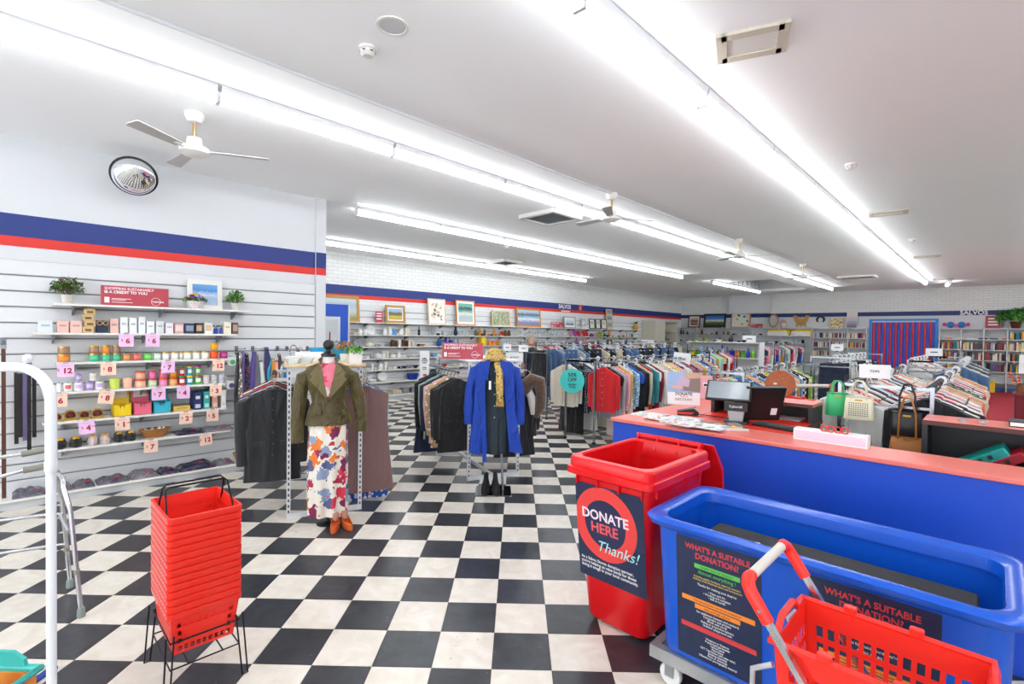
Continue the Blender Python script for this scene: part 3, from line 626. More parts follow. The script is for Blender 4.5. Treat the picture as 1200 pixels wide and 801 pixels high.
pack(205,236,SZ[5],LWX+.17,.06,1,'flat navy garment pack on the slipper shelf beside the tray'); pack(237,272,SZ[5],LWX+.17,.06,2,'flat grey garment pack at the end of the slipper shelf')
for k,(a,b_,h,mi,l) in enumerate([(14,54,.08,0,'tartan garment pack on the low plinth, under the belts'),(56,84,.08,2,'grey garment pack on the low plinth behind the walking frame'),(85,110,.07,0,'small tartan garment pack on the low plinth beside the grey one'),(112,150,.07,0,'tartan garment pack on the low plinth, below the striped slippers'),(151,184,.09,2,'grey patterned garment pack on the low plinth, below the wicker tray'),(185,206,.07,1,'small navy garment pack with a red ticket on the low plinth'),(207,250,.1,1,'big navy garment pack on the low plinth'),(251,272,.06,2,'grey garment pack beside the round wicker basket')]):
    pack(a,b_,.095,LWX+.18,h,mi,l)
# ---- price cards clipped to shelf edges
def price(px,py,zs,val,lil,what,tilt=0,cents=''):
    p=PX(px,py,SHX+LD+.006); o=thing('price_card','%s price card reading $%s on the shelf edge %s'%('lilac' if lil else 'peach',val,what),'price tag',(SHX+LD+.004,p.y,zs-.005))
    col=srgb('#f2c8ee') if lil else srgb('#fbd6bf')
    o.rotation_euler=(tilt,0,0)
    MB().box(0,.0015,-.062,.062,-.135,-.0).build('card',CARD,o,color=col)
    text(val,.07,TXC,o,FACE((.0018,.012,-.078),PI/2),depth=.0004,bold=.003); text('$',.035,TXC,o,FACE((.0018,-.035 if len(val)<2 else -.052,-.068),PI/2),depth=.0004)
    if cents: text(cents,.022,TXC,o,FACE((.0018,.048,-.064),PI/2),depth=.0004)
    MB().box(.0015,.0019,-.03,.03,-.03,-.022).build('heading_line',CARD,o,color=srgb('#e6a8b8'))
    MB().box(-.004,.003,-.02,.02,-.008,.012).build('clip',GLASS,o)
for a in [(148,397,SZ[1],'6',1,'under the tall white boxes'),(179,397,SZ[1],'6',1,'under the grey ribbon box'),(77,431,SZ[2],'12',1,'under the orange candle pair'),(127,431,SZ[2],'8',0,'under the mint candles'),(197,430,SZ[2],'7',1,'under the ivory candles'),(256,426,SZ[2],'12',0,'under the deep orange candle'),(69,467,SZ[3],'6',0,'beside the white rail'),(126,464,SZ[3],'8',0,'below the tumbler candles',-.15),(186,462,SZ[3],'7',1,'below the orange-lidded tins'),(215,458,SZ[3],'4',1,'below the green-lidded tubs'),(253,456,SZ[3],'3',0,'below the mugs'),(101,498,SZ[4],'4',1,'below the gold gift packs',.08,'00'),(143,490,SZ[4],'1',0,'below the yellow display box',.05,'00'),(218,488,SZ[4],'2',0,'below the low gold packet box',0,'00'),(249,485,SZ[4],'5',0,'below the peach box'),(177,523,SZ[5],'7',0,'below the wicker tray',0),(241,516,SZ[5],'12',0,'below the grey garment pack',.06)]:
    price(*a)
# ---- top shelf: plants, sign, picture
LEAF=oc('leaf',.5,bump=0)
def foliage(o,c,rx,rz,n,cols,ls=.03,seed=1,name='foliage'):
    r2=random.Random(seed)
    for gi,col in enumerate(cols):
        b=MB()
        for k in range(n//len(cols)):
            v=Vector((r2.gauss(0,1),r2.gauss(0,1),abs(r2.gauss(0,1))*1.1-.2)).normalized(); rr=r2.random()**.4
            p=Vector(c)+Vector((v.x*rx*rr,v.y*rx*rr,v.z*rz*rr))
            M=Tr(p)@Rz(r2.random()*6.28)@Rx(r2.uniform(-1,1)); s=ls*r2.uniform(.7,1.3)
            b.add([M@Vector(q) for q in((0,-s,0),(s*.45,-.1*s,.12*s),(0,s,0),(-s*.45,-.1*s,.12*s))],[(0,1,2,3)])
        q=b.build(name,LEAF,o,color=col); q['kind']='stuff'
def pot_plant(px0,px1,z,x,label,potcol,rx,rz,cols,seed,ph=.09,ls=.025):
    y,wd,m=slot(px0,px1,z,x); r=wd/2; o=thing('potted_plant',label,'plant',(x,y,z+.0005))
    MB().lathe([(r*.75,0),(r*.95,ph*.9),(r,ph),(r*.88,ph),(r*.85,ph*.85),(.003,ph*.84)],18).build('pot',CERAM,o,smooth=35,color=potcol)
    b=MB(); r2=random.Random(seed)
    for k in range(10): a=k*.63; b.tube([(r*.3*math.cos(a),r*.3*math.sin(a),ph*.8),(rx*.6*math.cos(a),rx*.6*math.sin(a),ph+rz*.7)],.003,5)
    b.build('stems',LEAF,o,color=srgb('#4a6a30'))
    foliage(o,(0,0,ph+rz*.35),rx,rz,380,cols,ls,seed)
z=SZ[0]
pot_plant(70.5,86.5,z,LWX+.17,'potted plant with purple-tinged green leaves beside the red credit sign',srgb('#d8cfc4'),.14,.13,[srgb('#4e7a2c'),srgb('#6a9a3a'),srgb('#3a5a24'),srgb('#7a4a5a')],3)
pot_plant(270,281.5,z,LWX+.17,'small spiky green potted plant beside the blue picture',srgb('#d6d2cc'),.1,.12,[srgb('#5a9a2c'),srgb('#84b83a'),srgb('#3f7024')],5,.085,.02)
y,wd,m=slot(217.5,236.5,z); o=thing('flower_pot','floral china bowl of violet and yellow artificial flowers before the picture','plant',(LWX+.235,y,z+.0005)); r=wd/2
MB().lathe([(r*.6,0),(r*.9,.03),(r,.085),(r*.92,.085),(.003,.06)],20).build('bowl',MUG[0],o,smooth=40)
r2=random.Random(4)
for k in range(22):
    a=r2.random()*6.28; s=r2.random()**.5*.105; c=[srgb('#6a4ab0'),srgb('#8a6ad0'),srgb('#7a2a40'),srgb('#f0d84a'),srgb('#f0c8b0')][k%5]
    MB().lathe([(.004,0),(.022,.008),(.024,.014),(.014,.012),(.005,.016)],9,M=Tr(s*math.cos(a),s*math.sin(a),.09+.06*(1-(s/.11)**2)+r2.uniform(0,.015))@Rz(a)@Ry(s*7)).build('flower',LEAF,o,color=c)
foliage(o,(0,0,.085),.12,.06,120,[srgb('#4a7a2c'),srgb('#6aa03a')],.022,6)
def credit_sign(y,x,z,wd,h,rz,label,grp=None):
    o=thing('credit_sign',label,'sign',(x,y,z),rz,grp)
    MB().box(-wd/2,wd/2,-.003,.003,0,h).build('board',pbr('sign_crimson','#b8404e',.45,var=.02),o)
    s=h/.2
    text('SHOPPING SUSTAINABLY',.036*s,TXP,o,FACE((-wd*.45,-.0035,h*.86)),'LEFT',bold=.0008*s); text('IS A CREDIT TO YOU',.037*s,TXW,o,FACE((-wd*.45,-.0035,h*.68)),'LEFT',bold=.0012*s)
    MB().box(-wd*.45,-wd*.38,-.0045,-.003,h*.14,h*.42).build('white_square',PAPER,o)
    for q,l in ((.36,.28),(.30,.2),(.18,.3)): MB().box(-wd*.35,-wd*.35+wd*l,-.004,-.003,h*q-.004*s,h*q+.002*s).build('small_print',TXP,o)
    cx=wd*.3; MB().tube([(cx+.04*s*math.cos(k*PI/12),-.004,h*.28+.04*s*math.sin(k*PI/12)) for k in range(24)],.0018*s,5,closed=True).build('ring_mark',TXW,o)
    text('FullCircle',.026*s,TXW,o,FACE((cx+.02*s,-.006,h*.27)),bold=.0006*s)
    return o
y,wd,m=slot(118,197.5,z,LWX+.2); credit_sign(y,LWX+.2,z+.0005,wd,.205,PI/2,'crimson credit sign standing on the top slatwall shelf')
def picture(name,label,c,wd,h,rz,tilt,fm,art,fw=.03,mount=0,ft=.025):
    """c: middle of the bottom edge, faces local -y turned by rz"""
    o=thing(name,label,'picture',c,rz); M=Rx(-tilt)
    for i,(x0,x1,z0,z1) in enumerate(((-wd/2,wd/2,0,fw),(-wd/2,wd/2,h-fw,h),(-wd/2,-wd/2+fw,fw,h-fw),(wd/2-fw,wd/2,fw,h-fw))):
        MB().box(x0,x1,-ft,0,z0,z1,M).build('frame_rail',fm,o)
    if mount: MB().box(-wd/2+fw,wd/2-fw,-ft*.5,-.002,fw,h-fw,M).build('mount',PAPER,o)
    q=fw+mount; MB().box(-wd/2+q,wd/2-q,-ft*.5-.001,-.001,q,h-q,M).build('canvas',art,o)
    return o
def artmat(name,bands,blob=None,scale=3):
    """horizontal bands of colour from bottom to top (object z), broken up with noise: flat printed picture"""
    m,nt,b=newmat(name); N=nt.nodes; L=nt.links
    tc=N.new('ShaderNodeTexCoord'); n=N.new('ShaderNodeTexNoise'); n.inputs['Scale'].default_value=scale*4; n.inputs['Detail'].default_value=5; L.new(tc.outputs['Generated'],n.inputs['Vector'])
    sx=N.new('ShaderNodeSeparateXYZ'); L.new(tc.outputs['Generated'],sx.inputs[0])
    a=N.new('ShaderNodeMath'); a.operation='MULTIPLY_ADD'; a.inputs[1].default_value=.35; L.new(n.outputs['Fac'],a.inputs[0]); L.new(sx.outputs['Z'],a.inputs[2])
    s=N.new('ShaderNodeMath'); s.operation='SUBTRACT'; s.inputs[1].default_value=.175; L.new(a.outputs[0],s.inputs[0])
    r=N.new('ShaderNodeValToRGB'); e=r.color_ramp.elements
    for i,(p,c) in enumerate(bands):
        el=e[i] if i<2 else e.new(p); el.position=p; el.color=(*srgb(c),1)
    L.new(s.outputs[0],r.inputs['Fac']); L.new(r.outputs['Color'],b.inputs['Base Color']); b.inputs['Roughness'].default_value=.35
    return m
y,wd,m=slot(218.5,259,z,LWX+.06)
picture('picture_frame','white-framed picture of blue shutters and a bicycle on the top slatwall shelf',(LWX+.09,y,z+.0005),wd,.34,PI/2,.06,TRIMW,artmat('blue_shutter_print',[(0,'#b8c8dc'),(.35,'#9ab8dc'),(.5,'#c8d6e4'),(.7,'#3a86d0'),(.9,'#5aa0dc')]),.05)
# ---- belts on pegs (left), scarves and bags on pegs (right)
def peg(y,z,L,label,x=SHX):
    o=thing('display_peg',label,'hook',(x,y,z),group='pegs on the slatwall'); MB().box(0,.004,-.02,.02,-.03,.03).build('plate',CHROME,o); MB().tube([(0,0,0),(L,0,-.0),(L+.01,0,.02)],.005,6).build('rod',CHROME,o); return o
def belt(px,y0,y1,col,label,x,wd=.03):
    a=PX(px,y0,x); b_=PX(px,y1,x); o=thing('leather_belt',label,'belt',(x,a.y,a.z)); L=a.z-b_.z
    b=MB(); n=8
    b.loft([[Vector((.004*math.sin(i*.9)+s*.002,t*wd/2,-L*i/n)) for s,t in((-1,-1),(1,-1),(1,1),(-1,1))] for i in range(n+1)]).build('strap',pbr('leather_'+col[1:],col,.4,var=.15),o)
    MB().box(-.006,.006,-wd*.7,wd*.7,-.035,.0).build('buckle',STEEL,o)
    for k in range(4): MB().cbox((.004,0,-L+.05+k*.03),(.004,.006,.006)).build('hole',BLACKP,o)
for px,y0,y1,c,l in [(4,404,590,'#5a3424','wide dark brown belt hanging next to the rail end'),(19,432,520,'#2a1c18','dark brown belt, first in the cluster of belts'),(24,433,512,'#18181c','black belt beside the purple one'),(29,433,516,'#6a5a86','thin purple belt between black ones'),(34,433,530,'#141416','black belt beside the purple belt, hanging lowest'),(40,431,512,'#101014','black belt with a tan tag at the cluster end')]:
    belt(px,y0,y1,c,l,LWX+.12 if px>10 else LWX+.2)
for px in (4,22,34): p=PX(px,430 if px>10 else 402,SHX); peg(p.y,p.z+.015,.13 if px>10 else .2,'chrome peg holding belts on the slatwall')
# ================================================================== FOREGROUND
RTf=Vector((RT.x,RT.y,0)).normalized()
# ---- white tubular garment rail (near left)
WTUBE=pbr('white_powder_coat','#e6e8ee',.3,var=.02)
t=thing('garment_rail','empty white tubular garment rail with rounded corners, beside the walking frame','rail',(-2.04,.086,0))
L=-1.15*RTf; Hh=1.575
arc=[(-RTf)*(.1-.1*math.cos(a))+Vector((0,0,Hh-.1+.1*math.sin(a))) for a in [i*PI/12 for i in range(7)]]
arc2=[L+RTf*(.1-.1*math.cos(a))+Vector((0,0,Hh-.1+.1*math.sin(a))) for a in [PI/2-i*PI/12 for i in range(7)]]
MB().tube([Vector((0,0,1.28))]+arc+arc2+[L+Vector((0,0,1.28))],.0145,14).build('top_tube',WTUBE,t,smooth=50)
for o_ in (Vector((0,0,0)),L):
    MB().tube([o_+Vector((0,0,.05)),o_+Vector((0,0,1.27))],.0125,14).build('post',WTUBE,t,smooth=50)
    MB().lathe([(.0125,1.255),(.0165,1.262),(.0165,1.285),(.0145,1.295)],14,c=tuple(o_)).build('collar',WTUBE,t,smooth=40)
    n=Vector((-RTf.y,RTf.x,0)); MB().tube([o_+n*-.24+Vector((0,0,.05)),o_+n*.24+Vector((0,0,.05))],.0165,10).build('foot_bar',WTUBE,t,smooth=50)
    for s in (-1,1): MB().lathe([(.018,0),(.02,.01),(.02,.03),(.017,.034)],12,c=tuple(o_+n*.22*s)).build('rubber_foot',BLACKP,t)
    q=o_+(-RTf*.07 if o_.length<.1 else RTf*.07); MB().lathe([(.006,Hh+.014),(.012,Hh+.022),(.013,Hh+.032),(.006,Hh+.04)],10,c=(q.x,q.y,0)).build('finial',WTUBE,t,smooth=50)
# ---- walking frame
t=thing('walking_frame','folded-open aluminium walking frame with grey hand grips by the slatwall','walker',(0,0,0)); ALU=pbr('polished_aluminium','#d3d5da',.25,1,var=.03); GRIP=pbr('grey_grip','#8a887e',.6)
fr=[Vector((-3.79,.287,0)),Vector((-4.27,.269,0))]; wv=Vector((-.1,-.56,0))
for side in (0,1):
    o1,o2=[p+wv*side for p in fr]; tl=Vector((0,-.07 if side==0 else .07,0))
    tp=[o1+Vector((0,0,.03)),o1+tl*.6+Vector((-.07,0,.62)),o1+tl+Vector((-.1,0,.76)),o1+tl+Vector((-.14,0,.8)),o2+tl+Vector((.12,0,.8)),o2+tl+Vector((.07,0,.76)),o2+tl*.6+Vector((.05,0,.62)),o2+Vector((0,0,.03))]
    MB().tube(tp,.0125,12).build('side_frame',ALU,t,smooth=50)
    for p in (o1,o2):
        MB().lathe([(.02,0),(.021,.008),(.018,.05),(.015,.055)],14,c=tuple(p)).build('rubber_tip',pbr('grey_rubber','#8c9692',.7),t,smooth=40)
        MB().cyl(p+Vector((0,0,.25))+tl*.25+Vector((-.028 if p is o1 else .02,0,0)),p+Vector((0,0,.275))+tl*.25+Vector((-.03 if p is o1 else .021,0,0)),.0155,n=12).build('height_collar',GRIP,t)
    MB().cyl(o1+tl*.7+Vector((-.06,0,.5)),o2+tl*.7+Vector((.045,0,.5)),.011,n=10).build('side_rung',ALU,t,smooth=50)
for zz in (.5,.3):
    a=fr[1]+Vector((.03,-.03,zz)); MB().tube([a,a+Vector((.02,-.1,.02)),a+wv+Vector((.02,.1,.02)),a+wv],.011,10).build('cross_rung',ALU,t,smooth=50)
for side in (0,1):
    g0=PX(42 if side==0 else 38,528 if side==0 else 549,-4.0); 
p0=PX(25,532,-4.0); p1=PX(52,527,-4.0); 
MB().tube([p0+Vector((0,-.3,-.01)),p0,p1,p1+Vector((0,.03,-.02))],.0115,10).build('handle_tube',ALU,t,smooth=50); MB().cyl(p0,p1,.0175,n=12).build('hand_grip',GRIP,t,smooth=40)
p0=PX(27,551,-3.9); p1=PX(54,546,-3.9); 
MB().tube([p0+Vector((0,-.3,-.06)),p0,p1,p1+Vector((0,.03,-.02))],.0115,10).build('handle_tube',ALU,t,smooth=50); MB().cyl(p0,p1,.0175,n=12).build('hand_grip',GRIP,t,smooth=40)
# ---- toy tub and blue strap at the lower left
p=PZ(-22,812,.3); t=thing('toy_crate','orange wooden toy crate with a rounded turquoise rim on the floor','crate',(p.x-.12,p.y-.1,0)); TEAL=pbr('turquoise_plastic','#3fc0b8',.35); ORW=wood('orange_wood','#d07a2a','#e89a48')
Mt=Rz(.75)
for x0,x1,y0,y1 in((-.2,.2,-.16,-.145),(-.2,.2,.145,.16),(-.2,-.185,-.145,.145),(.185,.2,-.145,.145)): MB().box(x0,x1,y0,y1,0,.27,Mt).build('side_panel',ORW,t)
MB().box(-.185,.185,-.145,.145,0,.012,Mt).build('base',ORW,t)
MB().tube([Mt@Vector(q) for q in((-.21,-.165,.28),(.21,-.165,.28),(.21,.165,.28),(-.21,.165,.28))],.016,8,closed=True).build('rim',TEAL,t,smooth=50)
MB().prism([(-.16,.27),(.16,.27),(.15,.32),(.1,.35),(-.1,.35),(-.15,.32)],.15,.165,Mt@Rx(PI/2)@Tr(0,0,-.32)).build('end_board',TEAL,t)
p=PZ(43,797,.0); tag(MB().rbox(-.02,.02,-.09,.09,.0,.012,.004,M=Tr(p.x,p.y,0)@Rz(.75)).build('blue_strap',pbr('blue_tape','#1f3f9a',.5)),'short strip of blue strapping on the floor by the toy crate','strap')

# ---- shopping baskets
REDB=pbr('red_basket_plastic','#ef2b1d',.35,var=.03)
def lattice(b,P00,P10,P01,P11,us,vs,holes):
    """wall between two bottom and two top corners cut into cells; holes(i,j) says which cells are open"""
    P00,P10,P01,P11=map(Vector,(P00,P10,P01,P11))
    def at(u,v): return (P00*(1-u)+P10*u)*(1-v)+(P01*(1-u)+P11*u)*v
    nu,nv=len(us),len(vs); base=len(b.v); b.v+= [tuple(at(u,v)) for v in vs for u in us]
    for j in range(nv-1):
        for i in range(nu-1):
            if not holes(i,j): b.f.append((base+j*nu+i,base+j*nu+i+1,base+(j+1)*nu+i+1,base+(j+1)*nu+i)); b.m.append(b.mi)
def steps(n,edge,bar):
    """n holes across 0..1"""
    w_=(1-2*edge-(n-1)*bar)/n; s=[0]; x=edge
    for k in range(n): s+= [x,x+w_]; x+=w_+bar
    return s+[1]
def basket_shell(lx,ly_,h,tp=.1,thick=.003,name='shell',endslots=True,solid=None):
    b=MB(); a,c=lx/2,ly_/2; a2,c2=a*(1-tp)-.0,c*(1-tp)
    cs=[(-a2,-c2,0),(a2,-c2,0),(a2,c2,0),(-a2,c2,0)]; ct=[(-a,-c,h),(a,-c,h),(a,c,h),(-a,c,h)]
    for k in range(4):
        nx=12 if k%2==0 else 9
        us=steps(nx,.07,.03); vs=[0,.06,.2,.26,.40,.46,.60,.66,.78,1] 
        def hole(i,j,k=k,nx=nx):
            if not (i%2==1 and j in(1,3,5,7)): return False
            col=(i-1)//2
            if solid=='front' and j in (3,5) and 1<=col<nx-1: return False
            return True
        lattice(b,cs[k],cs[(k+1)%4],ct[k],ct[(k+1)%4],us,vs,hole)
    us=steps(8,.06,.04); lattice(b,cs[0],cs[1],cs[3],cs[2],us,us,lambda i,j:i%2==1 and j%2==1)
    me=b.mesh(name,REDB); return me
def rim_mesh(lx,ly_,h,z):
    b=MB(); 
    def rr(a,c,zz,r=.02): 
        p=[]
        for sx,sy,a0 in((1,1,0),(-1,1,90),(-1,-1,180),(1,-1,270)):
            for k in range(4): q=math.radians(a0+30*k); p.append(Vector((sx*(a-r)+r*math.cos(q),sy*(c-r)+r*math.sin(q),zz)))
        return p
    a,c=lx/2,ly_/2
    b.loft([rr(a*.985,c*.98,z-h),rr(a,c,z-h*.9),rr(a+.002,c+.002,z-.002),rr(a-.002,c-.002,z),rr(a-.009,c-.009,z),rr(a-.009,c-.009,z-h)],cap=False); b.loft([rr(a-.009,c-.009,z-h),rr(a*.985,c*.98,z-h)],cap=False)
    return b.mesh('rim',REDB,smooth=40)
BX,BY,BH=.40,.305,.205
shell=basket_shell(BX-.02,BY-.02,BH-.01,.14,solid='front'); rim=rim_mesh(BX,BY,.031,BH)
def solidify(o,th):
    m=o.modifiers.new('thickness','SOLIDIFY'); m.thickness=th; m.offset=0
nb=14; z0=.2; dz=.0335
tags_=['bottom','second','third','fourth','fifth','sixth','seventh','eighth','ninth','tenth','eleventh','twelfth','thirteenth','top']
def slots_mesh():
    b=MB()
    for s in(-1,1):
        for k in range(9):
            for q in (0,1): b.cbox((-.15+k*.0375+q*.012,s*(BY/2+.0012),BH-.009-q*.014),(.02,.0016,.007))
    return b.mesh('rim_slots',pbr('slot_pale_pink','#d8a8a0',.4))  # pale pink blocks stand for the openings in the rim
slm=slots_mesh()
for i in range(nb):
    o=thing('shopping_basket','red plastic shopping basket, %s%s of the stack on the wire stand'%(tags_[i],' from the bottom' if 0<i<13 else ''),'basket',(-2.82,.645,z0+i*dz),rnd.uniform(-.006,.006),'stacked red shopping baskets')
    sh=link('shell',shell,o); solidify(sh,.003)
    link('rim',rim,o); link('rim_slots',slm,o)
    if i==nb-1:
        for s in(-1,1):
            x=s*.03
            MB().tube([(s*.11,-BY/2+.012,BH-.05),(x+.0,-BY/2+.02,BH+.085),(x,-BY/2+.035,BH+.1),(x,BY/2-.035,BH+.1),(x,BY/2-.02,BH+.085),(s*.11,BY/2-.012,BH-.05)],.0045,8).build('wire_handle',DARKM,o,smooth=50)
t=thing('wire_stand','black wire stand holding the stack of red baskets','stand',(-2.82,.645,0))
a,c=BX/2-.01,BY/2-.01
MB().tube([(-a,-c,.27),(a,-c,.27),(a,c,.27),(-a,c,.27)],.0045,6,closed=True).build('top_ring',DARKM,t)
MB().tube([(-a,-c,.15),(a,-c,.15),(a,c,.15),(-a,c,.15)],.004,6,closed=True).build('lower_ring',DARKM,t)
for sx in(-1,1):
    for sy in(-1,1): MB().tube([(sx*a,sy*c-.015,.3),(sx*(a+.025),sy*(c+.02)-.012,.004),(sx*(a+.025),sy*(c+.02)+.012,.004),(sx*a,sy*c+.015,.3)],.0042,6).build('leg',DARKM,t)
for sy in(-.5,.5): MB().cyl((-a,sy*c,.15),(a,sy*c,.15),.0035,n=6).build('support_wire',DARKM,t)

# ---- wheelie bin
REDW=pbr('red_bin_plastic','#e01018',.3,var=.03)
def rrect(x0,x1,y0,y1,z,r,seg=5):
    p=[]
    for cx,cy,a0 in ((x1-r,y1-r,0),(x0+r,y1-r,90),(x0+r,y0+r,180),(x1-r,y0+r,270)):
        for k in range(seg+1): a=math.radians(a0+90*k/seg); p.append(Vector((cx+r*math.cos(a),cy+r*math.sin(a),z)))
    return p
BO=Vector((-1.515,2.40,0)); t=thing('wheelie_bin','open red wheelie bin with a navy donate-here poster on its front','bin',BO); t.scale=(1,1,1.055)
# local: x across, y towards the counter
MB().loft([rrect(-.185,.175,.03,.50,.02,.05),rrect(-.205,.195,.015,.53,.04,.06),rrect(-.245,.26,-.09,.61,.87,.06),rrect(-.23,.245,-.075,.6,.87,.06),rrect(-.19,.18,.03,.51,.06,.05)]).build('body',REDW,t,smooth=40)
MB().loft([rrect(-.235,.25,-.085,.605,.83,.06),rrect(-.275,.29,-.125,.63,.85,.05),rrect(-.275,.29,-.125,.63,.885,.05),rrect(-.262,.277,-.112,.625,.89,.05),rrect(-.262,.277,-.112,.625,.93,.05),rrect(-.255,.27,-.105,.62,.94,.05),rrect(-.228,.243,-.075,.597,.943,.08),rrect(-.222,.237,-.07,.592,.935,.08),rrect(-.222,.237,-.068,.59,.84,.07)],cap=False).build('rim',REDW,t,smooth=35)
for i in range(4): 
    x=-.2+.14*i; MB().box(x-.003,x+.003,-.105,-.085,.795,.86).build('rim_rib',REDW,t)
for i in range(4):
    y=-.02+.17*i; MB().box(.245,.268,y-.003,y+.003,.795,.86).build('rim_rib',REDW,t)
MB().cyl((-.235,.65,.955),(.215,.65,.955),.017,n=12).build('handle_bar',REDW,t,smooth=40)
for x in(-.225,-.08,.07,.205): MB().prism([(.58,.89),(.61,.94),(.64,.975),(.67,.96),(.65,.93),(.61,.88)],-.006,.006,Tr(x,0,0)@Rz(PI/2)@Rx(PI/2)).build('hinge_lug',REDW,t)
lid=MB().loft([[Vector((x,y,z)) for x,y,z in r] for r in ([(-.27,.68,.96),(.27,.68,.96),(.27,.70,.96),(-.27,.70,.96)],[(-.29,.77,.8),(.29,.77,.8),(.29,.80,.81),(-.29,.80,.81)],[(-.29,.82,.45),(.29,.82,.45),(.29,.85,.45),(-.29,.85,.45)],[(-.27,.79,.2),(.27,.79,.2),(.27,.82,.19),(-.27,.82,.19)])]).build('open_lid',REDW,t,smooth=30)
for s in(-1,1): MB().lathe([(.03,-.025),(.095,-.025),(.1,-.018),(.1,.018),(.095,.025),(.03,.025)],22,M=Tr(s*.2,.56,.1)@Ry(PI/2)).build('wheel',BLACKP,t,smooth=40)
MB().cyl((-.2,.56,.1),(.2,.56,.1),.012,n=8).build('axle',STEEL,t)
# poster follows the tapering front face
def front_y(z): return .015+(z-.04)/(.87-.04)*(-.105)
def PF(x,z,off=.002): return Vector((x,front_y(z)-off,z))
zt,zb=.80,.27; tiltf=math.atan(.105/.83)
FM=Tr(0,front_y(.535)-.003,.535)@Rx(PI/2+tiltf)       # text plane on the front face, origin at poster centre
ps=MB(); ps.box(-.222,.218,-.27,.27,0,.0012,FM).build('poster',NAVYP,t)
def disc(r0,r1,cx,cy,z0,z1,n=40,x0=-9,x1=9):
    b=MB(); ri=[]
    for k in range(n+1):
        a=2*PI*k/n; ri.append(a)
    def cl(x): return max(x0,min(x1,x))
    for k in range(n):
        q=[(cl(cx+r*math.cos(a)),cy+r*math.sin(a)) for r,a in((r0,ri[k]),(r1,ri[k]),(r1,ri[k+1]),(r0,ri[k+1]))]
        b.prism(q if r0>1e-6 else q[1:3]+[(cx,cy)],z0,z1)
    return b
d=disc(.135,.205,-.03,.06,.0013,.0016,x0=-.222); d.v=[tuple(FM@Vector(p)) for p in d.v]; d.build('red_ring',pbr('poster_red','#e8433e',.4),t)
d=disc(0,.135,-.03,.06,.0013,.0015); d.v=[tuple(FM@Vector(p)) for p in d.v]; d.build('navy_disc',pbr('poster_deep_navy','#242b50',.4),t)
text('DONATE',.075,TXP,t,FM@Tr(-.03,.10,.002),depth=.0003,bold=.0018); text('HERE',.078,pbr('poster_coral','#ef5a5a',.5,var=0),t,FM@Tr(-.035,.03,.002),depth=.0003,bold=.0015)
text('Thanks!',.085,TXT,t,FM@Tr(.04,-.07,.0025),depth=.0003,shear=.35)
text("As a Salvos Stores donation partner,\nyou're helping us raise funds for those\ndoing it tough in your local community.",.0235,TXW,t,FM@Tr(-.205,-.185,.002),'LEFT',depth=.0003,bold=.0003)

# ---- blue donation tub on a wheeled steel dolly
BLT=pbr('blue_tub_plastic','#0f56c8',.25,var=.03)
T0=Vector((-1.18,2.12,0)); t=thing('donation_tub','long blue plastic donation tub with navy posters on a wheeled dolly','tub',T0)
Lx=1.28; Wy=.66; RZ=.85
MB().loft([rrect(.06,Lx-.06,.1,Wy-.1,.19,.06),rrect(.05,Lx-.05,.095,Wy-.095,.21,.07),rrect(.03,Lx-.03,.045,Wy-.045,RZ-.03,.07),rrect(.045,Lx-.045,.06,Wy-.06,RZ-.03,.07),rrect(.07,Lx-.07,.11,Wy-.11,.23,.06)]).build('body',BLT,t,smooth=40)
MB().loft([rrect(.03,Lx-.03,.045,Wy-.045,RZ-.06,.07),rrect(.0,Lx-.0,.0,Wy-.0,RZ-.035,.08),rrect(-.012,Lx+.012,-.012,Wy+.012,RZ-.01,.09),rrect(-.005,Lx+.005,-.005,Wy+.005,RZ,.09),rrect(.03,Lx-.03,.03,Wy-.03,RZ+.003,.08),rrect(.055,Lx-.055,.065,Wy-.065,RZ-.012,.08),rrect(.06,Lx-.06,.072,Wy-.072,RZ-.06,.08)],cap=False).build('rolled_rim',BLT,t,smooth=50)
MB().rbox(.2,Lx-.12,.085,.40,.745,.757,.02,M=Tr(0,0,0)).build('inner_board',pbr('black_board','#0c0d12',.6),t)
for x in(.5,.86): MB().rbox(x-.09,x+.09,.2,.222,.757,.7575,.008).build('slot',BLACKP,t)
# dolly
for y0,y1 in((.08,.12),(Wy-.12,Wy-.08)): MB().box(-.0,Lx+.0,y0,y1,.125,.185).build('dolly_rail',pbr('galvanised_steel','#c2c4c4',.4,.8,var=.1),t)
for x0,x1 in((.0,.04),(Lx-.04,Lx)): MB().box(x0,x1,.12,Wy-.12,.125,.185).build('dolly_end',MATS['galvanised_steel'],t)
for x in(.09,Lx-.09):
    for y in(.13,Wy-.13):
        w_=link('castor',None,t,loc=(x,y,0)); MB().lathe([(.012,-.014),(.05,-.014),(.055,-.008),(.055,.008),(.05,.014),(.012,.014)],20,M=Tr(0,0,.056)@Rx(PI/2)).build('wheel',pbr('castor_white','#e4e4e2',.4),w_,smooth=40)
        MB().box(-.022,.022,-.024,-.017,.05,.125).box(-.022,.022,.017,.024,.05,.125).box(-.03,.03,-.03,.03,.115,.125).build('fork',STEEL,w_)
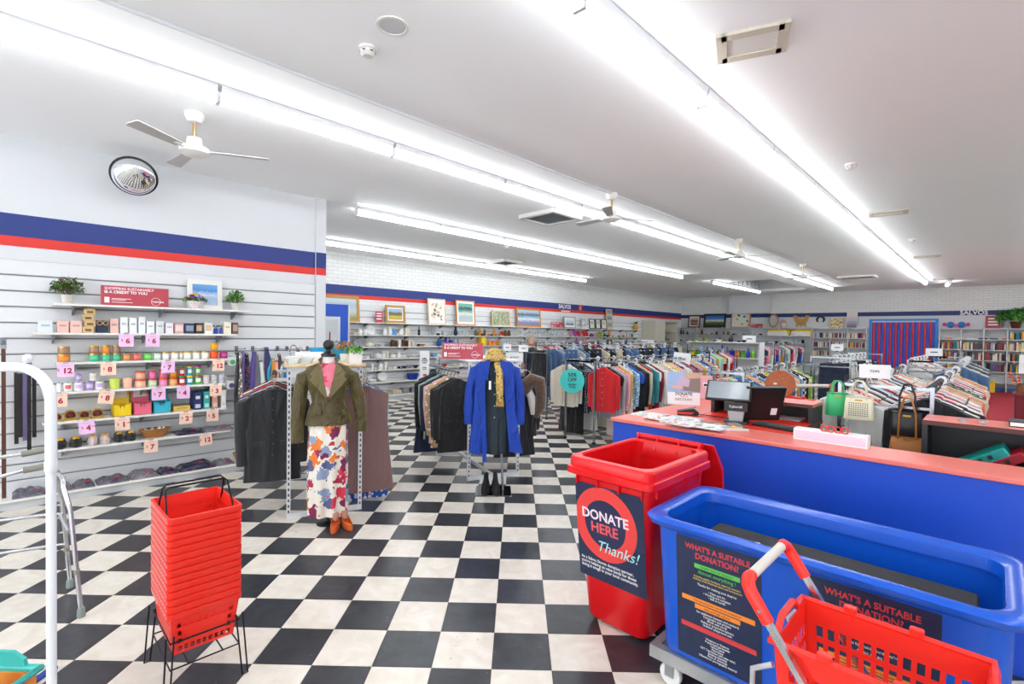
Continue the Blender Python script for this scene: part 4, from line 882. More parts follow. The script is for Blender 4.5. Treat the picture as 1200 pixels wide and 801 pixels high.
# posters on the tub's front face
tf=math.atan(.05/.61)
def tub_front(z): return .095+(z-.21)/(.61)*(-.05)
def poster(xc,wd):
    zc=.50; M_=Tr(xc,tub_front(zc)-.002,zc)@Rx(PI/2+tf)@Matrix.Diagonal((1.0,1.14,1,1)); h=.50
    MB().box(-wd/2,wd/2,-h/2,h/2,0,.0012,M_).build('poster',NAVYP,t)
    T_=lambda s,z,m,x,y,a='CENTER',bo=0: text(s,z,m,t,M_@Tr(x,y,.0018),a,depth=.0003,bold=bo)
    T_("WHAT'S A SUITABLE",.031,TXR,0,.213,'CENTER',.0008); T_('DONATION?',.033,TXR,0,.18,'CENTER',.0008)
    def bar(y0,y1,x0,x1,m): MB().box(x0,x1,y0,y1,.0013,.0017,M_).build('colour_bar',m,t)
    bar(.132,.150,-.1,.1,TXG); T_('Suitable items for donation:',.013,TXK,0,.141)
    T_('Almost everything !',.021,TXG,0,.118)
    T_('Including quality furniture, men\'s & women\'s\nclothing, small electrical items and homewares',.0115,TXY,0,.092)
    T_("Thanks for making sure they're:",.0135,TXW,0,.066); T_('\u2022 Clean and dry\n\u2022 Working and complete\n\u2022 Safe to handle',.012,TXW,0,.036)
    bar(-.014,.006,-.16,.16,TXO); bar(-.036,-.018,-.1,.1,TXO); T_('The following items cannot be accepted for',.012,TXK,0,-.004); T_('safety and legal reasons:',.012,TXK,0,-.027)
    T_('Gas appliances (heaters and cookers)\nComputers and printers\nBlinds with cords\nRiding or protective helmets\nOutdoor playground sets',.0125,TXW,0,-.072)
    bar(-.128,-.108,-.165,.165,TXR)
    T_('Weapons or firearms\nPressurised gas bottles\nVehicle parts\nMattresses\nCRT Televisions (old cube style)\nBuilding materials\nPaint or chemicals\nOffensive or pornographic material',.0118,TXW,0,-.188)
poster(.327,.37); poster(.88,.39)
# a few discarded boxes inside
for i,(x,y,s,c,l) in enumerate([(.33,.14,.05,srgb('#e8e8e8'),'small white carton lying inside the blue tub'),(.40,.16,.045,srgb('#d8d4d0'),'small grey-white carton beside the white one in the blue tub'),(.47,.13,.035,srgb('#c82a30'),'small red packet lying on the black board in the blue tub')]):
    o=thing('small_carton',l,'box',T0+Vector((x,y,.7578)),.5*i)
    o.location.x+= .03
    MB().rbox(-s,s,-s*.6,s*.6,0,s*.7,.004).build('carton',CARD,o,color=c); MB().box(-s*.7,s*.7,-s*.6-.001,-s*.6,s*.15,s*.5).build('printed_panel',CARD,o,color=srgb('#50505a') if i else srgb('#c84048'))

# ---- basket trolley with a pull handle
def basket_trolley(label):
    t=thing('basket_trolley',label,'trolley')
    lx,ly_,h=.46,.325,.30; CXb,CYb,ZB=.30,.18,.49
    me=basket_shell(lx,ly_,h,.1); o=link('basket_shell',me,t,loc=(CXb,CYb,ZB)); solidify(o,.004)
    # wavy-edged rim with raised grips
    pts=[]
    a,c=lx/2+.01,ly_/2+.008; ZT=ZB+h
    def side(p,q,n=9,up=.018):
        for k in range(n):
            u=k/n; P=Vector(p).lerp(Vector(q),u); P.z+= up if .28<u<.72 else 0; pts.append(P)
    side((-a,-c,ZT),(a,-c,ZT),up=0); side((a,-c,ZT),(a,c,ZT),up=.03); side((a,c,ZT),(-a,c,ZT),up=0); side((-a,c,ZT),(-a,-c,ZT),up=.03)
    MB().tube([Vector((p.x+CXb,p.y+CYb,p.z+.005)) for p in pts],.011,6,closed=True).build('rim',REDB,t,smooth=40)
    for sy in(-1,1):
        for x in(-.1,.07): MB().rbox(CXb+x-.018,CXb+x+.018,CYb+sy*c-.013,CYb+sy*c+.013,ZT+.01,ZT+.03,.006).build('grip_lug',REDB,t)
    MB().tube([(CXb-a-.003,.05,.70),(CXb-a-.06,.05,.66),(CXb-a-.06,.05,.57),(CXb-a-.0,.07,.54)],.009,8).build('wire_loop',pbr('grey_wire','#c8c8cc',.3,.5),t,smooth=50)
    MB().tube([(CXb-a-.003,.30,.77),(CXb-a-.03,.30,.73),(CXb-a,.30,.67)],.007,8).build('wire_loop',MATS['grey_wire'],t,smooth=50)
    # pull handle: two arms, red corner grips, pale bar
    y0,y1=-.012,.385
    for y in(y0,y1):
        yy=y; s=1 if y==y0 else -1
        MB().tube([(.56,yy,.12),(.17,yy,.70),(.05,yy,.87)],.0125,4).build('arm',ALU,t)
        MB().tube([(.06,yy,.855),(.012,yy,.925),(.0,yy+s*.006,.945),(-.006,yy+s*.025,.957),(-.006,yy+s*.05,.957)],[.019,.02,.02,.02,.018],10).build('corner_grip',REDB,t,smooth=50)
        MB().lathe([(.005,0),(.005,.004)],8,M=Tr(.04,yy-s*.02,.89)@Rx(PI/2)).build('rivet',STEEL,t)
    MB().cyl((-.006,y0+.045,.957),(-.006,y1-.045,.957),.0155,n=12).build('handle_bar',pbr('pale_grip','#d8d2c8',.45),t,smooth=40)
    # lower frame and wheels
    MB().tube([(.1,.03,.47),(.5,.03,.47),(.5,.33,.47),(.1,.33,.47)],.01,8,closed=True).build('base_ring',ALU,t)
    for x in(.1,.5):
        for y in(.03,.33):
            MB().cyl((x,y,.47),(x,y,.09),.009,n=8).build('leg',ALU,t); MB().lathe([(.01,-.012),(.04,-.012),(.044,0),(.04,.012),(.01,.012)],16,M=Tr(x,y,.045)@Rx(PI/2)).build('wheel',BLACKP,t,smooth=40)
            MB().box(x-.012,x+.012,y-.018,y+.018,.07,.095).build('fork',BLACKP,t)
    return t
bt=basket_trolley('red basket trolley with a silver pull handle, parked against the blue tub'); bt.location=(-.52,1.58,0)
b2=copy_tree(bt); p=PZ(967,453,1.2); b2.scale=(1.25,)*3; b2.rotation_euler.z=math.radians(135); b2.location=(p.x+.02,p.y+.2,0); b2['label']='red basket trolley parked behind the counter beside the handbags'
# ================================================================== CLOTHES
def gring(w_,t_,z,n,ph,amp,cx=0,k=5,e=.75):
    p=[]
    for i in range(n):
        a=2*PI*i/n; ca,sa=math.cos(a),math.sin(a)
        u=w_*math.copysign(abs(ca)**e,ca); v=t_*math.copysign(abs(sa)**.8,sa)
        p.append(Vector((cx+u,v+amp*math.sin(k*u/max(w_,.05)*1.6+ph),z)))
    return p
def garment_mesh(kind,seed,L=.72,n=18):
    """hung garment; the rail is at the origin, width along x, thickness along y"""
    r=random.Random(seed); b=MB(); ph=r.random()*6
    W=r.uniform(.2,.23)
    def body(levels):
        N=len(levels); b.loft([gring(w_,t_,z,n,ph,.012*max(0,(i-2)/N),k=4+seed%3) for i,(z,w_,t_) in enumerate(levels)])
    if kind in('shirt','tee','jacket','dress','vest'):
        T=.031 if kind=='jacket' else .026
        lv=[(-.085,.05,.022),(-.095,.065,.026),(-.115,.12,T*.8),(-.15,W*.93,T),(-.175,W,T),(-.26,W*.97,T),(-.42,W*.95,T*1.05),(-.42-(L-.32)*.5,W*(1.0 if kind!='dress' else 1.08),T*1.15),(-.1-L,W*(1.06 if kind!='dress' else 1.25),T*1.3)]
        body(lv)
        # collar
        b.tube([Vector((.055*math.cos(q*PI/6),.028*math.sin(q*PI/6),-.082-.012*math.cos(q*PI/6)**2)) for q in range(12)],.009,5,closed=True)
        if kind!='vest' and kind!='dress':
            SL={'tee':.2,'shirt':.56,'jacket':.6}[kind]
            for s in(-1,1):
                sw=r.uniform(-.012,.02); m=r.uniform(0,.03)
                path=[Vector((s*W*.86,0,-.155)),Vector((s*(W+.02),sw*.3,-.2)),Vector((s*(W+.035),sw,-.15-SL*.5)),Vector((s*(W+.03-m),sw*1.5,-.15-SL))]
                rings=[]
                for i,p in enumerate(path):
                    rr=[.06,.062,.05,.042][i]; 
                    if kind=='tee': rr=[.06,.068,.07,.07][i]
                    rings.append([p+Vector((rr*math.cos(2*PI*q/10),T*.85*math.sin(2*PI*q/10),0 if i else rr*.5*math.cos(2*PI*q/10)*s*-.8)) for q in range(10)])
                b.loft(rings)
    elif kind=='trousers':
        b.loft([gring(.17,.02,-.1,n,ph,.002),gring(.175,.024,-.13,n,ph,.003),gring(.19,.03,-.3,n,ph,.006)])
        for s in(-1,1): b.loft([gring(.1,.03,-.28,12,ph,.004,s*.095),gring(.095,.032,-.5,12,ph,.006,s*.1),gring(.085,.03,-.1-L,12,ph,.008,s*.105)])
    elif kind=='skirt':
        body([(-.1,.14,.018),(-.13,.15,.024),(-.3,.19,.034),(-.1-L*.7,.24,.045),(-.1-L,.27,.05)])
    return b.mesh('garment',FAB,smooth=60)
def hanger_mesh():
    b=MB(); hook=[Vector((0,0,-.1)),Vector((0,0,-.05)),Vector((.012,0,-.028))]+[Vector((.021*math.cos(a),0,.021*math.sin(a))) for a in [math.radians(q) for q in(-40,0,40,80,120,160,200)]]
    b.tube(hook,.0035,6); b.tube([(-.2,0,-.165),(-.1,0,-.118),(0,0,-.098),(.1,0,-.118),(.2,0,-.165)],.008,6); b.tube([(-.2,0,-.165),(.2,0,-.165)],.004,5)
    return b.mesh('hanger',PLAST,smooth=60)
HANG=hanger_mesh()
GM={}
for kind,Ls in (('shirt',(.66,.72,.78)),('tee',(.6,.66)),('jacket',(.72,.8)),('dress',(1.0,1.12)),('vest',(.62,)),('trousers',(.95,1.02)),('skirt',(.7,))):
    GM[kind]=[garment_mesh(kind,sum(map(ord,kind))+i,L) for i,L in enumerate(Ls)]
PAL={'black':'#0f0f12','charcoal':'#1c1d21','navy':'#232c48','white':'#ecebe8','cream':'#e4d9c4','grey':'#a9abae','red':'#d6141e','crimson':'#8c1c30','pink':'#e6a3ac','hot pink':'#dc3c78','coral':'#e8735e','orange':'#e06a2c','mustard':'#d8a22c','yellow':'#ecd84a','lime':'#8fc83c','forest green':'#2f5a40','olive':'#5f6038','sage':'#9db5a4','teal':'#2a8f96','sky blue':'#7fb4d8','royal blue':'#1f56b8','denim blue':'#4a6a94','purple':'#6a4a8a','lilac':'#b8a4cc','brown':'#6a4a36','tan':'#c09a72','blush':'#e4beae','mint':'#9fd4c0','beige':'#d3c4aa','mauve brown':'#7a5c5a'}
PATN=['plain','striped','hooped','checked','dotted','printed']
KN={'shirt':'long-sleeved shirt','tee':'short-sleeved top','jacket':'jacket','dress':'dress','vest':'sleeveless top','trousers':'trousers','skirt':'skirt'}
def hang(kind,col,pat,pos,rot,where,grp,hcol=(.02,.02,.022),var=None,tilt=0,name=None,label=None):
    me=GM[kind][var if var is not None else rnd.randrange(len(GM[kind]))]
    o=link({'shirt':'hanging_shirt','tee':'short_sleeved_shirt','jacket':'hanging_jacket','dress':'hanging_dress','vest':'hanging_vest','trousers':'hanging_trousers','skirt':'hanging_skirt'}[kind] if not name else name,me,loc=pos,rot=(0,tilt,rot),color=srgb(PAL[col]))
    if pat: o.material_slots[0].link='OBJECT'; o.material_slots[0].material=FABS[pat]
    pn=PATN[pat]+' ' if pat else ''
    tag(o,label or ('%s%s %s hanging on the %s'%(pn,col,KN[kind],where)),'garment',grp)
    h=link('hanger',HANG,o,color=hcol); return o
RAILC=CHROME
DISCM=pbr('white_divider','#f0f0f0',.4,var=0)
def divider(pos,rot,where):
    o=thing('size_divider','white round size divider ring on the '+where,'divider',pos,rot,'size dividers on the '+where)
    b=disc(.016,.043,0,0,-.0012,.0012,20); b.v=[tuple(Rx(PI/2)@Vector(p)) for p in b.v]; b.build('ring',DISCM,o)
    MB().box(-.035,.035,-.0013,.0013,-.12,-.05).build('ticket',DISCM,o)
def front(o,kind):
    """button placket, neckline and cuffs on a garment whose front is in full view"""
    if kind in('shirt','jacket','tee'):
        col=o.color[:3]; T=.034 if kind=='jacket' else .029
        p=MB().box(-.013,.013,-.004,0,-.72,-.11,Tr(0,-T-.004,0)).build('placket',FAB,o,color=[c*.8 for c in col])
        for k in range(6): MB().lathe([(.007,0),(.006,.003)],8,M=Tr(0,-T-.0085,-.16-k*.1)@Rx(PI/2)).build('button',PLAST,o,color=(.6,.55,.45) if kind!='jacket' else (.05,.05,.05))
        if kind=='jacket':
            for s in(-1,1): MB().prism([(s*.02,-.09),(s*.085,-.13),(s*.075,-.2),(s*.012,-.36)] if s<0 else [(s*.02,-.09),(s*.012,-.36),(s*.075,-.2),(s*.085,-.13)],0,.006,Tr(0,-T-.004,0)@Rx(PI/2)).build('lapel',FAB,o,color=[c*1.25+.004 for c in col]); MB().box(s*.11-.05,s*.11+.05,-.006,0,-.58,-.54,Tr(0,-T-.008,0)).build('pocket_flap',FAB,o,color=[c*1.2+.003 for c in col])
RACKD={'half-price rack':'chrome two-rail clothes rack under the turquoise half-price disc','jeans rack':'chrome rack of jeans behind the half-price rack','long rack before the glassware':'long chrome rack in front of the glassware shelves','bright tops rack':'chrome rack of bright tops in front of the white toy shelf','childrens rack':'chrome rack of childrens clothes below the yellow quilt packs','rack behind the till':'chrome clothes rack behind the till and carved plate','trouser rack':'chrome rack of trousers next to the striped doorway','tops rack with the handbags':'chrome two-rail tops rack with handbags hung on its end','rack before the bookshelves':'chrome two-rail clothes rack before the bookshelves'}
def line_rack(xs,y0,y1,z,where,items,spacing,seed,ends=True,hcols=None,dv=5,postx=None,first=None,mat=None,sx=1.0,order='rand'):
    """rack with rails along y at each x in xs; items: list of (kinds,colours,patterns) per rail"""
    r=random.Random(seed); mat=mat or RAILC; xc=sum(xs)/len(xs); px=postx or .28
    t=thing('clothes_rack',RACKD[where],'rack',(xc,0,0))
    for x in xs: MB().tube([(x-xc,y0-.06,z),(x-xc,y1+.06,z)],.0125,8).build('rail',mat,t,smooth=50)
    for y in(y0-.05,y1+.05):
        for s in(-1,1): MB().box(s*px-.013,s*px+.013,y-.013,y+.013,.03,z+.02).build('post',mat,t); MB().box(s*px-.02,s*px+.02,y-.02,y+.02,0,.03).build('foot',BLACKP,t)
        MB().box(-px,px,y-.011,y+.011,z-.012,z+.012).build('end_bar',mat,t); MB().box(-px,px,y-.011,y+.011,.08,.105).build('base_bar',mat,t); MB().box(-px,px,y-.011,y+.011,z-.16,z-.14).build('end_bar',mat,t)
        for x in xs:
            if abs(x-xc)>px: MB().box(min(x-xc,0),max(x-xc,0),y-.011,y+.011,z-.012,z+.012).build('end_bar',mat,t)
    MB().box(-.012,.012,y0,y1,.08,.105).build('base_rail',mat,t)
    for x,(kinds,cols,pats) in zip(xs,items):
        y=y0+.03; i=0
        while y<y1-.02:
            k=kinds[i%len(kinds)] if order=='seq' else r.choice(kinds); c=cols[i%len(cols)] if order=='seq' else r.choice(cols); p=r.choice(pats)
            if first and i in first: k,c,p=first[i][0],first[i][1] or c,first[i][2]
            o_=hang(k,c,p,(x,y,z),r.uniform(-.05,.05)+(PI if (r.random()<.5 and i>1) else 0),where,'clothes on the '+where,r.choice(hcols or [(.02,.02,.022),(.02,.02,.022),(.75,.75,.75),(.1,.1,.1)]))
            if i==0: front(o_,k)
            if dv and i%dv==dv-1: divider((x,y+spacing*.5,z),r.uniform(-.25,.25),where)
            y+=spacing*r.uniform(.93,1.07); i+=1
    return t
MIX=['black','navy','white','cream','grey','red','pink','mustard','royal blue','teal','denim blue','charcoal','blush','crimson','beige','sky blue','coral']
T1='half-price rack'
line_rack([-4.30,-5.07],6.38,10.2,1.27,T1,[(['shirt','tee','shirt','jacket','shirt','dress'],['red','black','grey','pink','mustard','blush','sky blue','royal blue','charcoal','black','beige','red','teal','white','crimson','white','cream','beige','tan','white','yellow','blush','pink','navy','white','cream','denim blue'],[0,0,0,0,0,2,4,5]),(['jacket','shirt','dress','trousers'],['cream','white','black','black','navy','navy','white','grey','charcoal','denim blue'],[0,0,0,4,5])],.1,11,first={0:('shirt',None,0)},order='seq')
line_rack([-6.6],7.5,13.6,1.46,'jeans rack',[(['trousers','trousers','skirt','jacket'],['denim blue','navy','denim blue','black','charcoal','beige','grey','denim blue','black'],[0])],.15,13,dv=4,hcols=[(.75,.75,.75),(.02,.02,.02),(.4,.4,.42)])
line_rack([-8.6],9.4,16.5,1.46,'long rack before the glassware',[(['shirt','dress','jacket','skirt'],MIX+['sage','lilac'],[0,0,1,5])],.19,14,dv=4,hcols=[(.75,.75,.75),(.02,.02,.02)])
line_rack([-5.5],12.6,14.4,1.3,'bright tops rack',[(['tee','shirt','shirt'],['white','red','teal','hot pink','mint','royal blue','orange','mustard','mustard','navy','crimson'],[0,0,1,4])],.085,15,dv=9)
line_rack([-5.35],15.9,20.6,1.47,'childrens rack',[(['tee','shirt','jacket','vest'],['beige','sage','mint','sage','navy','hot pink','pink','tan','grey','white','navy','mint','red','royal blue','grey','navy','denim blue','mustard','denim blue','charcoal'],[0,0,0,4,5])],.135,16,dv=8,order='seq')
line_rack([-2.42],6.2,9.3,1.25,'rack behind the till',[(['shirt','tee','shirt','jacket'],['pink','lime','lime','forest green','royal blue','denim blue','teal','royal blue','mustard','blush','tan','denim blue','sky blue','black','charcoal','black'],[0,0,0,3,5])],.088,17,dv=7,order='seq')
line_rack([-1.95],9.6,12.6,1.37,'trouser rack',[(['trousers'],['navy','navy','navy','charcoal','black','white','white','cream','grey','white','black','navy'],[0])],.12,18,dv=3,order='seq',first={0:('trousers','navy',0),1:('trousers','navy',0)})
TOPSW='tops rack with the handbags'
line_rack([-.91,-.36],5.0,8.7,1.31,TOPSW,[(['shirt','tee','shirt'],['white','white','cream','red','blush','white','black','grey','white','charcoal','navy','white','sky blue','crimson','coral','beige'],[0,0,0,0,0,0,5]),(['jacket','shirt','shirt','tee','shirt'],['charcoal','charcoal','white','black','hot pink','white','red','forest green','white','grey','pink','blush','white','orange','mint','coral','mustard','tan','beige','brown','olive','navy'],[0,0,0,0,0,0,0,5])],.088,19,dv=14,first={0:('jacket',None,0)},postx=.3,order='seq')
line_rack([-.95,-.35],9.7,12.6,1.36,'rack before the bookshelves',[(['shirt','vest','jacket'],['white','cream','grey','navy','red','blush','white'],[0,0,3]),(['jacket','shirt'],['denim blue','teal','brown','white','grey','black','black','navy','charcoal'],[0,0,0])],.13,20,dv=4,postx=.3,order='seq')

# ---- two white slotted display racks (with mannequins)
SLOTD=pbr('slot_dark','#30353c',.6)
def slotted_rack(O,dirx,label,wd=.62,ln=1.25,H=1.36,top=True,off=.44):
    """O: centre of the near end frame; local -y faces the shopper, +y runs away"""
    a=math.atan2(-dirx[0],dirx[1]); t=thing('display_rack',label,'rack',O,a)
    for y in(0,ln):
        for s in(-1,1):
            p=link('post',MB().box(s*wd/2-.016,s*wd/2+.016,y-.016,y+.016,.0,H).mesh('post',WHITE),t)
            n=int((H-.06)/.05); b=MB()
            for k in range(n): b.box(s*wd/2-.006,s*wd/2+.006,y-.0172,y-.0160,.05+k*.05,.075+k*.05)
            b.build('slot_row',SLOTD,p)
        MB().box(-wd/2,wd/2,y-.015,y+.015,0.0,.045).build('base_bar',WHITE,t); MB().box(-wd/2,wd/2,y-.012,y+.012,H-.09,H-.03).build('cross_bar',WHITE,t)
    MB().box(-.015,.015,0,ln,.0,.04).build('base_rail',WHITE,t)
    for s in(-1,1):
        for y in(.1,ln-.1): MB().box(min(s*wd/2,s*off),max(s*wd/2,s*off),y-.008,y+.008,H-.13,H-.1).build('bracket_arm',WHITE,t)
        MB().tube([(s*off,.02,H-.115),(s*off,ln-.02,H-.115)],.0125,8).build('rail',CHROME,t,smooth=50)
    if top: MB().rbox(-wd/2-.04,wd/2+.04,-.05,ln+.02,H+.001,H+.026,.01).build('top_board',PINE,t)
    return t,a
def loc2w(O,a,p): return Vector(O)+Rz(a).to_3x3()@Vector(p)
D1=Vector((-.936,.351,0))
O1=Vector((-4.41,2.045,0)); r1,a1=slotted_rack(O1,D1,'white slotted display rack with a wooden top behind the velvet-jacket mannequin')
O2=Vector((-4.17,3.97,0)); r2_,a2=slotted_rack(O2,D1,'white slotted display rack behind the blue-coat mannequin',top=False)
MB().rbox(-.35,.35,.0,1.2,1.36,1.38,.02).build('top_board',WHITE,r2_)
WHg=srgb('#c08a50')
def hang2(O,a,side,y,kind,col,pat,where,var=None,hc=(.02,.02,.022),off=.44,name=None,label=None):
    p=loc2w(O,a,(side*off,y,1.245)); o=hang(kind,col,pat,p,a+rnd.uniform(-.06,.06),where,'clothes on the '+where,hc,var,name=name,label=label)
    if y<.1 : front(o,kind)
for i,(k,c,v) in enumerate([('jacket','charcoal',1),('jacket','black',1),('shirt','grey',2),('jacket','navy',1),('shirt','red',2),('jacket','black',0),('shirt','cream',1),('jacket','charcoal',0)]):
    hang2(O1,a1,-1,.06+i*.135,k,c,0,'rack behind the velvet blazer',v,WHg if i in(0,2) else (.02,.02,.02))
for i,(k,c,p,v) in enumerate([('dress','mauve brown',0,0),('dress','royal blue',5,1),('shirt','sky blue',0,1),('dress','black',0,0),('shirt','navy',0,1)]):
    o=hang2(O1,a1,1,.06+i*.16,k,c,p,'blazer rack, aisle side',v,WHg if i<2 else (.02,.02,.02),off=.36)
for i,(k,c,p,v) in enumerate([('jacket','black',0,1),('jacket','charcoal',0,0),('jacket','tan',5,1),('shirt','blush',0,2),('jacket','navy',0,1),('shirt','sage',0,2),('jacket','black',0,1),('dress','navy',0,0)]):
    hang2(O2,a2,-1,.05+i*.13,k,c,p,'rack behind the blue coat',v,WHg if i==0 else (.02,.02,.02))
for i,(k,c) in enumerate([('jacket','black'),('dress','charcoal'),('skirt','black'),('dress','navy')]):
    hang2(O2,a2,1,.12+i*.2,k,c,0,'blue-coat rack, fur stole side',None,off=.42)
# things standing on the wooden top of the first rack
def on1(x,y,z=1.3865): return loc2w(O1,a1,(x,y,z))
p=on1(.27,.1); o=thing('succulent_trough','white square planter of small green succulents on the rack top','plant',p,a1); MB().loft([rrect(-.055,.055,-.055,.055,0,.006),rrect(-.06,.06,-.06,.06,.12,.006),rrect(-.054,.054,-.054,.054,.12,.006),rrect(-.05,.05,-.05,.05,.1,.006)]).build('planter',CERAM,o,color=(.88,.88,.86))
foliage(o,(0,0,.11),.085,.055,160,[srgb('#5aa03a'),srgb('#8cc050'),srgb('#3f7a34')],.025,9)
p=on1(.2,.4); o=thing('flower_posy','small posy of yellow and pink flowers in a pot on the rack top','plant',p); MB().lathe([(.03,0),(.045,.08),(.04,.08),(.003,.06)],14).build('pot',CERAM,o,smooth=35,color=(.8,.8,.78)); foliage(o,(0,0,.13),.09,.08,160,[srgb('#c8b830'),srgb('#6a9a3a'),srgb('#d06a80')],.022,10)
for i,(x,y,c,r,h,l) in enumerate([(-.02,.72,'#1fa3d8',.1,.13,'turquoise glass bowl on the rack top'),(.2,.8,'#2a9fd4',.09,.12,'second turquoise glass bowl on the rack top beside the posy')]):
    o=thing('glass_bowl',l,'bowl',on1(x,y)); MB().lathe([(r*.4,0),(r*.5,.008),(r,h),(r*.95,h),(r*.45,.015)],22).build('bowl',CERAM,o,smooth=40,color=srgb(c))
o=thing('red_taper_candle','tall red taper candle in a glass holder on the rack top','candle',on1(.06,.42)); MB().lathe([(.035,0),(.03,.015),(.014,.03),(.02,.06),(.016,.06)],14).build('holder',GLASS,o,smooth=40); MB().cyl((0,0,.04),(.012,0,.30),.01,.007,8).build('candle',CERAM,o,smooth=40,color=srgb('#a8202c'))
for i,(x,y,l) in enumerate([(-.28,.08,'clear glass dish at the corner of the rack top'),(-.16,.2,'clear glass dish behind the corner dish'),(-.26,.34,'clear glass dish beside the napkin box')]):
    o=thing('glass_dish',l,'dish',on1(x,y)); MB().lathe([(.045,0),(.05,.006),(.075,.06),(.07,.06),(.045,.012)],18).build('dish',GLASS,o,smooth=40); MB().tube([(.076*math.cos(k*PI/9),.076*math.sin(k*PI/9),.06) for k in range(18)],.003,5,closed=True).build('rim',CERAM,o,color=(.85,.87,.87))
o=thing('napkin_box','white open box of glassware on the rack top','box',on1(-.12,.55),a1); MB().loft([rrect(-.13,.13,-.09,.09,0,.004),rrect(-.13,.13,-.09,.09,.09,.004),rrect(-.126,.126,-.086,.086,.09,.004),rrect(-.126,.126,-.086,.086,.006,.004)]).build('carton',CARD,o,color=(.85,.86,.88))

# ---- mannequin one: velvet jacket, floral maxi skirt
def fring(w_,t_,z,n=28,ph=0,amp=0,k=0,c=(0,0)):
    return [Vector((c[0]+(w_+amp*math.sin(k*2*PI*i/n+ph))*math.cos(2*PI*i/n),c[1]+(t_+amp*math.sin(k*2*PI*i/n+ph))*math.sin(2*PI*i/n),z)) for i in range(n)]
def folds(m,sc=(9,9,3),d=.05,st=.9):
    nt=m.node_tree; b=nt.nodes['Principled BSDF']; tc=nt.nodes.new('ShaderNodeTexCoord'); mp=nt.nodes.new('ShaderNodeMapping'); mp.inputs['Scale'].default_value=sc; nt.links.new(tc.outputs['Object'],mp.inputs['Vector'])
    n=nt.nodes.new('ShaderNodeTexNoise'); n.inputs['Scale'].default_value=1.4; n.inputs['Detail'].default_value=3; n.inputs['Distortion'].default_value=1.0; nt.links.new(mp.outputs['Vector'],n.inputs['Vector'])
    bp=nt.nodes.new('ShaderNodeBump'); bp.inputs['Strength'].default_value=st; bp.inputs['Distance'].default_value=d; nt.links.new(n.outputs['Fac'],bp.inputs['Height']); nt.links.new(bp.outputs['Normal'],b.inputs['Normal'])
MP=Vector((-4.17,1.955,0)); face=math.atan2(-MP.x,MP.y)   # local -y turned to the camera side
fa=math.atan2(0-MP.y,0-MP.x)+PI/2
t=thing('mannequin','headless dress-form mannequin with a black finial neck on a round base','mannequin',MP,fa)
MB().lathe([(.09,0),(.09,.008),(.03,.016),(.018,.02)],24).build('base',BLACKP,t,smooth=35); MB().cyl((0,0,.015),(0,0,.95),.014,n=10).build('pole',BLACKP,t)
FORM=pbr('form_jersey','#d9d4cf',.8)
MB().loft([fring(.13,.1,.92),fring(.15,.11,1.0),fring(.125,.09,1.1),fring(.155,.11,1.24),fring(.17,.085,1.34),fring(.11,.065,1.385),fring(.055,.055,1.42),fring(.05,.05,1.47)]).build('torso_form',FORM,t,smooth=60)
MB().lathe([(.055,1.47),(.062,1.475),(.062,1.495),(.035,1.505),(.022,1.52),(.02,1.53),(.042,1.55),(.047,1.575),(.04,1.6),(.02,1.615),(.008,1.618)],20).build('neck_finial',BLACKP,t,smooth=40)
VEL=pbr('olive_velvet','#4f4420',.55,var=.35,scale=14,bump=.3,Sheen_Weight=.9,Sheen_Roughness=.3)
VEL.node_tree.nodes['Principled BSDF'].inputs['Sheen Tint'].default_value=(*srgb('#a89a60'),1)
folds(VEL,(8,8,5),.06); VEL2=pbr('olive_velvet_painted_sheen','#6b5d30',.5,var=.25,scale=14,Sheen_Weight=.9); folds(VEL2,(8,8,5),.03)  # lapel copy of the velvet, its sheen highlight painted in as lighter colour
jk=thing('velvet_jacket','olive green velvet blazer on the mannequin with the black finial','jacket',MP,fa)
lv=[(.885,.195,.15),(.92,.19,.145),(1.0,.17,.125),(1.075,.135,.105),(1.14,.145,.11),(1.22,.178,.128),(1.29,.19,.12),(1.345,.2,.095),(1.385,.17,.075),(1.415,.09,.06)]
MB().loft([fring(w_,t_,z,28,1.0,.006 if z<1.05 else .002,5) for z,w_,t_ in lv]).build('body',VEL,jk,smooth=60)
for s,pts in ((-1,[(-.14,.0,1.345),(-.2,-.0,1.30),(-.235,-.005,1.1),(-.25,-.02,.9),(-.245,-.035,.735)]),(1,[(.14,.0,1.345),(.2,.01,1.30),(.25,.02,1.12),(.275,.02,.95),(.275,.01,.80)])):
    MB().tube(pts,[.03,.06,.058,.052,.05],14).build('sleeve',VEL,jk,smooth=60)
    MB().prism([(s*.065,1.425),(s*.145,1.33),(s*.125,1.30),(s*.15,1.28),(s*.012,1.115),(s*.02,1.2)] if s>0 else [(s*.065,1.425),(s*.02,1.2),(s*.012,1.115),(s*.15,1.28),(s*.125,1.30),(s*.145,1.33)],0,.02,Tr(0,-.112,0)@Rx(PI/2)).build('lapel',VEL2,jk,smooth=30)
    MB().box(-.055,.055,-.012,.0,-.02,.018,Tr(s*.1,-.125,1.0)@Rz(s*.5)@Ry(s*.25)).build('pocket_flap',VEL,jk)
    MB().tube([(s*.06,-.075,1.41),(s*.072,-.02,1.44),(s*.055,.045,1.45),(0,.06,1.452)],[.006,.014,.016,.016],8).build('collar',VEL,jk,smooth=50)
MB().lathe([(.014,0),(.014,.006),(.008,.009)],12,M=Tr(0,-.124,1.1)@Rx(PI/2)).build('button',pbr('horn_button','#3a3016',.3),jk)
BLF=blotch('pink_floral_cloth',[srgb('#d83a6a'),srgb('#e8748c'),srgb('#4a6a9a'),srgb('#e6e2dc'),srgb('#c02848')],14,srgb('#e27a8c'),.7,.5)
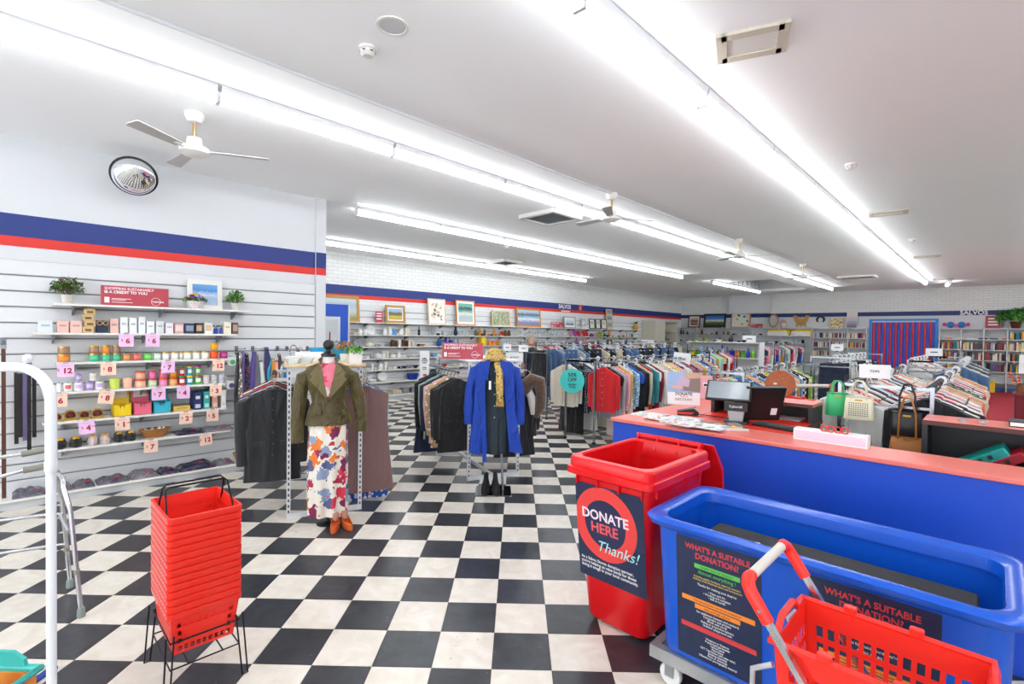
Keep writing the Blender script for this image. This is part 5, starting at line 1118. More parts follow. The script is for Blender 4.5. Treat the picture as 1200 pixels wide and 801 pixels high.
tag(MB().loft([fring(.115,.083,1.14),fring(.15,.118,1.22),fring(.16,.122,1.29),fring(.14,.105,1.36),fring(.062,.068,1.42)]).build('floral_blouse',BLF,smooth=60),'pink and blue floral blouse showing in the velvet blazer neckline','blouse'); bl=bpy.data.objects['floral_blouse']; bl.location=MP; bl.rotation_euler=(0,0,fa); 
for v in bl.data.vertices: v.co.y-=.014
MB().prism([(-.055,1.42),(.055,1.42),(.008,1.13),(-.008,1.13)],0,.006,Tr(0,-.1145,0)@Rx(PI/2)).build('front_panel',BLF,bl)
FLO=blotch('bold_floral_cloth',[srgb('#b01e46'),srgb('#d8304a'),srgb('#e8dfd4'),srgb('#7a1a4a'),srgb('#8a9ab8'),srgb('#e87a2a'),srgb('#ece4d4'),srgb('#56608a')],11,srgb('#ece6d8'),.6,.6,.5)
sk=thing('floral_skirt','cream maxi skirt with big red, plum and blue flowers under the velvet blazer','skirt',MP,fa)
MB().loft([fring(.14,.105,.95,44),fring(.16,.125,.86,44,0,.006,9),fring(.16,.12,.6,44,.3,.012,9),fring(.16,.115,.35,44,.5,.016,9),fring(.155,.105,.085,44,.6,.02,9)]).build('skirt_panel',FLO,sk,smooth=60)
def pump(p,rz,label,col,tall=False,mat=None):
    o=thing('ankle_boot' if tall else 'court_shoe',label,'shoe',p,rz); m_=mat or pbr('orange_suede','#c8591c',.75,var=.12)
    def sole(z,s=1,lift=0): return [Vector(((.046 if tall else .036)*s*math.sin(q*PI/10)*(1 if math.cos(q*PI/10)<.2 else .92),-.115*s*math.cos(q*PI/10),z+max(0,-(-math.cos(q*PI/10))*0)+ (lift*max(0,-math.cos(q*PI/10)+.1)))) for q in range(20)]
    # toe points to -y, heel raised
    MB().loft([sole(.002,.97,.05),sole(.01,1,.05),sole(.016,1,.05)]).build('sole',BLACKP if tall else m_,o,smooth=50)
    if tall: MB().loft([sole(.016,1,.05),sole(.05,.97,.06),[v+Vector((0,.03,0)) for v in sole(.09,.7,.05)],[v+Vector((0,.05,0)) for v in sole(.14,.55,.03)],[v+Vector((0,.052,0)) for v in sole(.165,.55,.02)]],cap=True).build('upper',m_,o,smooth=60)
    else: MB().loft([sole(.016,1,.05),sole(.04,.96,.06),[v+Vector((0,.005,0)) for v in sole(.058,.86,.05)],[v+Vector((0,.008,0)) for v in sole(.058,.80,.05)],sole(.022,.85,.05)],cap=False).build('upper',m_,o,smooth=60)
    MB().loft([[Vector((x*.03,.075+y*.03,z)) for x,y in((-1,-1),(1,-1),(1,1),(-1,1))] if z>.04 else [Vector((x*.022,.082+y*.022,z)) for x,y in((-1,-1),(1,-1),(1,1),(-1,1))] for z in(.0,.065)]).build('heel',BLACKP if tall else m_,o)
    if not tall: 
        MB().loft([[Vector((.026*math.cos(q*PI/8),.06+.03*math.sin(q*PI/8),z)) for q in range(16)] for z in(.065,.12)]).build('foot_form',pbr('foot_form','#c08a76',.6),o,smooth=60)
    return o
pump(MP+Rz(fa).to_3x3()@Vector((.06,-.17,.001)),fa-.15,'orange suede court shoe nearer the skirt hem',None); pump(MP+Rz(fa).to_3x3()@Vector((.16,-.15,.001)),fa+.3,'orange suede court shoe turned outward beside the mannequin pole',None)

# ---- mannequin two: open blue trench over a dark button-through dress, leopard scarf
M2=Vector((-3.80,3.62,0)); fb=math.atan2(-M2.y,-M2.x)+PI/2
t=thing('mannequin','dress-form mannequin on a square steel plate wearing the blue coat','mannequin',M2,fb)
MB().rbox(-.19,.19,-.17,.17,0,.012,.01).build('base_plate',pbr('mirror_steel','#8a8d92',.12,1,var=.02),t); MB().cyl((.1,.03,.012),(.06,.03,.95),.013,n=10).build('pole',STEEL,t,smooth=40)
MB().loft([fring(.13,.1,.92),fring(.15,.11,1.0),fring(.125,.09,1.1),fring(.155,.11,1.24),fring(.17,.085,1.34),fring(.11,.065,1.385),fring(.055,.055,1.42),fring(.05,.05,1.47)]).build('torso_form',FORM,t,smooth=60)
DK=pbr('dark_teal_cloth','#26343c',.8,var=.12,scale=30)
dr=thing('button_dress','long dark teal button-through dress under the blue coat','dress',M2,fb)
MB().loft([fring(.16,.13,.43,36,0,.012,7),fring(.165,.135,.7,36,0,.008,7),fring(.16,.125,.95,36,0,.003,7),fring(.14,.105,1.1,36),fring(.168,.122,1.25,36),fring(.18,.095,1.35,36),fring(.1,.07,1.4,36),fring(.06,.06,1.43,36)]).build('body',DK,dr,smooth=60)
MB().box(-.014,.014,-.003,.003,.5,1.36,Tr(0,-.132,0)).build('placket',DK,dr)
for k in range(7): MB().lathe([(.007,0),(.006,.004)],8,M=Tr(0,-.1355,1.3-k*.12)@Rx(PI/2)).build('button',pbr('pale_button','#b8c0c4',.3),dr)
MB().box(-.012,.012,-.001,.001,-.09,0,Tr(-.05,-.138,1.2)).build('price_ticket',PAPER,dr)
BLC=pbr('cobalt_cotton','#123fa6',.75,var=.12,scale=16)
folds(BLC); folds(DK,(10,10,2))
ct=thing('blue_trench_coat','open cobalt blue trench coat on the mannequin with the leopard scarf','coat',M2,fb)
def arcshell(levels,a0,a1,n=26,th=.008):
    b=MB(); out=[]
    for z,w_,t_,am in levels:
        o_=[]; i_=[]
        for k in range(n):
            a=a0+(a1-a0)*k/(n-1); rp=1+am*math.sin(9*a+1)
            o_.append(Vector((w_*rp*math.cos(a),t_*rp*math.sin(a),z))); i_.append(Vector(((w_*rp-th)*math.cos(a),(t_*rp-th)*math.sin(a),z)))
        out.append(o_+i_[::-1])
    b.loft(out); return b
# angle -90 deg is the front; leave it open in the middle
arcshell([(.44,.27,.22,.05),(.7,.245,.195,.03),(.95,.215,.17,.015),(1.1,.2,.15,.0),(1.25,.21,.145,0),(1.34,.215,.115,0),(1.385,.18,.09,0),(1.41,.12,.08,0)],math.radians(-40),math.radians(238)).build('body',BLC,ct,smooth=60)
for s in(-1,1):
    # front panels hanging outward
    pts=[(s*.085,1.36),(s*.1,1.1),(s*.09 if s<0 else s*.12,.9),(s*.07 if s<0 else s*.16,.47),(s*.25 if s<0 else s*.3,.45),(s*.215,.9),(s*.2,1.2),(s*.18,1.36)]
    if s<0: pts=pts[::-1]
    MB().prism(pts,0,.01,Tr(0,-.148,0)@Rx(PI/2)).build('front_panel',BLC,ct)
    MB().prism([(s*.05,1.43),(s*.17,1.38),(s*.15,1.3),(s*.075,1.2)] if s<0 else [(s*.05,1.43),(s*.075,1.2),(s*.15,1.3),(s*.17,1.38)],0,.012,Tr(0,-.16,0)@Rx(PI/2)).build('lapel',BLC,ct)
    MB().prism([(s*.1,1.1),(s*.2,1.08),(s*.2,1.13),(s*.1,1.15)] if s>0 else [(s*.1,1.15),(s*.2,1.13),(s*.2,1.08),(s*.1,1.1)],0,.008,Tr(0,-.162,0)@Rx(PI/2)).build('storm_flap',BLC,ct)
    path=[(s*.14,0,1.345),(s*.205,0,1.30),(s*.25,-.02,1.1),(s*.262,-.05,.9),(s*.25,-.06,.74)]
    MB().tube(path,[.03,.064,.064,.062,.064],14).build('sleeve',BLC,ct,smooth=60); MB().tube([(s*.252,-.058,.80),(s*.251,-.06,.77)],.068,14).build('cuff_strap',BLC,ct,smooth=60)
    for z in(1.18,.98,.8): MB().lathe([(.012,0),(.01,.005)],10,M=Tr(s*.15,-.162,z)@Rx(PI/2)).build('button',pbr('navy_button','#1a2a5a',.3),ct)
MB().box(-.022,.022,-.003,.003,-.62,0,Tr(-.12,-.17,.98)@Ry(-.04)).build('belt_tail',BLC,ct)
LEO=blotch('leopard_cloth',[srgb('#2a2018'),srgb('#4a3520'),srgb('#2a2018')],42,srgb('#d8b468'),.8,.36,.3)
sc=thing('leopard_scarf','leopard print scarf knotted round the neck of the blue coat','scarf',M2,fb); rs=random.Random(5)
for lvl,(rr,z,tr) in enumerate(((.07,1.43,.036),(.085,1.39,.042),(.065,1.465,.03))):
    MB().tube([((rr+rs.uniform(-.01,.01))*math.cos(k*PI/9),-.03+(rr+rs.uniform(-.01,.01))*math.sin(k*PI/9)*.85,z-.05*math.sin(-k*PI/9)*-1) for k in range(18)],[tr*rs.uniform(.8,1.15) for _ in range(19)][:18],10,closed=True).build('coil',LEO,sc,smooth=60)
MB().tube([(.02,-.12,1.38),(.045,-.17,1.3),(.05,-.185,1.15),(.055,-.185,1.0)],[.035,.036,.04,.034],10).build('tail',LEO,sc,smooth=60)
for k in range(8): MB().cyl((.02+.01*k,-.185,1.0),(.018+.0105*k,-.185,.94),.004,n=5).build('tassel',LEO,sc)
SU=pbr('black_suede','#17181c',.85,var=.15)
Mb=Rz(fb); 
for s,l in((-1,'black suede ankle boot on the steel plate, nearer the white rack post'),(1,'black suede ankle boot on the steel plate, beside the pole')):
    q=M2+Mb.to_3x3()@Vector((-.03+s*.055,-.07,.0125)); pump(q,fb+s*.1,l,None,True,SU)
# fur stole hanging beside
FUR=pbr('brown_fur','#5f4534',.95,var=.75,scale=45,bump=1.0,Sheen_Weight=.6)
f0=loc2w(O2,a2,(.5,-.02,0)); st=thing('fur_stole','brown fur stole with a pale lining looped over the rack end','stole',f0,fb)
MB().tube([(-.1,0,.98),(-.09,-.02,1.08),(-.02,-.03,1.15),(.06,-.02,1.12),(.1,0,.98),(.09,.0,.82),(.03,.01,.68)],[.05,.09,.075,.088,.06,.068,.03],14).build('fur_roll',FUR,st,smooth=60)
MB().tube([(-.08,.02,1.05),(-.02,.0,.92),(.0,.0,.72)],[.05,.05,.03],12).build('lining',pbr('satin_lining','#d8d2c8',.4),st,smooth=60)
MB().tube([(-.02,-.02,1.2),(0,0,1.26)],.006,6).build('hanging_loop',BLACKP,st)
# sign on rack two, poster board beside it, category cards
def card_sign(px0,px1,py0,py1,at,railz,label,body,size=.4,tilt=0,name='category_sign',turn=0):
    """white card on a clip stem rising from a rail; at = ('x'|'y', plane) of the rack that carries it"""
    f_=PX if at[0]=='x' else PY
    c=f_((px0+px1)/2,(py0+py1)/2,at[1]); dist=depth(c); wd=(px1-px0)*dist/FPX; h=(py1-py0)*dist/FPX
    rz=math.atan2(-c.y,-c.x)+PI/2+turn; post=c.z-h/2-railz-.01
    o=thing(name,label,'sign',(c.x,c.y,c.z-h/2),rz); o.rotation_euler=(0,tilt,rz)
    MB().box(-wd/2,wd/2,-.002,.002,0,h).build('card',PAPER,o)
    if body: text(body,h*size*.55,TXK,o,FACE((0,-.0026,h*.5)),bold=h*.006,spacing=1.1)
    elif name=='category_sign': MB().box(-wd*.22,wd*.22,-.0026,-.002,h*.45,h*.57).build('print_line',TXK,o)
    if railz==0: MB().lathe([(.13,0),(.13,.01),(.015,.02)],16,c=(0,.004,-(c.z-h/2))).build('base',DARKM,o)
    MB().cyl((0,.004,-post),(0,.004,h*.5),.004,n=6).build('stem',CHROME,o); MB().box(-.02,.02,0,.01,-.012,.012).build('clip',BLACKP,o)
    return o
dep2=depth(loc2w(O2,a2,(0,.15,1.4)))
c=CAM+ray(542,418.5)*dep2; credit_sign(c.y,c.x,1.3805,48*dep2/FPX,19*dep2/FPX,math.atan2(-c.y,-c.x)+PI/2-.1,'crimson credit sign standing on the rack behind the blue coat')
pe=loc2w(O2,a2,(0,1.2,1.37))
card_sign(593,613,413,424,('y',5.2),0,'white card sign reading JACKETS over the blue coat shoulder','JACKETS')
card_sign(590,599,403,411,('y',5.6),.0,'small white card behind the JACKETS sign, next to the person',None); card_sign(608,619,404,412,('y',5.8),.0,'small white card in front of the person',None)
card_sign(789,808,413,428,('x',-4.30),1.27,'tilted white card sign on the end of the half-price rack','TOPS',tilt=.08)
card_sign(1010,1040,427,443,('y',4.95),1.31,'white card sign reading TOPS above the handbag rack','TOPS')
card_sign(871,885,393,401,('x',-5.35),1.47,'white card sign above the childrens clothes rack',None); card_sign(975,987,403,411,('x',-1.95),1.37,'white card sign above the trouser rack',None); card_sign(1087,1102,408,417,('y',9.65),1.36,'white card sign on the rack before the bookshelves',None)
card_sign(752,766,398,408,('x',-8.6),1.46,'white card sign by the beige cabinet',None)
o=card_sign(492,503,411,443,('y',4.5),0,'tall white try-me-on poster with an arch on a stand behind the blue-coat rack',None,name='poster_stand')
h=32*depth(o.location)/FPX
MB().tube([(.045*math.cos(k*PI/10),-.003,h*.6+.06*math.sin(k*PI/10)) for k in range(11)],.004,5).build('arch_mark',TXK,o); [MB().box(-.03,.03,-.003,-.002,h*q,h*q+.014).build('print_line',TXK if q>.5 else TXR,o) for q in(.55,.62,.69,.32,.38)]
MB().box(-.02,.035,-.0032,-.002,h*.08,h*.16).build('red_patch',TXR,o)
# turquoise half-price disc
dk=depth((-4.75,6.2,1.1)); c=CAM+ray(670.5,446)*dk; o=thing('discount_disc','round turquoise card reading 50% OFF GREEN TAGS hung on the rack end','sign',c,math.atan2(-c.y,-c.x)+PI/2)
R_=14.3*dk/FPX; b=disc(0,R_,0,0,-.002,.002,40); b.v=[tuple(Rx(PI/2)@Vector(p)) for p in b.v]; b.build('disc',pbr('turquoise_card','#40cfc8',.5,var=0),o)
text('50%\nOFF',R_*.42,TXK,o,FACE((0,-.003,R_*.28)),bold=.002); text('GREEN\nTAGS',R_*.22,TXK,o,FACE((0,-.003,-R_*.42)),bold=.001)
MB().tube([(0,0,R_*.92),(0,.0,R_*1.15)],.003,5).build('cord',DARKM,o)
# ================================================================== SCARVES ON PEGS
def scarf(px,y0,y1,wpx,mat,label,name='hanging_scarf',col=None,pat=0):
    x=LWX+.22; a=PX(px,y0,x); e=PX(px,y1,x); L=a.z-e.z; wd=wpx*depth(a)/FPX; rs=random.Random(int(px*10)); o=thing(name,label,'scarf',(x,a.y,a.z))
    n=9; N=14; b=MB()
    rings=[]
    for i in range(n+1):
        u=i/n; w_=wd/2*(.45+.55*min(1,u*3)); 
        rings.append([Vector(((.035+.012*math.sin(3*q*2*PI/N+px))*math.sin(2*PI*q/N),w_*math.cos(2*PI*q/N)+.01*math.sin(u*5+px),-L*u+ (.02*math.cos(4*PI*q/N) if i==n else 0))) for q in range(N)])
    m_=b.loft(rings).build('cloth',mat or FAB,o,smooth=60,color=col or (.5,.5,.5))
    if pat: m_.material_slots[0].link='OBJECT'; m_.material_slots[0].material=FABS[pat]
    MB().tube([(0,.015*math.cos(q*PI/5),.0+.02*math.sin(q*PI/5)) for q in range(10)],.006,5,closed=True).build('ring',CHROME,o)
    return o
TIE=blotch('pink_spotted_navy',[srgb('#e0707a'),srgb('#d88a94')],34,srgb('#1e2340'),.6,.28)
for px,y0,y1,wd,col,pat,lab in [(277.5,413,486,4,'#1c1c26',0,'thin black scarf, first on the peg by the shelves'),(281,414,485,5,'#8a7a60',5,'brown patterned scarf behind the violet tie'),(285,414,500,5,'#6a559a',0,'violet tie on the first peg'),(297,412,480,9,'#5a4a90',0,'purple scarf on the second peg'),(301,416,488,8,'#6a6a76',0,'grey knitted scarf beside the purple one'),(306,424,520,14,'#e2e0da',0,'long white scarf hanging in front on its peg'),(313,408,445,8,'#3a3a6a',0,'dark blue scarf on the third peg'),(316,420,455,7,'#2aa0b8',0,'teal scarf on the third peg'),(320,422,462,7,'#d8922c',0,'orange scarf behind the salmon one'),(324,424,466,9,'#eaa690',0,'salmon pink scarf on the third peg'),(327,416,450,5,'#5a3a34',0,'dark brown scarf on the fourth peg'),(330,426,460,7,'#8fa89a',5,'sage printed scarf on the fourth peg'),(335,426,456,8,'#2a70c0',0,'bright blue scarf on the fourth peg')]:
    scarf(px,y0,y1,wd,None,lab,col=srgb(col),pat=pat)
scarf(289,415,512,7,TIE,'navy tie with pink spots hanging lowest on the first peg')
for px,py,l in((277,408,0),(296,408,0),(311,409,0),(325,408,0),(336,408,0),(349,410,0),(360,408,0)):
    p=PX(px,py,SHX); peg(p.y,p.z,.32,'slanting chrome peg for scarves on the slatwall')
for px,y0,y1,l in ((272.5,418,428,'green'),(271.5,445,456,'violet')):
    p=PX(px,(y0+y1)/2,LWX+.2); o=thing('swing_card','white hanging card with a %s logo at the shelf end'%l,'card',(LWX+.2,p.y,p.z)); MB().box(-.001,.001,-.055,.055,-.05,.05).build('card',PAPER,o); MB().lathe([(.03,0),(.03,.0006)],14,M=Tr(.0012,0,-.01)@Ry(PI/2)).build('logo',CARD,o,color=srgb('#4ab870') if l=='green' else srgb('#5a4a8a')); MB().tube([(0,0,.05),(-.18,0,.06)],.003,5).build('hook',CHROME,o)
for px,py,c,l in((352,408,'#d8c8a8','cream beaded necklace'),(362,420,'#a83240','red beaded necklace'),(344,405,'#8a6a4a','brown bead necklace')):
    p=PX(px,py,LWX+.3); o=thing('necklace',l+' looped over a peg by the pilaster','necklace',p)
    for k in range(16):
        a=2*PI*k/16; MB().lathe([(.003,-.009),(.01,0),(.003,.009)],7,c=(.0,.045*math.sin(a),-.07+.08*math.cos(a))).build('bead',CERAM,o,color=srgb(c))

# ================================================================== FAR LEFT WALL: shelves of china and glass
FX=FLX+.0285; FD=.285
fz=[1.905,1.605,1.315,1.03,.752,.452]
flab=['picture shelf','top china shelf','second china shelf','third china shelf','fourth china shelf','fifth china shelf']
for i,z in enumerate(fz):
    y1=18.7 if i<3 else (14.5 if i<5 else 12)
    shelf(3.6,y1,z,FD,'long white wall shelf on the far left wall: '+flab[i],n=14 if i<3 else 9,x=FX)
t=thing('wall_shelf','low white base shelf under the china shelves','shelf',(FX,0,0)); MB().box(0,.36,3.6,12,.10,.125).build('board',TRIMW,t); MB().box(.02,.30,3.6,12,0,.10).build('plinth',WHITE,t)
def mk(prof,n=14,handle=None,extra=None,mat=None):
    b=MB().lathe(prof,n)
    if handle: b.tube([(0,handle[0],handle[1]),(0,handle[0]+.03,handle[1]),(0,handle[0]+.03,handle[1]-.04),(0,handle[0]-.004,handle[1]-.045)],.005,5)
    if extra: b.tube(*extra)
    return b.mesh('ware',mat or CERAM,smooth=40)
WARE={'cup':mk([(.025,0),(.04,.008),(.045,.06),(.041,.06),(.03,.01)],14,(.042,.05)),
 'bowl':mk([(.035,0),(.04,.01),(.085,.065),(.08,.065),(.03,.015)],16),
 'plate':mk([(.06,0),(.07,.004),(.125,.02),(.12,.022),(.06,.008)],20),
 'teapot':mk([(.05,0),(.08,.02),(.09,.06),(.07,.1),(.03,.115),(.012,.12),(.016,.135),(.005,.142)],16,(.08,.085),([(0,-.07,.05),(0,-.11,.07),(0,-.135,.11)],[.022,.016,.011],6)),
 'jug':mk([(.04,0),(.06,.03),(.055,.09),(.035,.13),(.045,.16),(.04,.16),(.03,.13)],14,(.05,.13)),
 'vase':mk([(.03,0),(.05,.03),(.055,.08),(.03,.16),(.022,.19),(.035,.215),(.03,.215),(.018,.19)],14),
 'tall_vase':mk([(.03,0),(.035,.05),(.05,.2),(.045,.2),(.03,.06)],14),
 'tureen':mk([(.05,0),(.09,.03),(.1,.07),(.098,.075),(.05,.105),(.014,.115),(.014,.13),(.005,.135)],16),
 'tumbler':mk([(.028,0),(.03,.004),(.036,.11),(.034,.11),(.028,.01)],12,mat=GLASS),
 'wine_glass':mk([(.033,0),(.03,.004),(.005,.01),(.005,.075),(.03,.1),(.036,.13),(.03,.17),(.028,.17),(.03,.13),(.006,.08)],12,mat=GLASS),
 'bottle':mk([(.033,0),(.036,.01),(.036,.13),(.014,.17),(.012,.21),(.016,.215),(.016,.23),(.005,.232)],12),
 'glass_bowl':mk([(.03,0),(.035,.008),(.08,.07),(.075,.07),(.03,.012)],16,mat=GLASS),
 'canister':mk([(.045,0),(.048,.004),(.048,.12),(.05,.122),(.05,.135),(.012,.14),(.012,.155),(.004,.157)],16)}
CN={'cup':'cup','bowl':'bowl','plate':'plate','teapot':'teapot','jug':'jug','vase':'vase','tall_vase':'vase','tureen':'tureen','tumbler':'glass','wine_glass':'glass','bottle':'bottle','glass_bowl':'bowl','canister':'canister'}
NMW={'cup':'teacup','bowl':'bowl','plate':'display plate','teapot':'teapot','jug':'jug','vase':'vase','tall_vase':'tall vase','tureen':'lidded tureen','tumbler':'clear glass tumbler','wine_glass':'clear wine glass','bottle':'bottle','glass_bowl':'clear glass bowl','canister':'lidded canister'}
HALF={'cup':.06,'bowl':.085,'plate':.125,'teapot':.12,'jug':.065,'vase':.055,'tall_vase':.05,'tureen':.1,'tumbler':.037,'wine_glass':.037,'bottle':.036,'glass_bowl':.08,'canister':.05}
NC={'white':'#f0f0ee','cream':'#e8e0cc','grey':'#b4b8bc','cobalt blue':'#1a34b0','navy':'#1c2740','sky blue':'#5a9ad0','amber':'#c88428','brown':'#5a3a22','yellow':'#f0c814','red':'#c8242e','pink':'#e07a92','violet':'#8a4a9a','green':'#4a9a44','lime':'#8ccc3a','black':'#1e1e22','silver':'#9a9ca0','teal':'#2a96a6','orange':'#e8801c','terracotta':'#a8522e','olive':'#6a6a3a','ochre':'#c29a4a'}
def ware(kind,col,x,y,z,where,rot=None,tiltplate=False,sc=1,axis='x'):
    o=link(kind if kind not in('plate',) else 'display_plate',WARE[kind],loc=(x,y,z+.0008),rot=rnd.random()*6.28 if rot is None else rot,color=srgb(NC[col]),scale=(sc,)*3)
    if kind=='plate':
        o.rotation_euler=(0,1.25,0) if axis=='x' else (1.25,0,0); o.location.z=z+.118*sc; 
        if axis=='x': o.location.x-=.05
    n=NMW[kind]; tag(o,'%s standing on the %s'%(n if kind in('tumbler','wine_glass','glass_bowl') else col+' '+n,where),CN[kind],'%s on the %s'%(CN[kind]+'s' if not CN[kind].endswith('ss') else 'glasses',where)); return o
def zone(y0,y1,z,kinds,cols,where,dens=1,seed=0,x=FX,fd=FD):
    r=random.Random(seed); y=y0; dens=min(1.05,dens*1.5)
    while True:
        k=r.choice(kinds); h=HALF[k]*.9; y+=h*(1/dens)
        if y+h>y1: break
        ware(k,r.choice(cols),x+fd*.55+r.uniform(-.03,.05),y,z,where,sc=r.uniform(.85,1.15)); y+=h*(1/dens)+r.uniform(.0,.03)/dens
def fy(px): return PX(px,390,FX+.15).y
CHN=['cup','bowl','teapot','jug','tureen','cup','plate']
A='top china shelf'; z=fz[1]
zone(fy(412),fy(447),z,CHN,['white','white','cream'],A,.8,1); zone(fy(449),fy(484),z,['jug','canister','vase','tall_vase','cup'],['white','cream','white','sky blue'],A,.7,2)
ware('bottle','navy',FX+.15,fy(491),z,A); ware('tall_vase','silver',FX+.16,fy(507),z,A,sc=1.2); ware('cup','navy',FX+.2,fy(512),z,A); zone(fy(517),fy(529),z,['tumbler','glass_bowl'],['white'],A,.6,3); ware('vase','navy',FX+.15,fy(534),z,A,sc=1.15)
zone(fy(538),fy(555),z,['tumbler','wine_glass','glass_bowl'],['white'],A,.7,4); zone(fy(556),fy(600),z,['bottle','cup','jug','canister'],['brown','amber','red','orange','brown','olive','amber'],A,.62,5)
zone(fy(602),fy(664),z,['wine_glass','tumbler','wine_glass'],['white'],A,.55,6); zone(fy(668),fy(697),z,['plate','tureen','vase','cup'],['red','pink','violet','red'],A,.6,7); zone(fy(698),fy(722),z,['jug','bowl','vase'],['lime','green','orange','black'],A,.5,8); zone(fy(724),fy(744),z,['canister','bowl','bottle'],['white','cream','green','red'],A,.5,9)
A='second china shelf'; z=fz[2]
zone(fy(413),fy(455),z,CHN,['white','cream','white','silver'],A,.75,11); zone(fy(457),fy(486),z,['canister','tall_vase','cup','jug'],['white','cream','brown','cream'],A,.7,12); zone(fy(488),fy(500),z,['bowl','cup'],['navy','brown','amber'],A,.7,13); zone(fy(512),fy(540),z,['vase','bottle','jug'],['sky blue','cobalt blue','cobalt blue','teal'],A,.65,14); zone(fy(543),fy(560),z,['bowl','cup'],['navy','sky blue'],A,.6,15)
o=thing('yellow_canister_box','big square yellow canister on the second china shelf','canister',(FX+.15,fy(565),z+.0008)); MB().rbox(-.09,.09,-.09,.09,0,.25,.02).build('body',PLAST,o,color=srgb('#f0cc10')); MB().rbox(-.085,.085,-.085,.085,.25,.27,.02).build('lid',PLAST,o,color=srgb('#e6be08'))
zone(fy(572),fy(586),z,['wine_glass','jug'],['amber','orange'],A,.6,16); zone(fy(588),fy(650),z,['tumbler','wine_glass'],['white'],A,.5,17); zone(fy(656),fy(698),z,['bowl','cup','vase'],['pink','violet','red','red','pink'],A,.5,18); zone(fy(700),fy(744),z,['jug','bowl','cup','bottle'],['green','white','lime','cream','navy','brown'],A,.42,19)
A='third china shelf'; z=fz[3]
zone(fy(412),fy(488),z,['cup','cup','bowl','teapot','tall_vase','jug'],['white','white','cream','grey'],A,.72,21); ware('glass_bowl','white',FX+.15,fy(492),z,A); zone(fy(505),fy(620),z,['bowl','jug','cup'],['white','sky blue','cream','green'],A,.4,22)
A='fourth china shelf'; z=fz[4]
zone(fy(420),fy(466),z,['jug','tureen','bowl','cup','tall_vase'],['white','white','cream'],A,.75,23); zone(fy(466),fy(492),z,['bowl','cup'],['grey','navy','white','silver'],A,.7,24); zone(fy(510),fy(600),z,['bowl','canister'],['white','red','cream'],A,.35,25)
A='fifth china shelf'; z=fz[5]
zone(fy(430),fy(462),z,['plate','bowl','tureen'],['white'],A,.45,26)
o=thing('blue_basin','deep blue oval enamel basin on the fifth china shelf','basin',(FX+.15,fy(484),z+.0008)); MB().loft([fring(.08,.1,0,24),fring(.1,.14,.02,24),fring(.12,.165,.16,24),fring(.115,.16,.16,24),fring(.09,.12,.02,24)]).build('basin',CERAM,o,smooth=50,color=srgb('#16309c')); MB().tube([(.0,.165,.13),(0,.2,.13),(.0,.2,.1),(0,.16,.1)],.008,6).build('handle',CERAM,o,color=srgb('#16309c'))
zone(fy(486.5),fy(520),z,['plate','bowl'],['navy','cobalt blue','white'],A,.5,27)
for px,l in((474,'first'),(485,'second')):
    o=thing('steel_pan','%s clear-sided cake pan on the low base shelf'%l,'pan',(FX+.18,fy(px),.1258)); MB().lathe([(.12,0),(.125,.01),(.125,.12),(.12,.12),(.115,.015)],22).build('pan',STEEL,o,smooth=40); MB().tube([(.125*math.cos(k*PI/11),.125*math.sin(k*PI/11),.12) for k in range(22)],.006,6,closed=True).build('rolled_edge',STEEL,o)
o=thing('linen_bundle','folded cream cloth bundle on the low base shelf','linen',(FX+.18,fy(463),.1258)); 
for k in range(3): MB().rbox(-.12,.12,-.15+.01*k,.15-.012*k,.035*k,.033+.035*k,.03).build('fold',FAB,o,color=srgb('#d8ccb4'))
# ---- pictures standing on the picture shelf
def pic(px0,px1,py0,py1,label,fm,art,fw=.03,mount=0,tilt=.09):
    x=FX+.12; a=PX((px0+px1)/2,py1,x); wd=PX(px1,py1,x).y-PX(px0,py1,x).y; h=(py1-py0)*depth(a)/FPX
    return picture('framed_picture',label,(x,a.y,fz[0]+.0008),wd,h,PI/2,tilt,fm,art,fw,mount)
BLK=pbr('black_frame','#1e1c1c',.4); ORF=wood('orange_frame','#c87a28','#e0983e',8)
pic(376,422,344,375,'big gilt-framed sky landscape behind the blue partition',GILT,artmat('art_sky',[(0,'#8a8a5a'),(.25,'#b8b890'),(.4,'#b8c8d0'),(.7,'#a8bcc8'),(.9,'#c8d0d4')]),.07)
pic(452,475,356,377,'gilt-framed painting of a farmhouse and lawn',GILT,artmat('art_farm',[(0,'#a8a030'),(.3,'#c8b840'),(.45,'#8a5a3a'),(.6,'#4a6a3a'),(.75,'#9ab4d0')]),.06,.03)
pic(502,522.5,349,379,'tall pale print of a tan map-like drawing in a thin wooden frame',PINE,blotch('art_map',[srgb('#b89a6a'),srgb('#d0b890'),srgb('#8a7450')],9,srgb('#eeeae2'),.4,.4),.03,.08)
pic(535,557,351,380,'tall print of a dark-haired woman in green, thin wooden frame',ORF,artmat('art_lady',[(0,'#b8c8c8'),(.3,'#a8c0c4'),(.45,'#e8e4de'),(.6,'#4a9a8a'),(.75,'#2a3a34'),(.85,'#6ab0a0')]),.03,.06)
pic(577,598,363,381,'small painting of a pink and green garden, thin frame',PINE,blotch('art_garden',[srgb('#d86a70'),srgb('#4a9a5a'),srgb('#8ac07a'),srgb('#e89aa0'),srgb('#b8d8c8')],26,srgb('#6aa878'),.4,.6),.03)
pic(606,634,361,382.5,'wide seascape with breaking waves in an orange wood frame',ORF,artmat('art_sea',[(0,'#7a7aa0'),(.25,'#8a90b8'),(.4,'#e8ecf0'),(.55,'#8ab0d0'),(.7,'#4a5a5a'),(.85,'#a8c4dc')]),.05)
pic(661,674.5,370,383.5,'small grey frame with a sea print, beside the second crimson sign',STEEL,artmat('art_sea2',[(0,'#6a7a8a'),(.3,'#8a9aa8'),(.5,'#b8d0d8'),(.8,'#d8e0e0')]),.04,.06)
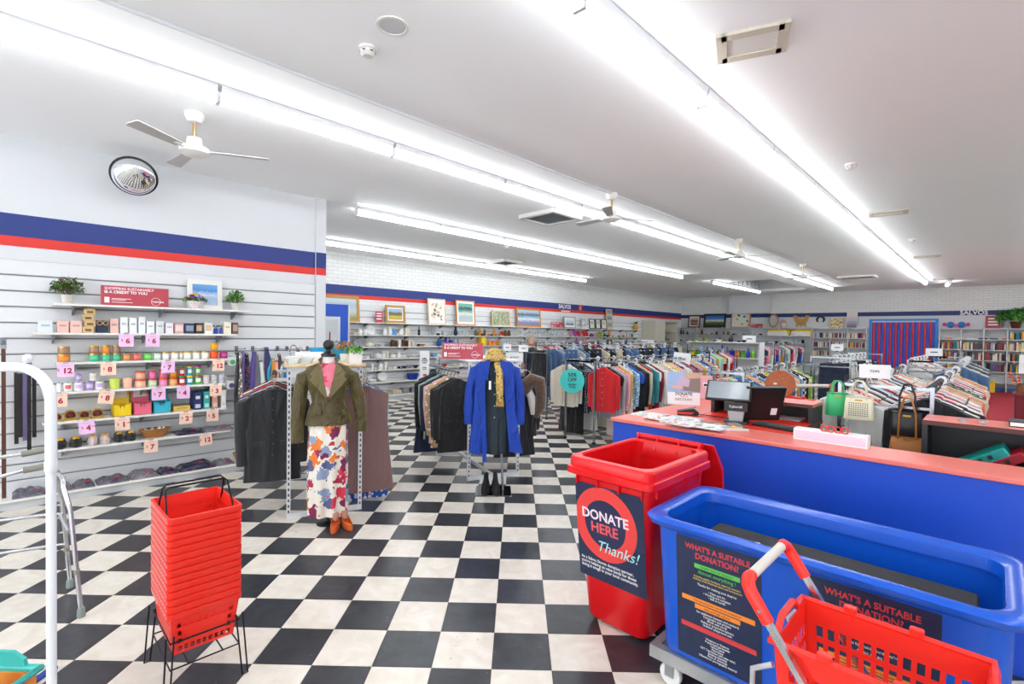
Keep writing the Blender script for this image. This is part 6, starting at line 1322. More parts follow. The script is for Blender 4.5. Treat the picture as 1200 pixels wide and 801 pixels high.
pic(682,689.5,372,384,'small black and white word print',PAPER,blotch('art_words',[srgb('#1a1a1a'),srgb('#2a2a2a')],16,srgb('#eeeeee'),.5,.4),.02)
for a,b_,l,c in((690.5,697,'first','#8a9a4a'),(698,703.5,'second','#7a9a6a'),(704.5,711,'third','#c0b45a')): pic(a,b_,373,384.5,'%s of three small botanical prints in dark thin frames'%l,BLK,blotch('art_bot_'+l,[srgb(c)],10,srgb('#eae8dc'),.4,.4),.03,.05)
pic(711,718,362,385.5,'tall narrow three-panel print in a pale wood frame',PINE,artmat('art_tri',[(0,'#c8ccc4'),(.2,'#7a8a8a'),(.4,'#d8d8d0'),(.55,'#6a7a80'),(.75,'#d0d4cc'),(.9,'#8a9a98')]),.05)
p=PX(440,376,FX+.12); y0=PX(440,376,FX+.12).y; y1=PX(448.5,376,FX+.12).y
o=thing('sale_card','small crimson upright card on the picture shelf by the farmhouse painting','sign',(FX+.12,(y0+y1)/2,fz[0]+.0008),PI/2); MB().box(-(y1-y0)/2,(y1-y0)/2,-.003,.003,0,.28).build('card',MATS['sign_crimson'],o); [MB().box(-.07,.07,-.004,-.003,q,q+.03).build('print_line',TXW,o) for q in(.08,.15,.21)]
p=PX(653,380,FX+.14); credit_sign(p.y,FX+.14,fz[0]+.0008,PX(660,380,FX+.14).y-PX(646,380,FX+.14).y,.2,PI/2,'crimson credit sign on the far picture shelf beside the grey sea print')
p=PX(745.5,380,FX+.14); o=thing('pineapple_ornament','golden pineapple ornament with green leaves at the end of the picture shelf','ornament',(FX+.14,p.y,fz[0]+.0008)); MB().lathe([(.04,0),(.09,.05),(.1,.12),(.085,.2),(.04,.24)],16).build('fruit',pbr('pineapple_gold','#e0a820',.4,bump=.9,scale=30,var=.3),o,smooth=50)
for k in range(9): a=k*.7; MB().tube([(0,0,.23),(.05*math.cos(a),.05*math.sin(a),.33),(.09*math.cos(a),.09*math.sin(a),.38-.012*k)],[.018,.014,.003],6).build('leaf',LEAF,o,color=srgb('#2a5a3a'))
# beige cabinet in the corner
BEI=pbr('beige_laminate','#d8d2c2',.5); o=thing('corner_cabinet','beige open cabinet standing in the far left corner','cabinet',(-10.95,19.2,0))
MB().box(0,.62,0,.03,0,2.32).build('side_panel',BEI,o); MB().box(0,.62,2.0,2.03,0,2.32).build('side_panel',BEI,o); MB().box(0,.02,.03,2.0,0,2.32).build('back_panel',BEI,o); MB().box(0,.62,.03,2.0,2.29,2.32).build('top_panel',BEI,o); MB().box(.0,.62,.03,.9,0,2.29).build('cupboard_door',BEI,o)
for z in(.5,1.0,1.45,1.88): MB().box(.02,.6,.9,2.0,z-.02,z).build('shelf_board',BEI,o)
for i,(y,z,s,c,l) in enumerate(((20.4,1.88,.13,'#3a3a3e','small dark appliance on the upper cabinet shelf'),(20.75,1.45,.14,'#8a8a80','sewing machine shape on the middle cabinet shelf'),(20.4,1.45,.1,'#5a5a58','grey box on the middle cabinet shelf'))):
    q=thing('small_appliance',l,'appliance',(-10.6,y,z+.0008)); MB().rbox(-s*.7,s*.7,-s,s,0,s*.8,.03).build('housing',PLAST,q,color=srgb(c)); MB().rbox(-s*.4,s*.5,-s*.6,s*.3,s*.8,s*1.7,.03,M=Rx(.2)).build('upper_housing',PLAST,q,color=[v*1.4 for v in srgb(c)]); MB().lathe([(s*.2,0),(s*.2,.02)],12,M=Tr(s*.7,0,s*.4)@Ry(PI/2)).build('dial',BLACKP,q)

# ---- blue partition with a mirror, beyond the pilaster
o=thing('mirror_partition','bright blue fitting-room partition with a white-framed mirror behind the pilaster','mirror',(0,0,0))
xq=-8.6; ya=PX(360,360,xq).y; yb=PX(409,360,xq).y; zt_=PX(409,357,xq).z; zm=PX(399,371,xq).z; ym=PX(399,371,xq).y
MB().box(xq-.06,xq-.02,ya,yb,0,zt_).build('panel',pbr('partition_blue','#1b56c8',.5),o); MB().box(xq-.02,xq-.005,ya,ym,.3,zm).build('mirror_frame',WHITE,o); MB().box(xq-.006,xq-.003,ya+.02,ym-.045,.34,zm-.045).build('mirror_glass',MATS['mirror_glass'],o); MB().box(xq-.07,xq-.0,yb-.012,yb+.012,0,zt_).build('edge_trim',WHITE,o)

# ================================================================== FAR WALL
SHY=FY-.02
GREYSH=pbr('grey_shelving','#d4d5d8',.4,.3,var=.03)
def unit(x0,x1,zs,label,bays=3,d=.32,name='shelving_unit'):
    o=thing(name,label,'shelving',((x0+x1)/2,SHY-d/2,0)); w_=x1-x0
    for i in range(bays+1): x=-w_/2+w_*i/bays; MB().box(x-.015,x+.015,-d/2,d/2,0,zs[0]+.02).build('upright',GREYSH,o)
    for z in zs: MB().box(-w_/2,w_/2,-d/2,d/2,z-.025,z).build('shelf_board',GREYSH,o)
    MB().box(-w_/2,w_/2,d/2-.01,d/2,0,zs[0]).build('back_panel',WHITE,o)
    return o
def fx(px,y=SHY-.2): return PY(px,395,y).x
U1=[2.085,1.76,1.44,1.1,.75,.3]; unit(fx(789),fx(951.5),U1,'grey shelving on the far wall holding pots and quilt packs',5)
U2=[2.085,1.70,1.33,.98,.62,.2]; unit(fx(953.5),fx(1016),U2,'grey shelving of slim discs beside the striped doorway',3)
U3=[2.085,1.72,1.37,1.02,.66,.3]; unit(fx(1101),fx(1210),U3,'grey bookshelves beside the striped doorway',4)
def fzone(px0,px1,z,kinds,cols,where,dens,seed):
    r=random.Random(seed); x=fx(px0); x1=fx(px1)
    while True:
        k=r.choice(kinds); h=HALF[k]; x+=h/dens
        if x+h>x1: break
        o=ware(k,r.choice(cols),x,SHY-.18,z,where,sc=r.uniform(.9,1.3),axis='y'); x+=h/dens+r.uniform(.02,.1)
W1='upper far-wall pot shelf'; W2='lower far-wall pot shelf'
fzone(790,802,U1[1],['bottle'],['black','brown'],W1,.8,31); fzone(803,862,U1[1],['jug','cup','bowl','vase'],['terracotta','brown','brown','black','olive'],W1,.7,32); fzone(863,900,U1[1],['canister','cup','tumbler'],['black','grey','brown','silver'],W1,.6,33); fzone(790,850,U1[2],['bowl','cup','canister'],['ochre','brown','black','olive'],W2,.7,34); fzone(852,950,U1[2],['bowl','canister','jug'],['grey','black','navy','terracotta'],W2,.5,35)
for a,b_,l in((899,926,'first'),(926.5,952,'second')):
    xa,xb=fx(a),fx(b_); o=thing('quilt_pack','%s yellow and white quilt pack on the far shelf'%l,'quilt',((xa+xb)/2,SHY-.18,U1[1]+.0008)); w_=(xb-xa)*.48
    MB().loft([rrect(-w_,w_,-.14,.14,0,.05),rrect(-w_*1.0,w_*1.0,-.145,.145,.09,.06),rrect(-w_*.9,w_*.9,-.12,.12,.19,.06)]).build('folded_quilt',FAB,o,smooth=60,color=(.85,.85,.84)); MB().loft([rrect(-w_*.92,w_*.92,-.125,.125,.19,.06),rrect(-w_*.94,w_*.94,-.13,.13,.23,.06),rrect(-w_*.7,w_*.7,-.1,.1,.275,.05)]).build('yellow_cover',FAB,o,smooth=60,color=srgb('#f2c818'))
    MB().box(w_*.9,w_*1.01,-.15,.15,.0,.23).build('yellow_edge',FAB,o,color=srgb('#f2c818'))
# books
def book_mesh():
    b=MB(); b.box(-.5,-.4,-.5,.5,0,1).box(.4,.5,-.5,.5,0,1).box(-.4,.4,-.5,-.42,0,1); b.mat(1).box(-.4,.4,-.42,.47,.03,.97); b.mat(2).box(-.5005,.5005,-.506,-.4995,.62,.78); return b.mesh('book',[CARD,PAPER,GILTB])
GILTB=oc('spine_band',.5,bump=0)
bm_=book_mesh(); 
def books(x0,x1,z,where,seed,tall=(.2,.27),thick=(.02,.045),name='book',cols=None,density=1.0):
    r=random.Random(seed); x=x0; cols=cols or ['#b03028','#1c2434','#e8e4d8','#2a5a8a','#e0a030','#3a6a4a','#6a2a3a','#d8d0c0','#2a8a9a','#c86a2a','#f0e8d0','#4a4a52','#8a3a5a','#e8d040','#1a1a1e','#a8b8c8']
    names={'#b03028':'red','#1c2434':'dark navy','#e8e4d8':'cream','#2a5a8a':'blue','#e0a030':'amber','#3a6a4a':'green','#6a2a3a':'maroon','#d8d0c0':'stone','#2a8a9a':'teal','#c86a2a':'orange','#f0e8d0':'ivory','#4a4a52':'grey','#8a3a5a':'plum','#e8d040':'yellow','#1a1a1e':'black','#a8b8c8':'pale blue'}
    while x<x1-.03:
        t_=r.uniform(*thick)*1.3; h=r.uniform(*tall); c=r.choice(cols)
        if r.random()<density:
            o=link(name,bm_,loc=(x+t_/2,SHY-.19+r.uniform(-.01,.02),z+.0008),scale=(t_*.94,.17,h),color=srgb(c)); tag(o,'%s-spined %s on the %s'%(names[c],'book' if name=='book' else 'disc case',where),name.replace('_',' '),'%ss on the %s'%(name.replace('_',' '),where))
        x+=t_
xs3=[fx(1101)+ (fx(1210)-fx(1101))*i/4 for i in range(5)]
for r_,(zi,nm) in enumerate(((1,'top book row'),(2,'second book row'),(3,'third book row'),(4,'fourth book row'))):
    z=U3[zi]
    for i in range(4):
        if zi==1 and i<3:
            for k in range(2):
                o=link('book',bm_,loc=(xs3[i]+.24+.29*k,SHY-.2,z+.001+ (0)),rot=(0,PI/2,0),color=srgb(['#d8502a','#e8e4d8','#2a3a34'][(i+k)%3])); o.scale=(.04,.2,.2+.02*k); o.location.z=z+.022; o.location.x-=.1; tag(o,'%s book lying flat on the top book row'%['orange','cream','dark green'][(i+k)%3],'book','flat books on the top book row')
            continue
        if zi==2 and i==0 and 0: continue
        books(xs3[i]+.02,xs3[i+1]-.02,z,nm,100+10*zi+i,(.19,.28),(.026,.048),density=.93 if zi<4 else .85)
books(fx(1140),fx(1152),U3[5],'lowest book row',171,(.18,.24),(.03,.05))
xs2=[fx(953.5)+(fx(1016)-fx(953.5))*i/3 for i in range(4)]
for zi,nm in((1,'upper disc row'),(2,'lower disc row'),(3,'third disc row')):
    for i in range(3):
        if zi==3 and i>0: continue
        books(xs2[i]+.02,xs2[i+1]-.02,U2[zi],nm,200+10*zi+i,(.185,.2),(.026,.034),'disc_case',['#e8e4d8','#a8b8c8','#b03028','#8a3a5a','#1c2434','#4a4a52','#d8d0c0','#e0a030'])
# pictures and ornaments on top of the far shelving
def fpic(px0,px1,py0,py1,label,fm,art,fw=.05,mount=0,roll=0):
    y=SHY-.12; a=fx(px0,y); b_=fx(px1,y); h=(py1-py0)*depth(((a+b_)/2,y,2.3))/FPX
    o=picture('framed_picture',label,((a+b_)/2,y,U1[0]+.0012),b_-a,h,0,.12,fm,art,fw,mount); return o
fpic(806,820,369,383.5,'brown-framed small print leaning on the far shelving',DKWOOD,artmat('art_brown',[(0,'#6a3a2a'),(.3,'#b08a6a'),(.6,'#5a4a44'),(.8,'#d0c0a8')]),.06,.05)
fpic(824,850,367,383.5,'wide black-framed photograph of a white house under blue sky',BLK,artmat('art_house',[(0,'#2a2a2a'),(.2,'#3a5a2a'),(.35,'#5a7a3a'),(.5,'#e0dcd4'),(.65,'#5a8ad0'),(.9,'#2a6ac0')]),.09)
fpic(856,879,358,383.5,'large gilt-framed pale botanical print leaning on the far shelving',GILT,blotch('art_pale',[srgb('#9aa86a'),srgb('#c8b06a'),srgb('#5a6a8a')],5,srgb('#e6e8d8'),.4,.3),.05,.05)
fpic(972,987,372,383.5,'small canvas with a yellow floral pattern',PINE,blotch('art_yellow',[srgb('#c8a83a'),srgb('#b05a3a'),srgb('#7a8a4a')],14,srgb('#e8dca8'),.5,.45),.015)
fpic(991.5,1004,364,383.5,'tall pale canvas of a domed clock tower',PAPER,artmat('art_tower',[(0,'#6a6478'),(.2,'#8a8498'),(.5,'#c8c0c8'),(.8,'#e8dcd4')]),.01)
c=fx(884); credit_sign(SHY-.14,c,U1[0]+.0012,fx(893)-fx(875.5),.17,0,'small crimson credit sign beside the large gilt-framed print')
y=SHY-.14; o=thing('oval_mirror','oval mirror in a gilt frame on the far shelving','mirror',(fx(906,y),y,U1[0]+.0012)); M_=Tr(0,0,.3)@Rx(PI/2-.08)
MB().loft([[M_@Vector((.19*s*math.cos(q*PI/16),.29*s*math.sin(q*PI/16),zz)) for q in range(32)] for s,zz in((1,-.02),(1,.01),(.85,.02),(.82,.01))],cap=True).build('frame',GILT,o,smooth=40); MB().loft([[M_@Vector((.19*s*math.cos(q*PI/16),.29*s*math.sin(q*PI/16),zz)) for q in range(32)] for s,zz in((.83,.0),(.8,.022))]).build('glass',MATS['mirror_glass'],o)
o=thing('butterfly_ornament','gilt butterfly-shaped wall ornament on the far shelving','ornament',(fx(938.5,y),y,U1[0]+.0012)); M_=Rx(PI/2)
for s in(-1,1):
    pts=[(0,.12),(.1,.1),(.2,.02),(.16,.16),(.24,.3),(.3,.5),(.18,.52),(.08,.38),(0,.3)]; pts=[(s*a,b_) for a,b_ in pts]; MB().prism(pts if s>0 else pts[::-1],0,.03,M_).build('wing',GILT,o)
MB().lathe([(.015,.05),(.035,.15),(.03,.35),(.02,.44)],10).build('body',GILT,o,smooth=40)
o=thing('shell_ornament','small pink and white ornament on the far shelving','ornament',(fx(918,y),y,U1[0]+.0012)); MB().lathe([(.04,0),(.1,.06),(.11,.16),(.06,.26),(.02,.3)],14).build('body',CERAM,o,smooth=40,color=srgb('#e8dcd8')); MB().lathe([(.09,.2),(.1,.24),(.03,.36)],14).build('cap',CERAM,o,smooth=40,color=srgb('#d89a8a'))
o=thing('horseshoe_ornament','dark crescent ornament hanging on the white panel above the disc shelving','ornament',(fx(961,FY-.05),FY-.05,2.42)); MB().tube([(.13*math.cos(a),0,.12*math.sin(a)) for a in [math.radians(-60+i*30) for i in range(11)]],[.01,.03,.04,.045,.03,.03,.03,.045,.04,.03,.01],8).build('crescent',BLACKP,o,smooth=60)
o=thing('toy_mask','pink and blue butterfly mask on top of the bookshelves','toy',(fx(1120,y),y,U1[0]+.0012)); 
for s in(-1,1): MB().lathe([(.09,0),(.11,.01),(.05,.03)],14,M=Tr(s*.14,0,.12)@Rx(PI/2)).build('wing',PLAST,o,smooth=40,color=srgb('#2a6ab0')); MB().lathe([(.05,0),(.06,.01),(.02,.03)],12,M=Tr(s*.3,0,.14)@Rx(PI/2)).build('wing_tip',PLAST,o,smooth=40,color=srgb('#d82a8a'))
MB().box(-.05,.05,-.02,.0,.05,.16).build('nose_piece',PLAST,o,color=srgb('#d82a8a'))
o=thing('sale_card','crimson upright card on top of the bookshelves beside the plant','sign',(fx(1163,y),y,U1[0]+.0012)); MB().box(-.18,.18,-.003,.003,0,.42,Rx(-.1)).build('card',MATS['sign_crimson'],o); [MB().box(-.12,.12,-.004,-.003,q,q+.05,Rx(-.1)).build('print_line',TXW,o) for q in(.1,.2,.3)]
for px in(1171,1178): 
    o=thing('wire_easel','small black wire easel beside the leafy plant','easel',(fx(px,y),y,U1[0]+.0012),group='wire easels on the bookshelves'); MB().tube([(-.05,0,.02),(-.05,.05,.22),(.05,.05,.22),(.05,0,.02),(.05,-.07,0.006),(.05,-.07,.05)],.006,5).tube([(-.05,0,.02),(-.05,-.07,.006),(-.05,-.07,.05)],.006,5).build('wire',DARKM,o)
o=thing('trailing_plant','big leafy green plant in a brown pot on the bookshelves','plant',(fx(1190,y),y,U1[0]+.0012)); MB().lathe([(.1,0),(.14,.2),(.15,.22),(.12,.2),(.003,.18)],18).build('pot',CERAM,o,smooth=40,color=srgb('#6a3420')); foliage(o,(0,0,.3),.5,.36,420,[srgb('#4a9a34'),srgb('#6ab84a'),srgb('#3a7a2c')],.085,12)
# doorway with red and blue strip curtain
o=thing('strip_doorway','doorway with a bright blue frame and red and blue strip curtain','doorway',(0,0,0)); yd=SHY-.01
xa,xb=fx(1018.5,yd),fx(1099.5,yd); zt_=PY(1060,373.5,yd).z; DBL=pbr('door_blue','#2f8fe0',.4)
for x0,x1,z0,z1 in((xa,xa+.1,0,zt_),(xb-.08,xb,0,zt_),(xa+.1,xb-.08,zt_-.07,zt_)): MB().box(x0,x1,yd-.08,yd,z0,z1).build('frame_rail',DBL,o)
MB().box(xa-.07,xa,yd-.06,yd,0,zt_+.02).build('white_jamb',WHITE,o)
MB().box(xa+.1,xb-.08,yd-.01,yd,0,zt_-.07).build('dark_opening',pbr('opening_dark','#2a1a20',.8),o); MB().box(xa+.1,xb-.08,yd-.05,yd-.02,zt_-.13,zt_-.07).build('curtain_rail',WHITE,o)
n=22; STR=[pbr('strip_red','#d8141c',.3,var=.1),pbr('strip_blue','#1450c8',.3,var=.1)]
for i in range(n):
    x0=xa+.1+(xb-xa-.18)*i/n; wdt=(xb-xa-.18)/n; rr=i%2; 
    MB().loft([[Vector((x0+ (wdt*1.15)*q/5,yd-.045-.02*math.sin(PI*q/5)-(i%2)*.012+s*.002,z)) for q in range(6)][::1 if s>0 else -1] for s in(1,) for z in(.03,zt_-.12)],cap=False,close=False).build('curtain_strip',STR[rr],o,smooth=60)
# yellow floor cabinet, lectern and foliage by the books
p=PZ(1127,480,.0); o=thing('yellow_box','flat yellow box on the carpet below the bookshelves','box',(fx(1152,SHY-.6),SHY-.7,.0125)); MB().rbox(-.32,.32,-.12,.12,0,.36,.02).build('carton',CARD,o,color=srgb('#f0c814')); MB().box(-.3,.3,-.121,-.12,.3,.32).build('tape',CARD,o,color=srgb('#d8b010'))
# maroon pedestal with berry twigs and a white notice at the edge of the carpet
xp=PY(1196,460,9).x; zp=PY(1196,460,9).z; o=thing('pedestal','maroon display pedestal beside the bookshelves with a twig vase on it','pedestal',(xp,9,0)); MAR=pbr('maroon_laminate','#7c1626',.45)
MB().rbox(-.05,.35,-.2,.2,0,zp-.03,.01).build('body',MAR,o); MB().rbox(-.07,.37,-.22,.22,zp-.03,zp,.01).build('top_board',MAR,o)
o=thing('berry_twigs','vase of twigs with orange berries on the maroon pedestal','vase',(xp,8.95,zp+.0008)); MB().lathe([(.035,0),(.05,.04),(.03,.1),(.038,.12),(.03,.12),(.02,.1)],14).build('vase',CERAM,o,smooth=40,color=srgb('#8a5a40')); rs=random.Random(8)
for k in range(7):
    a=k*.9; e=Vector((.12*math.cos(a),.12*math.sin(a),.2+.06*rs.random())); MB().tube([(0,0,.05),e*.5+Vector((0,0,.05)),e],.003,5).build('twig',DKWOOD,o)
    for q in(.55,.75,1): MB().lathe([(.003,-.016),(.017,0),(.003,.016)],8,c=tuple(e*q+Vector((0,0,.03*(1-q))))).build('berry',CERAM,o,smooth=60,color=srgb('#e0592a'))
o=thing('notice_card','white notice card on a stem beside the berry twigs','sign',(xp+.1,9.1,zp+.0008),-.0); MB().cyl((0,0,0),(0,0,.42),.005,n=6).build('stem',CHROME,o); MB().lathe([(.05,0),(.05,.008),(.01,.012)],12).build('foot',CHROME,o); MB().box(-.12,.12,-.003,0,.24,.48).build('card',PAPER,o); MB().box(-.05,.05,-.0036,-.003,.35,.37).build('print_line',TXK,o)
# white toy shelf in the middle of the floor
xa,ya=-5.85,15.1; o=thing('toy_shelf','white open shelf of toys and bottles in the middle of the shop','shelving',(xa,ya,0)); w_=1.05
MB().box(-w_,w_,-.2,.2,1.05,1.08).build('shelf_board',WHITE,o); MB().box(-w_,w_,-.2,.2,.6,.63).build('shelf_board',WHITE,o); MB().box(-w_-.03,-w_,-.2,.2,0,1.5).build('side_panel',WHITE,o); MB().box(w_,w_+.03,-.2,.2,0,1.5).build('side_panel',WHITE,o); MB().box(-w_,w_,.17,.2,0,1.5).build('back_panel',WHITE,o); MB().box(-w_,w_,-.2,.2,.0,.08).build('plinth',WHITE,o); MB().box(-w_-.03,w_+.03,-.2,.2,1.5,1.53).build('top_board',WHITE,o)
rs=random.Random(9); x=xa-w_+.12
while x<xa+w_-.1:
    k=rs.choice(['bottle','canister','jug','bottle']); ware(k,rs.choice(['green','sky blue','red','orange','violet','yellow','cobalt blue','lime','white']),x,ya-.05,1.08,'white toy shelf',sc=rs.uniform(1.2,1.6)); x+=.15
rs=random.Random(19); x=xa-w_+.2
while x<xa+w_-.1:
    k=rs.choice(['bottle','vase','bowl']); ware(k,rs.choice(['lime','white','black','yellow','orange']),x,ya-.03,1.53,'top of the white toy shelf',sc=1.0); x+=.36

# ================================================================== THE PERSON
def person(P,rz):
    t=thing('person','person with short grey hair in dark clothes standing behind the racks','person',P,rz)
    me=bpy.data.meshes.new('body'); V=[(0,0,.88),(0,0,1.05),(0,0,1.25),(0,0,1.36),(0,-.01,1.43),(.17,0,1.33),(.22,.02,1.08),(.2,-.1,.88),(.2,-.14,.79),(-.17,0,1.33),(-.22,.02,1.08),(-.2,-.1,.88),(-.2,-.14,.79),(.09,0,.84),(.1,-.01,.46),(.1,.01,.09),(.1,-.13,.04),(-.09,0,.84),(-.1,-.01,.46),(-.1,.01,.09),(-.1,-.13,.04)]
    E=[(0,1),(1,2),(2,3),(3,4),(3,5),(5,6),(6,7),(7,8),(3,9),(9,10),(10,11),(11,12),(0,13),(13,14),(14,15),(15,16),(0,17),(17,18),(18,19),(19,20)]
    R=[(.15,.11),(.14,.1),(.16,.11),(.1,.08),(.055,.055),(.07,.07),(.05,.05),(.036,.036),(.025,.03),(.07,.07),(.05,.05),(.036,.036),(.025,.03),(.09,.09),(.06,.06),(.045,.045),(.035,.03),(.09,.09),(.06,.06),(.045,.045),(.035,.03)]
    me.from_pydata(V,E,[]); o=bpy.data.objects.new('tmp',me); COL.objects.link(o); m=o.modifiers.new('s','SKIN'); 
    me.skin_vertices.new() if not me.skin_vertices else None
    for i,r in enumerate(R): me.skin_vertices[0].data[i].radius=r
    me.skin_vertices[0].data[0].use_root=True
    s=o.modifiers.new('u','SUBSURF'); s.levels=2; s.render_levels=2
    dg=bpy.context.evaluated_depsgraph_get(); dg.update(); out=bpy.data.meshes.new_from_object(o.evaluated_get(dg)); bpy.data.objects.remove(o)
    out.name='body'; out.materials.clear(); out.materials.append(pbr('dark_clothes','#2e3440',.85)); out.materials.append(pbr('skin','#c89a80',.55)); out.materials.append(pbr('dark_trousers','#22252c',.85)); out.materials.append(BLACKP)
    for p in out.polygons:
        c=p.center; p.use_smooth=True
        p.material_index=1 if (c.z>1.385 or (abs(c.x)>.15 and c.z<.88 and c.y<-.07)) else (2 if c.z<.86 and abs(c.x)<.17 else 0)
        if c.z<.08: p.material_index=3
    link('body',out,t)
    hd=[(.02,1.43),(.05,1.445),(.066,1.48),(.075,1.53),(.078,1.57),(.072,1.61),(.05,1.645),(.015,1.66)]
    b=MB(); b.loft([[Vector((r*.92*math.cos(q*PI/10),-.02+r*1.15*math.sin(q*PI/10)-(.012 if abs(q-15)<2 and .06<r<.077 and z<1.55 else 0),z)) for q in range(20)] for r,z in hd]); b.build('head',MATS['skin'],t,smooth=60)
    MB().loft([[Vector((x,y,z)) for x,y,z in r] for r in([(-.012,-.108,1.515),(.012,-.108,1.515),(.004,-.1,1.555),(-.004,-.1,1.555)],[(-.009,-.128,1.517),(.009,-.128,1.517),(.003,-.106,1.553),(-.003,-.106,1.553)])]).build('nose',MATS['skin'],t,smooth=60)
    for s in(-1,1): MB().lathe([(.011,0),(.006,.005)],10,M=Tr(s*.028,-.1,1.553)@Rx(PI/2)).build('eye',pbr('eye_dark','#2a201c',.2),t); MB().loft([[Vector((s*(.068+dx),-.01+.016*math.cos(q*PI/5)*sc,1.54+.028*math.sin(q*PI/5)*sc)) for q in range(10)] for dx,sc in((0,.7),(.012,1),(.016,.6))]).build('ear',MATS['skin'],t,smooth=60)
    MB().box(-.022,.022,-.104,-.1,1.488,1.494).build('mouth',pbr('lip','#9a5a50',.5),t)
    hr=MB(); hr.loft([[Vector((r*math.cos(q*PI/10),-.008+r*1.2*math.sin(q*PI/10)+(.045 if z<1.6 and math.sin(q*PI/10)<-.3 else 0),z)) for q in range(20)] for r,z in((.066,1.5),(.083,1.54),(.087,1.585),(.083,1.62),(.062,1.655),(.02,1.675))]); hr.build('hair',pbr('grey_hair','#a39c94',.8,bump=.6,scale=90,var=.25),t,smooth=60)
    for s in(-1,1):
        for k in range(4): MB().tube([(s*(.19+.012*k-.018),-.145,.785),(s*(.19+.012*k-.018),-.16,.74),(s*(.19+.011*k-.018),-.155,.70+.006*abs(k-1.5))],[.009,.008,.006],6).build('finger',MATS['skin'],t,smooth=60)
        MB().tube([(s*.175,-.14,.8),(s*.16,-.165,.765),(s*.162,-.175,.735)],[.01,.009,.007],6).build('thumb',MATS['skin'],t,smooth=60)
pp=CAM+ray(621,404)*11; person((pp.x,pp.y,-.0),1.9)
# ================================================================== COUNTER
CB=pbr('counter_blue','#0a46c0',.45,var=.04,scale=30); CT=pbr('counter_salmon','#e87a6e',.3,var=.04,scale=10); CE=pbr('counter_edge','#5a2f2a',.5); DKL=pbr('dark_laminate','#26262b',.5,var=.1)
CY=3.55; CD=.38; CX0=-2.31; CX1=2.2
o=thing('sales_counter','U-shaped blue sales counter with a salmon pink top','counter',(CX0,CY,0)); L=CX1-CX0
MB().box(.02,L,.02,.06,0,.97).build('front_panel',CB,o); MB().box(.02,.06,.06,2.4,0,.97).build('side_panel',CB,o); MB().box(.06,L,CD-.04,CD-.02,.1,.97).build('inner_panel',DKL,o)
MB().rbox(0,L,0,CD,.972,1.0,.01).build('front_top',CT,o); MB().rbox(0,.45,CD+.001,2.42,.972,1.0,.01).build('wing_top',CT,o); MB().box(.43,.452,CD+.001,2.42,.955,.971).build('top_edge',CE,o)
MB().box(.41,.43,CD,2.4,.05,.97).build('inner_panel',DKL,o); MB().box(.06,.41,2.36,2.4,0,.97).build('end_panel',CB,o)
# back desk and hutches
o=thing('back_desk','dark staff desk with a red top and a low paper shelf behind the till','desk',(-1.86,4.35,0))
RT2=pbr('red_laminate','#e23a2c',.3,var=.04); w_=.82
MB().box(0,w_,0,.50,.975,1.0).build('desk_top',RT2,o); MB().box(w_,w_+.004,0,.5,.97,1.001).build('top_edge',CE,o); MB().box(0.02,.05,.05,.5,0,.975).build('leg_panel',DKL,o); MB().box(w_-.04,w_-.01,.05,.5,0,.975).build('leg_panel',DKL,o)
MB().box(.0,w_,.18,.5,1.13,1.155).build('hutch_top',CT,o); MB().box(0,w_,.176,.18,1.128,1.155).build('top_edge',CE,o); MB().box(w_-.03,w_,.18,.5,1.0,1.13).build('hutch_side',DKL,o); MB().box(0,.03,.18,.5,1.0,1.13).build('hutch_side',DKL,o); MB().box(0.03,w_-.03,.47,.5,1.0,1.13).build('hutch_back',DKL,o)
hut=o
o=thing('file_hutch','black pigeonhole unit with a salmon top holding folders behind the counter','shelving',(-.345,4.36,0)); w2=2.3
MB().rbox(0,w2,0,.36,1.125,1.15,.006).build('top_board',CT,o); MB().box(.0,w2,-.004,.0,1.12,1.15).build('top_edge',CE,o); MB().box(0,.03,0,.36,0,1.125).build('side_panel',DKL,o); MB().box(w2-.03,w2,0,.36,0,1.125).build('side_panel',DKL,o); MB().box(.03,w2-.03,.33,.36,0,1.125).build('back_panel',DKL,o); MB().box(.03,w2-.03,0,.33,.75,.775).build('shelf_board',DKL,o); MB().box(1.1,1.12,.0,.33,.775,1.125).build('divider_panel',DKL,o)
HO=o.location
# folders: leaning binders
def binder(p,ang,col,lab,h=.32,txt=True):
    t=thing('ring_binder',lab,'binder',p); M_=Ry(ang)
    MB().rbox(0,.055,0,.26,0,h,.003,M=M_).build('cover',CARD,t,color=col); MB().box(.003,.052,-.001,0,.01,h-.01,M_).build('spine_label',CARD,t,color=[c*.5 for c in col]); MB().lathe([(.009,0),(.009,.003)],12,M=M_@Tr(.027,-.0012,.04)@Rx(PI/2)).build('finger_ring',CHROME,t)
    for q in(.35,.5,.62,.75): MB().box(.014,.04,-.002,-.001,h*q,h*q+.025,M_).build('print_line',TXK,t)
binder(HO+Vector((.05,.02,.79)),.98,srgb('#1fc0b8'),'turquoise ring binder leaning in the black pigeonhole',.42); binder(HO+Vector((.13,.02,.777)),.98,srgb('#d8203c'),'red ring binder leaning behind the turquoise one',.42); 
for i,(x,c,l) in enumerate(((.24,'#8a2a60','magenta letter tray at the binders'),(.56,'#c81e78','magenta letter tray under the plastic bag'))):
    t=thing('letter_tray',l,'tray',HO+Vector((x,.03,.776)));MB().loft([rrect(0,.29,0,.27,0,.01),rrect(-.005,.295,-.005,.275,.09,.01),rrect(.002,.288,.002,.268,.09,.01),rrect(.006,.284,.006,.264,.006,.01)]).build('tray',PLAST,t,color=srgb('#c81e78')); MB().box(.02,.27,.02,.25,.01,.05).build('papers',PAPER,t); MB().box(.1,.19,-.007,-.005,.03,.06).build('label',PAPER,t)
t=thing('plastic_bag','crumpled clear plastic bag of goods in the pigeonhole','bag',HO+Vector((.70,.16,.8265))); rs=random.Random(3)
